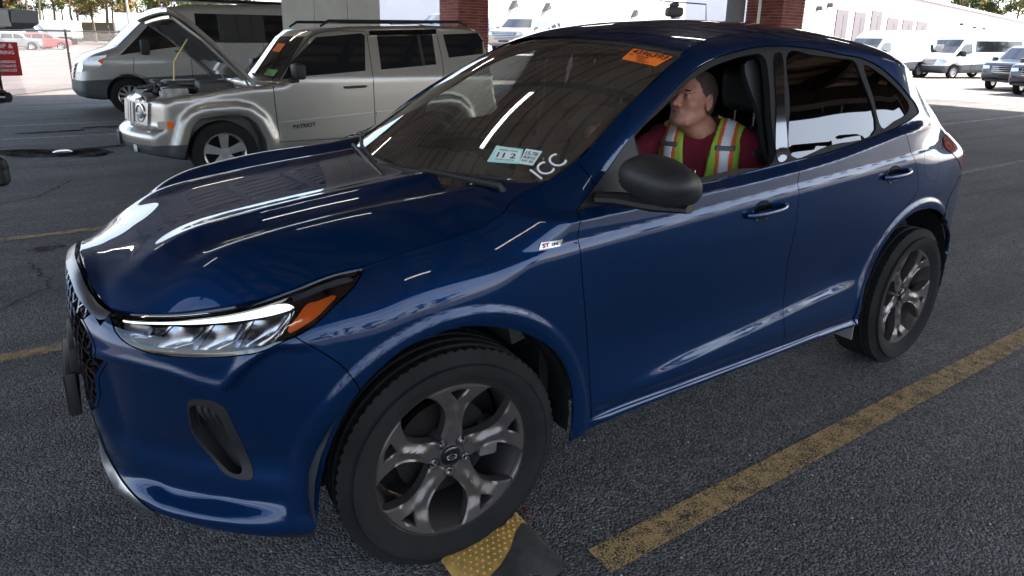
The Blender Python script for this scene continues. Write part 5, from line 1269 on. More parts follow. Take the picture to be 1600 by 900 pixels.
# engine bay
b = MB(); b.add([(2.20, -.68, .775), (2.20, .68, .775), (1.06, .68, .775), (1.06, -.68, .775)], [(0, 1, 2, 3)]); b.build('engine_bay_floor', M['engine_dark'], jeep)
rnd = random.Random(4)
for nm, lo, hi, mt, bv in (('battery', (1.72, .28, .80), (1.98, .58, 1.04), 'engine_metal', .01), ('air_box', (1.25, .25, .80), (1.62, .62, 1.10), 'engine_dark', .03), ('engine_cover', (1.32, -.30, .80), (1.90, .20, 1.09), 'engine_dark', .04), ('radiator_support', (2.02, -.60, .82), (2.14, .60, .955), 'engine_dark', .012), ('reservoir', (1.12, .38, .85), (1.24, .60, 1.03), 'engine_metal', .02), ('strut_top', (1.28, .50, .80), (1.46, .67, 1.03), 'engine_metal', .03), ('strut_top', (1.28, -.67, .80), (1.46, -.50, 1.03), 'engine_metal', .03), ('fuse_box', (1.75, -.62, .82), (2.02, -.38, .97), 'engine_dark', .02)):
    q = MB(); q.box(lo, hi, bv); q.build(nm, M[mt], jeep)
q = MB()
for k_ in range(30):
    p0 = Vector((rnd.uniform(1.2, 2.0), rnd.uniform(-.6, .6), rnd.uniform(.95, 1.08))); p3 = Vector((rnd.uniform(1.2, 2.15), rnd.uniform(-.6, .6), rnd.uniform(.92, 1.02)))
    q.tube(catmull([p0, p0.lerp(p3, .35) + Vector((rnd.uniform(-.1, .1), rnd.uniform(-.1, .1), .05)), p0.lerp(p3, .7) + Vector((0, 0, .04)), p3], 5), rnd.uniform(.008, .026), 6)
tag(q.build('hoses', M['engine_dark'], jeep), kind='stuff')
# raised bonnet: hinge line at the cowl, underside with ribs and insulation
hb = link(bpy.data.objects.new('bonnet', None), jeep)
hn, hf = Vector((-.96 + 2, .72, 1.075)), Vector((-.76 + 2, -.72, 1.12)); tipn, tipf = Vector((-.20 + 2, .66, 1.875)), Vector((-.04 + 2, -.62, 1.80))
def hbp(u, v, off=0):   # u along, v across -1..1
    a = hn.lerp(tipn, u); c = hf.lerp(tipf, u); p = a.lerp(c, (1 - v) / 2)
    n = Vector((-.72, 0, .69)); bow = .035 * (1 - v*v) + .05 * math.sin(pi * u) * .5 - .07 * max(0, u - .85) / .15 * .6
    return p + n * (bow + off)
V, F = [], []
for i in range(17):
    for j in range(17): V.append(hbp(i/16, 1 - j/8))
mesh('bonnet_skin', V, grid_faces(17, 17), SP, hb)
rimm = MB(); loop = [hbp(i/12, 1) for i in range(13)] + [hbp(1, 1 - j/6) for j in range(1, 13)] + [hbp(1 - i/12, -1) for i in range(1, 13)]
rimm.tube([p + Vector((.012, 0, -.012)) for p in loop], .026, 8); rimm.build('bonnet_edge', SP, hb)
V = [hbp(.10 + .84 * i/12, .93 - 1.86 * j/12, -.035) for i in range(13) for j in range(13)]
mesh('inner_frame', V, grid_faces(13, 13), SP, hb)
V = [hbp(.30 + .54 * i/8, .72 - 1.44 * j/8, -.055 - .012 * ((i*7 + j*5) % 3)) for i in range(9) for j in range(9)]
mesh('insulation_pad', V, grid_faces(9, 9), M['insulation'], hb)
for v0 in (.80, -.80): MB().tube([hbp(u, v0, -.05) for u in (.08, .3, .6, .93)], .022, 6).build('frame_rib', SP, hb)
MB().tube([hbp(.93, v, -.05) for v in (.8, .3, -.3, -.8)], .030, 6).build('frame_rib', SP, hb)
for sd_ in (1, -1): MB().tube([(1.10, sd_*.66, 1.03), (1.14, sd_*.66, 1.12), (1.22, sd_*.64, 1.24)], .014, 6).build('hinge', M['engine_metal'], hb)
MB().tube([(1.80, .05, .98), (1.76, .03, 1.30), hbp(.62, .05, -.06)], .010, 6).build('prop_rod', pm('yellow_tag', (.65, .52, .18), .6), jeep)
for x, y_, rz in ((-.55, .735, 0), (-3.2, .735, 0), (-.55, -.735, pi), (-3.2, -.735, pi)): alloy_wheel((x + 2, y_, .345), rz, .345, .225, jeep, 5, M['alloy'], .10)
# ---------------------------------------------------------------- silver passenger van behind it
TX, TY = 2.5, 14.33
def tl_(p): return [(x + TX, z) for x, z in p]
def make_van(name, label, paint, clad, high=0., windows=True, res=.05, group=None, kind='van', detail=1):
    v = thing(name, label, kind, (0, 0, 0), 0, group)
    h = high; L_ = -5.25
    prof = tl_([(.60, .33), (.68, .45), (.66, .64), (.635, .80), (.59, .98), (.50, 1.10), (.38, 1.19), (-.03, 1.33), (-.40, 1.68), (-.80, 2.04 + h*.25), (-1.0, 2.12 + h*.7), (-1.5, 2.19 + h), (-3.4, 2.27 + h), (L_, 2.25 + h), (L_ - .1, 2.0), (L_ - .14, .9), (L_ - .18, .5), (L_ - .1, .38), (-1.2, .30), (.1, .26)])
    ar = [(-.29 + TX, .38, .40), (-4.05 + TX, .38, .40)]
    S, Fc, ys = make_vehicle(v, prof, 1.02, .11, 1.0, .16, paint, ar, res, x_mid=0, k=.09, cr=.03)
    gm = M['dark_window']
    S('door_window', tl_([(-.20, 1.17), (-.50, 1.47), (-.80, 1.79), (-.93, 1.84), (-1.38, 1.86), (-1.44, 1.50), (-1.40, 1.36), (-.90, 1.29)]), gm, .006, smooth=False)
    if windows:
        for a, b_ in ((-1.70, -2.55), (-2.62, -3.40), (-3.48, -4.25), (-4.33, -5.1)): S('side_window', tl_([(a, 1.96 + .03), (b_, 2.0 + .03), (b_, 1.50), (a, 1.47)]), gm, .006, smooth=False)
        S('window_surround', tl_([(-1.66, 2.02), (-5.14, 2.06), (-5.14, 1.46), (-1.66, 1.43)]), M['gloss_black'], .003, smooth=False)
    else: S('door_window', tl_([(-4.75, 1.75), (-4.95, 1.78), (-5.0, 1.45), (-4.8, 1.40)]), gm, .006)
    cut_part(v, (TX, 0, .70), (-.045, 0, -1), lambda c: (c - Vector((TX, 0, .70))).dot(Vector((-.045, 0, -1))) > 0, 'lower_cladding', clad)
    fl2 = tl_([(.60, .33), (.68, .45), (.66, .64), (.635, .80), (.59, .98), (.50, 1.10), (.38, 1.19)])
    Fc('grille', [(-.46, .72), (.46, .72), (.56, 1.04), (-.56, 1.04)], M['gloss_black'], fl2, .006, smooth=False)
    for k_ in range(4): Fc('grille_bar', [(-.48 - k_*.02, .755 + k_*.075), (.48 + k_*.02, .755 + k_*.075), (.48 + k_*.02, .785 + k_*.075), (-.48 - k_*.02, .785 + k_*.075)], M['hubcap'], fl2, .016, smooth=False)
    S('headlight', tl_([(.46, 1.03), (.30, 1.13), (.03, 1.18), (.12, .98), (.22, .90), (.46, .86)]), M['lamp_chrome'], .010, smooth=False)
    Fc('headlight_front', [(.62, .84), (.96, .84), (.98, 1.02), (.66, 1.05)], M['lamp_chrome'], fl2, .008, smooth=False, mirror=False)
    Fc('headlight_front', [(-.62, .84), (-.66, 1.05), (-.98, 1.02), (-.96, .84)], M['lamp_chrome'], fl2, .008, smooth=False, mirror=False)
    S('turn_lamp', tl_([(.20, 1.06), (.06, 1.13), (.12, .98)]), M['amber'], .016, smooth=False)
    wl_ = tl_([(-.03, 1.33), (-.40, 1.68), (-.80, 2.04 + h*.25)])
    Fc('windscreen', [(-.93, 1.36), (.93, 1.36), (.83, 2.0 + h*.2), (-.83, 2.0 + h*.2)], gm, wl_, .010, smooth=False)
    for q in ([(-.44, 1.13), (-.42, .8), (-.62, .74)], [(-1.50, 1.90), (-1.50, 1.2), (-1.48, .5)], [(-3.0, 1.44), (-3.0, .5)]): seam(v, ys, tl_(q), M['inner_black'], r=.005)
    for sd_ in (1, -1):
        m_ = MB(); c0 = -.62 + TX; yy = float(ys(c0, 1.3)); m_.box((c0 - .10, yy + .03, 1.18), (c0 + .06, yy + .28, 1.48), .04, Matrix.Scale(1, 4) if sd_ > 0 else Matrix.Scale(-1, 4, (0, 1, 0))); m_.build('side_mirror', M['black_plastic'], v)
        MB().tube([(-1.20 + TX, sd_*(float(ys(1, 1.25)) + .02), 1.25), (-1.38 + TX, sd_*(float(ys(1, 1.25)) + .02), 1.26)], .014, 6).build('door_handle', M['black_plastic'], v)
        for x in (-.29, -4.05): alloy_wheel((x + TX, sd_ * .90, .36), 0 if sd_ > 0 else pi, .36, .22, v, 10, M['hubcap'], .05)
    return v
van1 = make_van('parked_van', 'silver passenger van with dark lower trim behind the open-bonnet SUV', M['van_silver'], M['clad_grey'])
van1.location = (-TX, -TY, 0)
rk = MB(); rk.box((-5.0 + TX, -.7, 2.30), (-1.2 + TX, .7, 2.335), .01); rk.build('roof_rack', M['black_plastic'], van1)
# ================================================================ SETTING
def ray_pt(px, py, depth):
    """place helper: a direction through the scene measured once, turned into a world point"""
    R_ = ((-0.83316232, 0.55271437, 0.01863778), (-0.13134832, -0.23050671, 0.96416507), (-0.53720403, -0.80085796, -0.26464761))
    x = (px - 800) / 1042.48; y = -(py - 450 + 101.66) / 1042.48
    return np.array([.87713, 2.46134, 1.61088]) + depth * np.array([x*R_[0][i] + y*R_[1][i] + R_[2][i] for i in range(3)])
def gp(px, py):
    a = ray_pt(px, py, 0); b = ray_pt(px, py, 1); t = -a[2] / (b[2] - a[2]); return a + t * (b - a)
def ground_mat(name, c1, c2, rough, bs, bd, speck=True, oil=True):
    m = bpy.data.materials.new(name); m.use_nodes = True; N, L = m.node_tree.nodes, m.node_tree.links; b = N['Principled BSDF']
    t = N.new('ShaderNodeTexCoord')
    def noise(s, d, r=.6): n = N.new('ShaderNodeTexNoise'); n.inputs['Scale'].default_value = s; n.inputs['Detail'].default_value = d; n.inputs['Roughness'].default_value = r; L.new(t.outputs['Object'], n.inputs['Vector']); return n
    big = noise(.45, 6, .62); fine = noise(55, 3, .7); mid = noise(7, 4)
    r1 = N.new('ShaderNodeValToRGB'); r1.color_ramp.elements[0].position = .35; r1.color_ramp.elements[1].position = .65; r1.color_ramp.elements[0].color = (*c1, 1); r1.color_ramp.elements[1].color = (*c2, 1)
    ad = N.new('ShaderNodeMath'); ad.operation = 'MULTIPLY_ADD'; ad.inputs[1].default_value = .5; ml = N.new('ShaderNodeMath'); ml.operation = 'MULTIPLY'; ml.inputs[1].default_value = .5
    L.new(big.outputs['Fac'], ml.inputs[0]); L.new(mid.outputs['Fac'], ad.inputs[0]); L.new(ml.outputs[0], ad.inputs[2]); L.new(ad.outputs[0], r1.inputs[0])
    vo = N.new('ShaderNodeTexVoronoi'); vo.inputs['Scale'].default_value = 105; L.new(t.outputs['Object'], vo.inputs['Vector'])
    sp = N.new('ShaderNodeValToRGB'); sp.color_ramp.elements[0].position = .0; sp.color_ramp.elements[1].position = .30; sp.color_ramp.elements[0].color = (1.55, 1.5, 1.45, 1); sp.color_ramp.elements[1].color = (.80, .80, .80, 1)
    wv = N.new('ShaderNodeTexWhiteNoise'); L.new(vo.outputs['Position'], wv.inputs['Vector']); 
    spc = N.new('ShaderNodeValToRGB'); spc.color_ramp.elements[0].position = .15; spc.color_ramp.elements[1].position = 1.0; spc.color_ramp.elements[0].color = (.50, .50, .51, 1); spc.color_ramp.elements[1].color = (2.3, 2.27, 2.25, 1)
    L.new(wv.outputs['Value'], spc.inputs[0])
    mul = N.new('ShaderNodeMix'); mul.data_type = 'RGBA'; mul.blend_type = 'MULTIPLY'; mul.inputs['Factor'].default_value = 1 if speck else .3
    mp_ = N.new('ShaderNodeMapping'); mp_.inputs['Scale'].default_value = (.22, 1.5, 1); sn = N.new('ShaderNodeTexNoise'); sn.inputs['Scale'].default_value = 1.3; sn.inputs['Detail'].default_value = 7; sn.inputs['Roughness'].default_value = .62
    L.new(t.outputs['Object'], mp_.inputs[0]); L.new(mp_.outputs[0], sn.inputs['Vector']); sr = N.new('ShaderNodeValToRGB'); sr.color_ramp.elements[0].position = .33; sr.color_ramp.elements[1].position = .62; sr.color_ramp.elements[0].color = (.55, .54, .53, 1); sr.color_ramp.elements[1].color = (1.12, 1.11, 1.1, 1)
    L.new(sn.outputs['Fac'], sr.inputs[0]); m3 = N.new('ShaderNodeMix'); m3.data_type = 'RGBA'; m3.blend_type = 'MULTIPLY'; m3.inputs['Factor'].default_value = 1; L.new(r1.outputs[0], m3.inputs['A']); L.new(sr.outputs[0], m3.inputs['B'])
    L.new(m3.outputs['Result'], mul.inputs['A']); L.new(spc.outputs[0], mul.inputs['B']); L.new(mul.outputs['Result'], b.inputs['Base Color'])
    b.inputs['Roughness'].default_value = rough
    add = N.new('ShaderNodeMath'); add.operation = 'MULTIPLY_ADD'; add.inputs[1].default_value = -1.4; L.new(vo.outputs['Distance'], add.inputs[0]); L.new(fine.outputs['Fac'], add.inputs[2])
    bp = N.new('ShaderNodeBump'); bp.inputs['Strength'].default_value = bs; bp.inputs['Distance'].default_value = bd; L.new(add.outputs[0], bp.inputs['Height']); L.new(bp.outputs[0], b.inputs['Normal'])
    MATS[name] = m; return m
ground_mat('asphalt', (.066, .064, .063), (.100, .096, .094), .85, 1.0, .016)
ground_mat('lot_asphalt', (.080, .064, .060), (.110, .094, .088), .9, .5, .01, speck=False)
def sheet(name, P, z, mat, kind='structure', label=None, cat=None, group=None):
    o = mesh(name, [(x, y, z) for x, y in P], [tuple(range(len(P)))], mat, smooth=False); o.data.flip_normals() if o.data.polygons[0].normal.z < 0 else None
    return tag(o, label, cat, group, kind)
sheet('ground', [(-400, -400), (250, -400), (250, 250), (-400, 250)], 0, M['lot_asphalt'])
sheet('road', [(-23, -17.0), (12, -17.0), (12, 38), (-23, 38)], .004, M['asphalt'])
def paint_mat(name, col, wear, scale=9):
    m = bpy.data.materials.new(name); m.use_nodes = True; N, L = m.node_tree.nodes, m.node_tree.links; b = N['Principled BSDF']; b.inputs['Roughness'].default_value = .75
    t = N.new('ShaderNodeTexCoord'); n = N.new('ShaderNodeTexNoise'); n.inputs['Scale'].default_value = scale; n.inputs['Detail'].default_value = 9; n.inputs['Roughness'].default_value = .78; L.new(t.outputs['Object'], n.inputs['Vector'])
    n2 = N.new('ShaderNodeTexNoise'); n2.inputs['Scale'].default_value = 130; n2.inputs['Detail'].default_value = 3; L.new(t.outputs['Object'], n2.inputs['Vector'])
    ad = N.new('ShaderNodeMath'); ad.operation = 'MULTIPLY_ADD'; ad.inputs[1].default_value = .9; L.new(n2.outputs['Fac'], ad.inputs[0]); L.new(n.outputs['Fac'], ad.inputs[2])
    r = N.new('ShaderNodeValToRGB'); r.color_ramp.elements[0].position = wear - .10; r.color_ramp.elements[1].position = wear + .13; L.new(ad.outputs[0], r.inputs[0])
    tr = N.new('ShaderNodeBsdfTransparent'); mxs = N.new('ShaderNodeMixShader'); o = N['Material Output']; b.inputs['Base Color'].default_value = (*col, 1)
    bp = N.new('ShaderNodeBump'); bp.inputs['Strength'].default_value = .6; bp.inputs['Distance'].default_value = .004; L.new(n2.outputs['Fac'], bp.inputs['Height']); L.new(bp.outputs[0], b.inputs['Normal'])
    L.new(r.outputs[0], mxs.inputs[0]); L.new(tr.outputs[0], mxs.inputs[1]); L.new(b.outputs[0], mxs.inputs[2]); L.new(mxs.outputs[0], o.inputs[0]); MATS[name] = m; return m
paint_mat('yellow_line', (.34, .225, .095), .90, 14); paint_mat('white_line', (.30, .29, .27), .95); paint_mat('pale_line', (.40, .34, .20), .94)
def line(x0, x1, y, w_, mat, z=.008): sheet('painted_line', [(x0, y - w_/2), (x1, y - w_/2), (x1, y + w_/2), (x0, y + w_/2)], z, mat)
line(-.36, -22, 1.155, .115, M['yellow_line']); line(10, -6, -1.52, .10, M['yellow_line']); line(-6, -22, -1.52, .10, M['white_line']); line(10, -.0, -3.98, .10, M['yellow_line'])
line(-8, -22, -4.5, .10, M['pale_line']); line(10, -22, -10.2, .12, M['white_line']); line(10, -22, -12.0, .12, M['white_line'])
for y in (-30, -33, -36): line(-24, -70, y + 15, .15, M['pale_line'], .004)
for k_ in range(7): line(-26, -60, -6.6 - k_*2.9, .14, M['pale_line'], .004)
pm('crack_dark', (.012, .012, .012), .95)
def crack(P, w_, seed):
    rd_ = random.Random(seed); Q = resample(np.array(P, float), .05); V = []
    for i, p in enumerate(Q):
        d_ = Q[min(i+1, len(Q)-1)] - Q[max(i-1, 0)]; d_ /= np.linalg.norm(d_); n_ = np.array([-d_[1], d_[0]]); j = rd_.gauss(0, .013); h_ = w_ * rd_.uniform(.4, 1.2) * min(1, i * .4, (len(Q) - 1 - i) * .4) + .0006
        c_ = p + n_ * j; V += [(c_[0] + n_[0]*h_, c_[1] + n_[1]*h_, .0082), (c_[0] - n_[0]*h_, c_[1] - n_[1]*h_, .0082)]
    tag(mesh('crack', V, grid_faces(len(Q), 2), M['crack_dark'], smooth=False), kind='structure')
for i_, (P, w_) in enumerate((([(-4.9, .9), (-5.6, .5), (-6.3, .55), (-7.4, .1)], .008), ([(-5.2, -.6), (-6.6, -.9), (-8.6, -.75)], .007), ([(1.5, -2.1), (1.1, -2.6), (1.25, -3.3)], .006), ([(1.9, -5.2), (1.2, -5.6), (.9, -6.4)], .008))): crack(P, w_, i_)
# dark wet patch and drain cover
def blob(cx, cy, rx, ry, seed, n=40, rot=0, amp=.35):
    rd = random.Random(seed); ph = [rd.uniform(0, 6.28) for _ in range(6)]; P = []
    for i in range(n):
        a = 2*pi*i/n; r = 1 + amp * sum(sin(a*(k_+1) + ph[k_]) / (k_+1.5) for k_ in range(6)) / 1.5
        x, y = rx*r*cos(a), ry*r*sin(a); P.append((cx + x*cos(rot) - y*sin(rot), cy + x*sin(rot) + y*cos(rot)))
    return P
pm('wet_patch', (.022, .019, .017), 1, spec=0, noise=(8, .5, 5)); pm('oil_patch', (.048, .046, .044), 1, spec=0, noise=(9, .6, 5)); pm('steel_disc', (.5, .5, .5), .25, .9)
paint_mat('stain_soft', (.016, .014, .013), .93, 2.2); paint_mat('stain_faint', (.036, .034, .032), .93, 3.5)
for m_ in ('stain_soft', 'stain_faint'): MATS[m_].node_tree.nodes['Principled BSDF'].inputs['Specular IOR Level'].default_value = 0; MATS[m_].node_tree.nodes['Principled BSDF'].inputs['Roughness'].default_value = 1
sheet('oil_stain', blob(.95, -8.45, .8, .36, 3, rot=-.45), .0075, M['stain_soft']); sheet('oil_stain', blob(.45, -8.75, .5, .10, 5, rot=.3), .0075, M['stain_faint'])
sheet('oil_stain', blob(1.0, -10.9, .5, .12, 8), .0075, M['stain_faint']); sheet('oil_stain', blob(.3, -11.2, .35, .14, 9), .0075, M['stain_faint']); sheet('oil_stain', blob(1.15, -3.55, .14, .06, 6), .0075, M['stain_faint'])

d = MB(); d.lathe([(0, .026), (.09, .024), (.12, .008)], 28, ax=2); q = gp(98, 238)
tag(d.build('drain_cap', M['steel_disc'], None, loc=(q[0], q[1], 0)), 'small shiny metal cap in the dark wet patch on the asphalt', 'drain cap')
# ---------------------------------------------------------------- canopy on pillars
can = thing('canopy', 'brown ribbed steel canopy roof over the inspection lanes', 'canopy', (-7, -5, 0))
CX0, CX1, CY0, CY1, CZ = -24.5, 7.5, -17.0, 6.9, 5.0
def lc(p): return (p[0] + 7, p[1] + 5, p[2])
pm('deck_brown', (.66, .44, .33), .6, noise=(1.4, .72, 4)); pm('beam_brown', (.07, .045, .040), .6); pm('lamp_tube', (.9, .9, .85), .5, emit=(1, .95, .82), es=3); pm('grey_steel', (.16, .17, .18), .5)
V, F = [], []; ys_ = []; y = CY0
while y < CY1: ys_ += [(y, 0), (y + .19, 0), (y + .21, .045), (y + .25, .045), (y + .27, 0)]; y += .30
for x in (CX0, CX1): V += [lc((x, yy, CZ + .02 + zz)) for yy, zz in ys_]
n_ = len(ys_); F = [(i, i+1, n_+i+1, n_+i) for i in range(n_-1)]
mesh('roof_deck', V, F, M['deck_brown'], can, smooth=False)
q = MB(); q.box(lc((CX0, CY0, CZ + .10)), lc((CX1, CY1, CZ + .13))); q.build('roof_top', M['grey_steel'], can)
for k_ in range(22): q = MB(); x = CX0 + .6 + k_ * 1.5; q.box(lc((x - .04, CY0, CZ - .16)), lc((x + .04, CY1, CZ + .018))); q.box(lc((x - .09, CY0, CZ - .175)), lc((x + .09, CY1, CZ - .16))); tag(q.build('purlin', M['beam_brown'], can), kind='stuff')
for y in (-16.6, -11, -5.2, .4, 6.2):
    q = MB(); q.box(lc((CX0, y - .10, CZ - .50)), lc((CX1, y + .10, CZ - .48))); q.box(lc((CX0, y - .015, CZ - .48)), lc((CX1, y + .015, CZ - .17))); tag(q.build('beam', M['beam_brown'], can), kind='stuff')
for x0, x1, y0, y1 in ((CX0 - .03, CX0, CY0, CY1), (CX1, CX1 + .03, CY0, CY1), (CX0 - .03, CX1 + .03, CY0 - .03, CY0), (CX0 - .03, CX1 + .03, CY1, CY1 + .03)):
    q = MB(); q.box(lc((x0, y0, CZ - .35)), lc((x1, y1, CZ + .25))); q.build('fascia', M['grey_steel'], can)
for ix_, x in enumerate((-20, -15, -10, -5, -.5, 4)):
    for y in (-10.8, -2.6, 3.2):
        t_ = thing('strip_light', 'lit twin-tube strip light, %s from the right end of the %s canopy row' % (['first', 'second', 'third', 'fourth', 'fifth', 'sixth'][ix_], {-10.8: 'far', -2.6: 'middle', 3.2: 'near'}[y]), 'lamp', (x, y, CZ - .28), 0, 'strip lights under the canopy')
        q = MB(); q.box((-.62, -.07, .0), (.62, .07, .06)); q.build('fixture', M['satin_silver'], t_)
        for s2 in (-.035, .035): MB().tube([(-.6, s2, -.018), (.6, s2, -.018)], .014, 6).build('tube', M['lamp_tube'], t_)
q = MB()
for k_ in range(52):
    y = CY0 + .3 + k_ * .45
    for j in range(1):
        x = CX0 + .6 + j * 1.5; q.box(lc((CX0, y - .030, CZ - .012)), lc((CX1, y + .030, CZ + .03)))
tag(q.build('deck_seams', M['beam_brown'], can, smooth=False), kind='stuff')
# brick pillars, each brick a piece of its own
pm('brick_red', (.30, .085, .065), .85, noise=(40, .7, 3)); pm('brick_dark', (.22, .06, .05), .85, noise=(40, .7, 3)); pm('brick_pale', (.36, .12, .09), .85, noise=(40, .7, 3)); pm('mortar', (.42, .38, .36), .95)
def pillar(c, wd, label, rz=0, z0=1.6, z1=3.2):
    t = thing('brick_pillar', label, 'pillar', (c[0], c[1], 0), rz)
    q = MB(); q.box((-wd/2 + .012, -wd/2 + .012, 0), (wd/2 - .012, wd/2 - .012, CZ - .5)); q.build('mortar_core', M['mortar'], t)
    ch = .0762; nb = int(round(wd / .21)); bl = wd / nb; proto = {}
    far = MB(); rows = int((CZ - .5) / ch); cnt = 0
    for r in range(rows):
        z = r * ch; sh = (r % 2) * bl / 2
        for f in range(4):
            for k_ in range(nb + (r % 2)):
                a = -wd/2 + k_ * bl - sh; b_ = a + bl; a = max(a, -wd/2); b_ = min(b_, wd/2)
                if b_ - a < .05: continue
                visible = z0 < z < z1 and f in (0, 3) and cnt < 290
                if visible:
                    key = round(b_ - a, 3)
                    if key not in proto:
                        bb = MB(); bb.box((-key/2 + .005, -.02, .005), (key/2 - .005, .012, ch - .005)); o = bb.build('brick', M['brick_red'], t, smooth=False); proto[key] = o.data; bpy.data.objects.remove(o)
                    o = link(bpy.data.objects.new('brick', proto[key]), t)
                    an = {0: 0, 1: pi/2, 2: pi, 3: -pi/2}[f]; o.rotation_euler = (0, 0, an); m_ = (a + b_)/2
                    L = Vector((m_, wd/2, 0)); L.rotate(Matrix.Rotation(an, 3, 'Z')); o.location = (L.x, L.y, z); cnt += 1
                    o.material_slots[0].link = 'OBJECT'; o.material_slots[0].material = M[random.choice(['brick_red', 'brick_red', 'brick_dark', 'brick_pale'])]
                else:
                    an = {0: 0, 1: pi/2, 2: pi, 3: -pi/2}[f]; Mx = Matrix.Rotation(an, 4, 'Z')
                    x0_, x1_ = a + .005, b_ - .005; P = [(x0_, wd/2 + .012, z + .005), (x1_, wd/2 + .012, z + .005), (x1_, wd/2 + .012, z + ch - .005), (x0_, wd/2 + .012, z + ch - .005), (x0_, wd/2 - .02, z + .005), (x1_, wd/2 - .02, z + .005), (x1_, wd/2 - .02, z + ch - .005), (x0_, wd/2 - .02, z + ch - .005)]
                    far.add([(Mx @ Vector(p))[:] for p in P], [(0, 1, 2, 3), (0, 4, 5, 1), (1, 5, 6, 2), (2, 6, 7, 3), (3, 7, 4, 0)])
    tag(far.build('brick_courses', M['brick_red'], t, smooth=False), kind='stuff')
    return t
P1, P2 = ray_pt(725, 20, 19.0), ray_pt(1211, 20, 17.0)
pillar(P1, 1.0, 'red brick pillar behind the roof of the silver boxy SUV', radians(4)); pillar(P2, 1.0, 'red brick pillar behind the roof of the blue car', radians(4))
P3 = ray_pt(1149, 20, 16.6); t_ = thing('steel_post', 'grey steel post beside the brick pillar over the blue car', 'post', (P3[0], P3[1], 0))
q = MB(); q.box((-.16, -.16, 0), (.16, .16, CZ - .5), .01); q.build('post', M['grey_steel'], t_)
P4 = ray_pt(1186, 20, 15.9); q = MB(); q.tube([(0, 0, 0), (0, 0, CZ - .4)], .035, 10); tag(q.build('downpipe', M['van_white'], None, loc=(P4[0], P4[1], 0)), 'thin white downpipe against the brick pillar over the blue car', 'pipe')
# white ribbed wall panel
A_, B_ = ray_pt(442, 20, 12.2), ray_pt(594, 20, 12.0); wv_ = B_ - A_; wv_[2] = 0; Lw = np.linalg.norm(wv_)
wt = thing('metal_wall', 'off-white ribbed metal wall behind the silver boxy SUV', 'wall', (A_[0], A_[1], 0), math.atan2(wv_[1], wv_[0]))
pm('wall_cream', (.50, .48, .44), .6, noise=(2.5, .8, 4)); k_ = 0; x = 0
while x < Lw - .05:
    x2 = min(x + .62, Lw); q = MB()
    q.prism([(x + .004, 0), (x + .03, -.0), (x + .05, .05), (x + .09, .05), (x + .11, 0), (x2 - .004, 0), (x2 - .004, -.05), (x + .004, -.05)], 0, CZ - .4, ax=2); q.build('wall_sheet', M['wall_cream'], wt, smooth=False); x = x2
# ---------------------------------------------------------------- chain-link fence, sign
F0, F1 = np.array([3.9, -14.8]), np.array([-1.6, -24.5]); fv = F1 - F0; FL = np.linalg.norm(fv); FH = 1.62
fen_ = thing('chain_link_fence', 'black chain-link fence on posts at the edge of the bright lot', 'fence', (F0[0], F0[1], 0), math.atan2(fv[1], fv[0]))
MB().tube([(0, 0, FH), (FL, 0, FH)], .022, 6).build('top_rail', M['inner_black'], fen_)
tp = np.array([.57, -20.69]); d0 = np.dot(tp - F0, fv) / FL
for dd in (d0 - 3.05, d0 - 6.1, d0, d0 + 3.05): MB().tube([(dd, 0, 0), (dd, 0, FH + .04)], .032, 8).build('fence_post', M['inner_black'], fen_)
q = MB(); s0_ = .085; z_lo = .03
for dr in (1, -1):
    k0_ = -int(FH / s0_) - 1
    for k_ in range(k0_, int(FL / s0_) + 1):
        xa = k_ * s0_ if dr > 0 else k_ * s0_ + FH; xb = xa + dr * (FH - z_lo); za, zb_2 = z_lo, FH
        pa, pb_ = (xa, za), (xb, zb_2)
        def clipx(p, r_):
            if p[0] < 0 or p[0] > FL:
                X = min(max(p[0], 0), FL); t2 = (X - p[0]) / (r_[0] - p[0]); return (X, p[1] + t2 * (r_[1] - p[1]))
            return p
        if max(xa, xb) < 0 or min(xa, xb) > FL: continue
        pa2, pb2 = clipx(pa, pb_), clipx(pb_, pa)
        q.tube([(pa2[0], .004*dr, pa2[1]), (pb2[0], .004*dr, pb2[1])], .0042, 3, cap=False)
tag(q.build('wire_mesh', pm('wire_grey', (.12, .11, .11), .5, .5), fen_, fix=False), kind='stuff')
MB().tube([(0, .0, .05), (FL, .0, .05)], .006, 4).build('bottom_wire', M['inner_black'], fen_)
sg0 = ray_pt(-24, 67, 16.0); sgc = ray_pt(31, 66, 16.5); sgb = ray_pt(31, 118, 16.5)
sx_ = Vector(sgc - sg0); sx_.z = 0; wS = sx_.length; sgn = thing('warning_sign', 'red warning sign with white lettering hanging on the fence', 'sign', tuple(ray_pt(31, 92, 16.4)), 0)
pm('sign_red', (.42, .012, .018), .6)
hS = .80; rt = sx_.normalized(); upv = Vector((0, 0, 1)); nn = rt.cross(upv)
bS = MB(); bS.add([(rt * a + upv * b + nn * c)[:] for c in (0, .012) for a, b in ((-wS, -hS/2), (0, -hS/2), (0, hS/2), (-wS, hS/2))], [(0, 1, 2, 3), (7, 6, 5, 4), (0, 4, 5, 1), (1, 5, 6, 2), (2, 6, 7, 3), (3, 7, 4, 0)]); bS.build('sign_board', M['sign_red'], sgn, smooth=False)
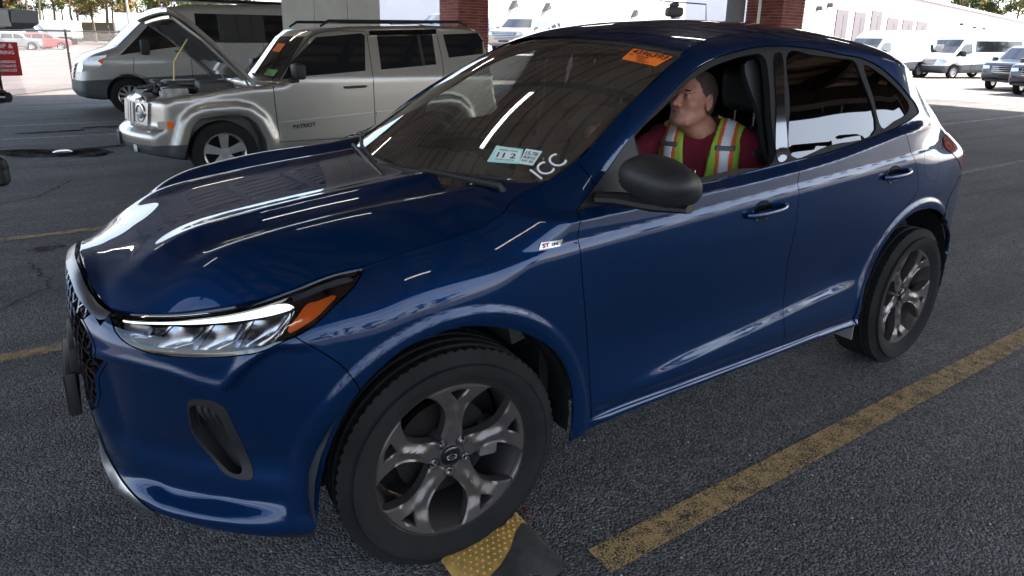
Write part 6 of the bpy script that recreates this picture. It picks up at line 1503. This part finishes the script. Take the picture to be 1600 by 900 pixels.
for tx_, zz, sz in (('STOP &', .30, .15), ('READ BEFORE ENTERING', .15, .12), ('NO CROSSING', -.07, .085), ('KEEP DISTANCE', -.17, .085), ('FROM VEHICLES', -.27, .085)):
    o = text('sign_lettering', tx_, sz, M['white_ink'], sgn, Matrix.Identity(4), .001, bold=.002)
    xm_ = max(v.co.x for v in o.data.vertices); o.data.transform(Matrix.Translation((-xm_ - .10, 0, 0)))
    o.data.transform(frame_at(tuple(upv * zz + nn * (.014 if nn.dot(Vector(ray_pt(31, 92, 0)) - sgn.location) > 0 else -.003)), rt if nn.dot(Vector(ray_pt(31, 92, 0)) - sgn.location) > 0 else -rt, upv))
# ---------------------------------------------------------------- lot: kerb, building, vans, trees
kb0, kb1 = gp(-60, 96), gp(116, 80); kv = Vector(kb1 - kb0)
q = MB(); q.box((0, -.2, 0), (kv.length, .2, .15), .02); tag(q.build('kerb', pm('concrete', (.32, .30, .28), .85), None, loc=kb0[:3], rot=(0, 0, math.atan2(kv.y, kv.x))), kind='structure')
T1, T2 = ray_pt(1440, 0, 64), ray_pt(1600, 35, 112); Hb = 6.0
bd_ = T2 - T1; bd_[2] = 0; Lb = np.linalg.norm(bd_); u_ = bd_ / Lb
bn = np.array([-u_[1], u_[0]])
O0 = T1 - u_ * 46; sgn_b = 1 if np.dot(ray_pt(800, 300, 0)[:2] - O0[:2], bn) > 0 else -1; bl_ = thing('warehouse', 'long white warehouse with grey dock doors behind the white vans', 'building', (O0[0], O0[1], 0), math.atan2(u_[1], u_[0]))
q = MB(); q.box((12, min(0, -6 * sgn_b), 0), (Lb + 100, max(0, -6 * sgn_b), Hb)); q.build('wall', M['white_wall'], bl_, smooth=False)
q = MB(); q.box((11.8, min(.25 * sgn_b, -6.2 * sgn_b), Hb), (Lb + 100.2, max(.25 * sgn_b, -6.2 * sgn_b), Hb + .25)); q.build('roof_edge', pm('roof_trim', (.45, .36, .38), .7), bl_, smooth=False)
bn = np.array([-u_[1], u_[0]])
def wall_hit(px, py):
    a = ray_pt(px, py, 0); d_ = ray_pt(px, py, 1) - a; n2 = bn; t_ = np.dot(O0[:2] - a[:2], n2) / np.dot(d_[:2], n2); P = a + d_ * t_; return np.dot(P[:2] - O0[:2], u_[:2]), P[2]
pm('door_grey', (.085, .07, .08), .6, noise=(1, .8, 3)); pm('door_dark', (.06, .05, .06), .5)
for x0, x1, yt, yb in ((1308, 1326, 14, 38), (1336, 1353, 18, 40), (1363, 1379, 16, 40), (1387, 1404, 27, 43), (1411, 1427, 30, 54), (1433, 1449, 33, 60)):
    a0, zt_ = wall_hit(x0, yt); a1, _ = wall_hit(x1, yt + 3); zt_ = min(zt_, Hb - .5)
    f_o = MB(); f_o.box((a0, -.06, 0), (a1, .06, max(zt_, 2.6))); dr = f_o.build('dock_door', M['door_grey'], bl_, smooth=False)
    f_o = MB(); f_o.box((a0 + (a1-a0)*.55, -.075, .3), (a1 - (a1-a0)*.08, .075, max(zt_, 2.6) - .4)); f_o.build('door_window', M['door_dark'], dr, smooth=False)
for px, py in ((1294, 8), (1277, 13), (1500, 38), (1520, 43), (1535, 45), (1556, 48)):
    a0, z0_ = wall_hit(px, py); f_o = MB(); f_o.box((a0 - .18, -.35, min(z0_, 5.2) - .15), (a0 + .18, .35, min(z0_, 5.2) + .15), .03); f_o.build('wall_lamp', M['door_dark'], bl_)
None
b2 = thing('warehouse', 'second white warehouse seen over the middle of the blue car roof', 'building', tuple((O0 - np.append(bn[:2], 0) * sgn_b * 20 * np.array([1, 1, 0]))[:2]) + (0,), math.atan2(u_[1], u_[0]))
q = MB(); q.box((4.866115706532447, min(0, -12 * sgn_b), 0), (40, max(0, -12 * sgn_b), 7)); q.build('wall', M['white_wall'], b2, smooth=False)
for a0 in (4.866115706532447 + 5, 4.866115706532447 + 9, 4.866115706532447 + 22, 4.866115706532447 + 30): q = MB(); q.prism([(a0 - .3, 3.9), (a0 + .35, 4.1), (a0 + .15, 4.6)], .5 * sgn_b, 0); q.build('wall_lamp', M['door_dark'], b2, smooth=False)
R0, R1 = ray_pt(560, 60, 27), ray_pt(1080, 60, 27); R2_, R3 = ray_pt(1100, 60, 37), ray_pt(560, 60, 37)
q = MB(); q.prism([(p[0], p[1]) for p in (R0, R1, R2_, R3)], 0, 1.0, ax=2); tag(q.build('raised_lot', M['concrete'], None, smooth=False), kind='structure')
ic = ray_pt(1053, 14, 8.0); icn = thing('camera_mast', 'dark camera head on a mast with a thin wire frame over the car roof', 'camera', (ic[0], ic[1], 0), math.atan2(.553, -.833))
q = MB(); q.box((-.09, -.10, ic[2] - .09), (.10, .10, ic[2] + .02), .03); q.box((-.05, -.07, ic[2] + .02), (.05, .07, ic[2] + .07), .02); q.build('camera_head', M['door_dark'], icn); MB().tube([(0, 0, 0), (0, 0, ic[2] - .08)], .03, 8).build('mast', M['door_dark'], icn)
MB().tube([(-.18, 0, ic[2] + .09), (.38, 0, ic[2] + .06), (.40, 0, ic[2] - .15), (.40, 0, .2)], .008, 6).build('wire_frame', M['door_dark'], icn)
lot_w = []
vw = make_van('white_van', 'white passenger van parked facing left beyond the blue car tail', M['van_white'], M['clad_grey'], high=.38, res=.075, group='vans in the right-hand lot')
vw.location = tuple(gp(1462, 107)); vw.rotation_euler.z = radians(20)
def van_at(px, py, rz, label, sc_=1, group='vans in the right-hand lot', src=None):
    c = copy_tree(src or vw); c.location = tuple(gp(px, py)); c.rotation_euler.z = rz; c.scale = (sc_,)*3; c['label'] = label; c['group'] = group; return c
vc = make_van('white_van', 'white cargo van with a round dark badge behind the blue car spoiler', M['van_white'], M['clad_grey'], high=.25, windows=False, res=.075, group='vans in the right-hand lot')
def place_front(o, px, py, depth, rz, sc_=1.):
    P = ray_pt(px, py, depth); o.rotation_euler.z = rz; o.scale = (sc_,)*3
    f = Vector((cos(rz), sin(rz))) * (.6 + TX) * sc_; o.location = (P[0] - f.x, P[1] - f.y, 0)
    return o
place_front(vw, 1447, 100, 37, radians(-16)); place_front(vc, 1326, 85, 36, radians(-8))
v3 = copy_tree(vw); v3['label'] = 'white passenger van behind the rear of the left-facing one at the right'; place_front(v3, 1552, 100, 44, radians(-16))
v4 = copy_tree(vc); v4['label'] = 'white cargo van at the far right edge behind the dark blue SUV'; place_front(v4, 1610, 105, 50, radians(-22))
gv = make_van('grey_van', 'pale grey van nearest the dock doors over the blue car roof', pm('van_grey', (.34, .36, .40), .4, coat=.5), M['clad_grey'], high=.3, windows=False, res=.09, group=None)
place_front(gv, 1278, 48, 62, radians(8)); gv2 = copy_tree(gv); gv2['label'] = 'pale grey van partly behind another grey van by the dock doors'; place_front(gv2, 1299, 50, 60, radians(8))
def make_suv(name, label, paint, group=None, res=.06):
    v = thing(name, label, 'car', (0, 0, 0), 0, group)
    prof = [(2.30, .35), (2.42, .50), (2.42, .75), (2.38, 1.0), (2.25, 1.10), (1.2, 1.20), (.62, 1.68), (.3, 1.76), (-1.6, 1.76), (-2.1, 1.68), (-2.4, 1.15), (-2.48, .7), (-2.42, .4), (-1.5, .30), (1.4, .28)]
    S, Fc, ys = make_vehicle(v, prof, .98, .32, 1.12, .14, paint, [(1.45, .38, .42), (-1.45, .38, .42)], res, x_mid=0, k=.10, cr=.10)
    gm = M['dark_window']
    for w_ in ([(1.02, 1.16), (.55, 1.55), (.25, 1.62), (.0, 1.62), (.02, 1.16)], [(-.08, 1.62), (-.95, 1.62), (-1.05, 1.18), (-.06, 1.16)], [(-1.08, 1.60), (-1.75, 1.56), (-1.95, 1.25), (-1.18, 1.19)]): S('side_window', w_, gm, .006, smooth=False)
    fl3 = [(2.30, .35), (2.42, .50), (2.42, .75), (2.38, 1.0), (2.25, 1.10)]
    Fc('windscreen', [(-.80, 1.24), (.80, 1.24), (.66, 1.64), (-.66, 1.64)], gm, [(1.2, 1.20), (.62, 1.68), (.5, 1.72)], .012, smooth=False)
    Fc('grille', [(-.50, .66), (.50, .66), (.62, .98), (-.62, .98)], M['gloss_black'], fl3, .010, smooth=False)
    for k_ in range(4): Fc('grille_bar', [(-.56, .71 + k_*.075), (.56, .71 + k_*.075), (.56, .73 + k_*.075), (-.56, .73 + k_*.075)], M['satin_silver'], fl3, .02, smooth=False)
    Fc('number_plate_bracket', [(-.26, .52), (.26, .52), (.26, .62), (-.26, .62)], M['black_plastic'], fl3, .02, smooth=False)
    Fc('bumper_strip', [(-.80, .36), (.80, .36), (.80, .42), (-.80, .42)], M['satin_silver'], fl3, .02, smooth=False)
    for sd_ in (1, -1):
        Fc('headlight', [(sd_*.66, .86), (sd_*.90, .84), (sd_*.93, .97), (sd_*.68, .98)], M['lamp_chrome'], fl3, .014, smooth=False)
        m_ = MB(); m_.box((.85, .96, 1.14), (1.0, 1.18, 1.30), .04, Matrix.Scale(1, 4) if sd_ > 0 else Matrix.Scale(-1, 4, (0, 1, 0))); m_.build('side_mirror', paint, v)
        for x in (1.45, -1.45): alloy_wheel((x, sd_*.86, .37), 0 if sd_ > 0 else pi, .37, .25, v, 5, M['alloy'], .08)
    return v
def place_suv(o, px, py, depth, rz, sc_=1.):
    P = ray_pt(px, py, depth); o.rotation_euler.z = rz; o.scale = (sc_,)*3; f = Vector((cos(rz), sin(rz))) * 2.4 * sc_; o.location = (P[0] - f.x, P[1] - f.y, 0); return o
ex = make_suv('parked_suv', 'dark blue SUV with chrome-barred grille at the right edge of the lot', pm('navy_paint', (.005, .010, .026), .35, .3, 1))
place_suv(ex, 1572, 120, 26.5, radians(0), 1.0)
ex2 = copy_tree(ex); ex2['label'] = 'dark blue SUV nose at the far right edge beside another dark blue SUV'; place_suv(ex2, 1622, 125, 23.5, radians(0), 1.0)
sv = make_suv('parked_car', 'grey car under the far trees left of the fence post', pm('grey_paint', (.20, .22, .22), .4, .3, .8), None, .08)
place_suv(sv, 68, 70, 58, radians(176), .82)
def car_copy(px, py, depth, rz, sc_, label, mat=None):
    c = copy_tree(sv); c['label'] = label; place_suv(c, px, py, depth, rz, sc_)
    if py < 60 and px > 500: c.location.z = 1.0
    if mat:
        for ch in c.children:
            if ch.name.startswith('body'): ch.data = ch.data.copy(); ch.data.materials[0] = mat
    return c
car_copy(112, 68, 60, radians(176), .82, 'red-tailed small car right of the grey one under the far trees', pm('red_paint', (.35, .05, .05), .4, 0, .8))
car_copy(787, 40, 30, radians(30), .95, 'tan pickup-sized car behind the windscreen top of the blue car', pm('tan_paint', (.25, .22, .19), .4, .3, .8))
car_copy(846, 36, 33, radians(40), .9, 'silver car behind the blue car roof left of the pillar', M['silver_paint'])
car_copy(640, 26, 32, radians(15), 1.05, 'dark blue car behind the roof rails of the silver boxy SUV', pm('slate_paint', (.05, .07, .10), .4, .3, .8))
car_copy(905, 22, 34, radians(20), .9, 'white car over the left part of the blue car roof', M['van_white'])
# white trucks and trailers in the left lot
def box_truck(px, py, depth, L_, H_, rz, label):
    P = ray_pt(px, py, depth); t = thing('box_trailer', label, 'trailer', (P[0], P[1], 0), rz)
    q = MB(); q.box((-L_, -1.25, .95), (0, 1.25, H_), .03); q.build('box_body', M['van_white'], t)
    q = MB(); q.box((-L_, -1.1, .75), (0, 1.1, .95)); q.build('chassis', M['door_dark'], t)
    for x in (-.9, -L_ + 1.2):
        for sd_ in (-1, 1): w_ = MB(); w_.lathe([(0, .12), (.28, .12), (.45, .12), (.48, .08), (.48, -.12), (0, -.12)], 20, c=(x, sd_*1.1, .48)); w_.build('wheel', M['tyre'], t)
    return t
lv = copy_tree(vw); lv['label'] = 'long white van side-on across the lot behind the red sign'; lv['group'] = 'white vehicles in the left-hand lot'; place_front(lv, 90, 65, 62, radians(168), 1.05)
lv = copy_tree(vc); lv['label'] = 'white van with a dark cab at the left edge behind the red sign'; lv['group'] = 'white vehicles in the left-hand lot'; place_front(lv, 33, 68, 66, radians(168), .95)
box_truck(190, 55, 72, 11.5, 3.6, radians(-28), 'long white trailer behind the windscreen of the silver van')
box_truck(215, 55, 66, 4.5, 2.6, radians(-26), 'short white box truck behind the silver van bonnet')
box_truck(27, 60, 80, 7, 2.8, radians(-30), 'small white trailer far left behind the red sign')
# trees
pm('bark', (.10, .075, .055), .95, noise=(8, .6, 4))
LM = [pm('leaf_olive', (.085, .095, .022), .8), pm('leaf_green', (.040, .075, .018), .8), pm('leaf_yellow', (.20, .14, .025), .8), pm('leaf_dark', (.020, .040, .014), .8), pm('leaf_rust', (.13, .07, .03), .8)]
def tree_mesh(seed, H, mats, trunk_r, crown_lo, spread, nl, ls):
    rd = random.Random(seed); tb = MB(); clumps = []
    P = [Vector((0, 0, 0))]
    for k_ in range(6): P.append(Vector((rd.uniform(-.25, .25) * (k_+1) * .4, rd.uniform(-.25, .25) * (k_+1) * .4, H * (k_+1) / 6.4)))
    tb.tube(P, [trunk_r * (1 - .85 * i / 6) for i in range(7)], 7)
    nb = rd.randint(10, 14)
    for k_ in range(nb):
        z = H * (crown_lo + (1 - crown_lo) * (k_ + rd.random()) / nb); i = min(5, int(z / (H/6.4))); p0 = P[i].lerp(P[i+1], min(1, z/(H/6.4) - i)); a = rd.uniform(0, 6.28)
        r = spread * (1.05 - .65 * (z/H - crown_lo)/(1 - crown_lo)) * rd.uniform(.5, 1.1); p1 = p0 + Vector((cos(a)*r, sin(a)*r, rd.uniform(.1, .35) * r + .3))
        tb.tube([p0, p0.lerp(p1, .5) + Vector((0, 0, .15)), p1], [trunk_r*.35, trunk_r*.2, .03], 4)
        for t_ in (.45, .7, .95, 1.05): clumps.append((p0.lerp(p1, t_) + Vector((rd.gauss(0, .25), rd.gauss(0, .25), rd.gauss(0, .2))), rd.uniform(.45, .95) * spread * .42))
    V, F, MI = [], [], []
    for i in range(nl):
        c, r = clumps[rd.randrange(len(clumps))]; mi = hash((round(c.x, 2), i % 3 == 0)) % len(mats)
        d = Vector((rd.gauss(0, 1), rd.gauss(0, 1), rd.gauss(0, .75))).normalized() * r * rd.random() ** .45; p = c + d
        u = Vector((rd.gauss(0, 1), rd.gauss(0, 1), rd.gauss(0, 1))).normalized(); w2 = u.cross(Vector((rd.gauss(0, 1), rd.gauss(0, 1), rd.gauss(0, 1)))).normalized(); s2 = ls * rd.uniform(.6, 1.3); n0 = len(V)
        V += [p - u*s2, p + w2*s2*.6, p + u*s2, p - w2*s2*.6]; F.append((n0, n0+1, n0+2, n0+3)); MI.append(mi)
    return tb, (V, F, MI, mats)
tproto = []
for k_, (mt, lo_, sp_) in enumerate((([LM[1], LM[0], LM[3]], .45, 2.6), ([LM[0], LM[2], LM[1]], .35, 2.9), ([LM[2], LM[4], LM[0]], .30, 2.6), ([LM[3], LM[1], LM[1]], .55, 2.2), ([LM[1], LM[2], LM[3]], .40, 3.2))):
    H = 12; tb, (V, F, MI, mats) = tree_mesh(30 + k_, H, mt, .20, lo_, sp_, 3600, .17)
    t = thing('pine_tree' if k_ == 3 else 'tree', 'tree', 'tree'); tb.build('trunk', M['bark'], t)
    o = mesh('crown', V, F, mats, t, smooth=False); o.data.polygons.foreach_set('material_index', MI); tproto.append(t)
TREES = []; rd = random.Random(9); used = [False]*5
kinds = ['green tall tree', 'olive-yellow broad tree', 'rusty autumn tree', 'dark high-crowned pine', 'green spreading tree']
def put_tree(px, depth, sc_, k_, label, group):
    if not used[k_]: t = tproto[k_]; used[k_] = True
    else: t = copy_tree(tproto[k_])
    P = ray_pt(px, 60, depth); t.location = (P[0], P[1], 0); t.scale = (sc_,)*3; t.rotation_euler.z = rd.uniform(0, 6.28); t['label'] = label; t['group'] = group; TREES.append((label, px, t))
for i in range(34):
    px = -60 + i * 13.5 + rd.uniform(-6, 6); k_ = rd.randrange(5); put_tree(px, rd.uniform(84, 112), rd.uniform(.75, 1.15), k_, kinds[k_] + ' in the row beyond the left lot', 'trees beyond the left lot: ' + kinds[k_])
for i in range(11):
    px = 585 + i * 12 + rd.uniform(-4, 4); k_ = rd.randrange(5); put_tree(px, rd.uniform(95, 115), rd.uniform(.8, 1.1), k_, kinds[k_] + ' in the row beyond the wall', 'trees beyond the wall: ' + kinds[k_])
for px, dp_, s2, k_ in ((1495, 150, 1.5, 1), (1512, 155, 1.55, 4), (1530, 160, 1.6, 0), (1548, 158, 1.5, 1), (1585, 130, 1.45, 0), (1604, 128, 1.6, 4)):
    put_tree(px, dp_, s2, k_, kinds[k_] + ' rising over the warehouse roof', 'trees over the warehouse roof: ' + kinds[k_])
ORD = ['first', 'second', 'third', 'fourth', 'fifth', 'sixth', 'seventh', 'eighth', 'ninth', 'tenth', 'eleventh', 'twelfth', 'thirteenth', 'fourteenth']
for lb_ in set(t[0] for t in TREES):
    for n__, (_, _, t) in enumerate(sorted((x for x in TREES if x[0] == lb_), key=lambda x: x[1])):
        t['label'] = lb_.replace(' in the row', ', %s from the left in the row' % ORD[n__]).replace(' rising', ', %s from the left, rising' % ORD[n__])
for o_, u2 in zip(tproto, used):
    if not u2:
        for ch in list(o_.children): bpy.data.objects.remove(ch)
        bpy.data.objects.remove(o_)
wV, wF, wM = [], [], []
for i in range(20):
    _, (V, F, MI, mats_) = tree_mesh(60 + i % 4, 12, [LM[1], LM[3], LM[0]], .2, .12, 3.2, 2200, .26); n0 = len(wV); ox, oy = -95 + i * 7.5 + rd.uniform(-2, 2), 50 + rd.uniform(-4, 6); s2 = rd.uniform(.8, 1.15)
    wV += [(v[0]*s2 + ox, v[1]*s2 + oy, v[2]*s2) for v in V]; wF += [tuple(n0 + k for k in f) for f in F]; wM += MI
o = mesh('woodland', wV, wF, [LM[1], LM[3], LM[0]], smooth=False); o.data.polygons.foreach_set('material_index', wM); tag(o, 'dense wood mirrored low in the blue car side windows', 'wood', kind='stuff')
q = MB(); tag(mesh('hedge', [(ray_pt(px, 60, 118)[0], ray_pt(px, 60, 118)[1], z) for px in range(-120, 900, 60) for z in (0, 3.2)], grid_faces(17, 2), pm('undergrowth', (.05, .055, .025), .95, noise=(.8, .35, 6, (.12, .09, .05))), smooth=False), kind='structure')
q = MB(); lp = ray_pt(200, 20, 60); MB().tube([(0, 0, 0), (0, 0, 8)], .09, 8).build('light_pole', M['concrete'], None, loc=(lp[0], lp[1], 0)); tag(bpy.data.objects['light_pole'], 'tall pale light pole in the lot above the silver van', 'pole')
# ---------------------------------------------------------------- near things: lamp housing, lens, tyre, speed bump
Lp = ray_pt(16, 31, 3.1); t_ = thing('floodlight', 'grey box floodlight on a bracket at the top left', 'lamp', tuple(Lp), radians(35))
Rl = Matrix(((-.833, -.537, 0), (.553, -.80, 0), (0, 0, 1))).to_4x4()
t_.rotation_euler = (0, 0, math.atan2(.553, -.833))
q = MB(); q.prism([(-.075, -.005), (-.075, .045), (.0, .050), (.075, .045), (.070, -.012), (.035, -.035), (-.02, -.042)], -.09, .09); q.build('housing', pm('housing_grey', (.12, .125, .135), .5), t_, smooth=False)
q = MB(); q.add([(.066, -.095, -.012), (.066, .0, -.010), (.074, .0, .040), (.074, -.095, .040)], [(0, 1, 2, 3)]); q.box((.0, -.096, -.030), (.066, -.091, .040)); q.build('lens', pm('violet_glass', (.035, .028, .05), .2, coat=1), t_, smooth=False)
MB().tube([(-.04, 0, .04), (-.045, 0, .30)], .016, 8).build('bracket', M['inner_black'], t_); MB().tube([(-.055, -.03, .05), (-.07, -.02, .12), (-.04, .0, .16)], .008, 6).build('cable', M['inner_black'], t_)
Lc = ray_pt(2, 152, 2.6); cmt = thing('camera_unit', 'black camera with a short lens at the left edge under the sign', 'camera', tuple(Lc)); cmt.rotation_euler = (0, 0, math.atan2(.553, -.833))
q = MB(); q.box((-.12, -.03, -.024), (.006, .03, .028), .01); q.build('housing', M['black_plastic'], cmt); MB().tube([(.0, 0, .0), (.030, 0, 0)], [.022, .020], 16).build('lens', M['gloss_black'], cmt)
MB().tube([(-.06, 0, 0), (-.45, 0, 0), (-.47, 0, -1.5)], .012, 8).build('stand', M['black_plastic'], cmt)
Lt = ray_pt(-6, 270, 3.4); pst = thing('camera_dome', 'black dome camera on a horizontal arm at the left edge', 'camera', (Lt[0], Lt[1], 0))
q = MB(); zt_ = Lt[2]; q.lathe([(0, zt_ + .085), (.03, zt_ + .082), (.05, zt_ + .065), (.058, zt_ + .03), (.055, zt_ + .02), (.056, zt_ + .015), (.056, zt_ - .05), (.040, zt_ - .065), (0, zt_ - .07)], 28, ax=2); q.build('dome', M['satin_trim'], pst); MB().tube([(0, 0, zt_), (.8, -.53, zt_ - .02), (.82, -.55, 0)], .02, 8).build('arm', M['inner_black'], pst)
# yellow and black rubber speed bump
sb_ = thing('speed_bump', 'yellow and black rubber speed bump under the front wheel', 'speed bump', (-.10, 1.22, .004))
pm('bump_yellow', (.50, .30, .075), .6, noise=(30, .6, 5), bump=(60, .3, .003)); pm('rubber_black', (.022, .022, .022), .75, noise=(20, .6, 5, (.05, .048, .045)), bump=(80, .4, .003))
def bz(x): return .045 * max(0, 1 - (x / .165) ** 2) ** .6
def seg(y0, y1, fy0, fy1, mat, nm):
    V = []; nx, ny = 22, 14
    for i in range(nx):
        x = -.165 + .33 * i / (nx - 1)
        for j in range(ny):
            a, b_ = fy0(x) if fy0 else y0, fy1(x) if fy1 else y1; y = a + (b_ - a) * j / (ny - 1); V.append((x, y, bz(x) + .001))
    o = mesh(nm, V, grid_faces(nx, ny), mat, sb_); 
    if o.data.polygons[0].normal.z < 0: o.data.flip_normals()
    return o
cv = lambda x: float(np.interp(x + .165, [0, .03, .08, .14, .20, .26, .33], [-.325, -.322, -.285, -.225, -.185, -.165, -.155]))
ce = lambda x: -.115 + (x + .165) * .42
V = []; nx = 22
for i in range(nx):
    x = -.165 + .33 * i / (nx - 1)
    for j in range(14): t2 = j / 13; V.append((x, cv(x) * (1 - t2) + ce(x) * t2, max(.0015, bz(x) * (1 - t2 ** 3 * .9))))
o = mesh('end_cap', V, grid_faces(nx, 14), M['rubber_black'], sb_); o.data.flip_normals() if o.data.polygons[0].normal.z < 0 else None
o = seg(-1.0, -.2, None, cv, M['bump_yellow'], 'yellow_section'); seg(-1.75, -1.0, None, None, M['rubber_black'], 'black_section'); seg(-2.4, -1.75, None, None, M['bump_yellow'], 'yellow_section')
st = MB()
for i in range(-7, 8):
    for j in range(26):
        x, y = i * .021 + (j % 2) * .0105, -.17 - j * .021
        if abs(x) > .155 or y > cv(x) - .012: continue
        z = bz(x); st.add([(x - .006, y - .006, z), (x + .006, y - .006, z), (x + .006, y + .006, z), (x - .006, y + .006, z), (x, y, z + .006)], [(0, 1, 4), (1, 2, 4), (2, 3, 4), (3, 0, 4)])
tag(st.build('studs', M['bump_yellow'], sb_), kind='stuff')
q = MB(); q.lathe([(.0, .022), (.012, .022), (.013, .034), (.020, .034), (.022, .022)], 20, ax=2, c=(-.03, -.10, 0)); q.build('bolt', M['steel_disc'], sb_)
# leaves
pm('leaf_litter', (.16, .055, .02), .8); pm('leaf_fresh', (.22, .24, .03), .7)
def leaf(px, py, sz, mat, label, rz):
    P = gp(px, py); q = MB(); q.add([(-sz, 0, .006), (-.3*sz, .35*sz, .012), (.5*sz, .3*sz, .008), (sz, 0, .014), (.5*sz, -.3*sz, .010), (-.3*sz, -.35*sz, .006), (0, 0, .004)], [(0, 1, 6), (1, 2, 6), (2, 3, 6), (3, 4, 6), (4, 5, 6), (5, 0, 6)])
    tag(q.build('leaf', mat, None, smooth=False, fix=False, loc=(P[0], P[1], .004), rot=(0, 0, rz)), label, 'leaf')
leaf(806, 797, .020, M['leaf_litter'], 'brown leaf left of its neighbours behind the front tyre', .3); leaf(818, 803, .022, M['leaf_litter'], 'brown leaf in the middle of the litter behind the front tyre', 1.3); leaf(829, 806, .017, M['leaf_litter'], 'brown leaf right of its neighbours behind the front tyre', 2.2)
leaf(1424, 735, .016, M['leaf_fresh'], 'small yellow-green leaf on the asphalt right of the line', .8); leaf(1598, 728, .014, M['leaf_litter'], 'tiny brown leaf on the asphalt at the right edge', .1)
rv = random.Random(77); gv_ = MB()
for i in range(500):
    x, y = rv.uniform(-4, 1.6), rv.uniform(-1.4, 2.2); s2 = rv.uniform(.0015, .004); gv_.add([(x - s2, y - s2, .004), (x + s2, y - s2*.6, .004), (x + s2*.8, y + s2, .004), (x - s2, y + s2, .004), (x, y, .004 + s2*1.3)], [(0, 1, 4), (1, 2, 4), (2, 3, 4), (3, 0, 4)])
tag(gv_.build('grit', M['concrete'], None, smooth=False, fix=False), 'loose grit on the asphalt round the blue car', 'grit', kind='stuff')
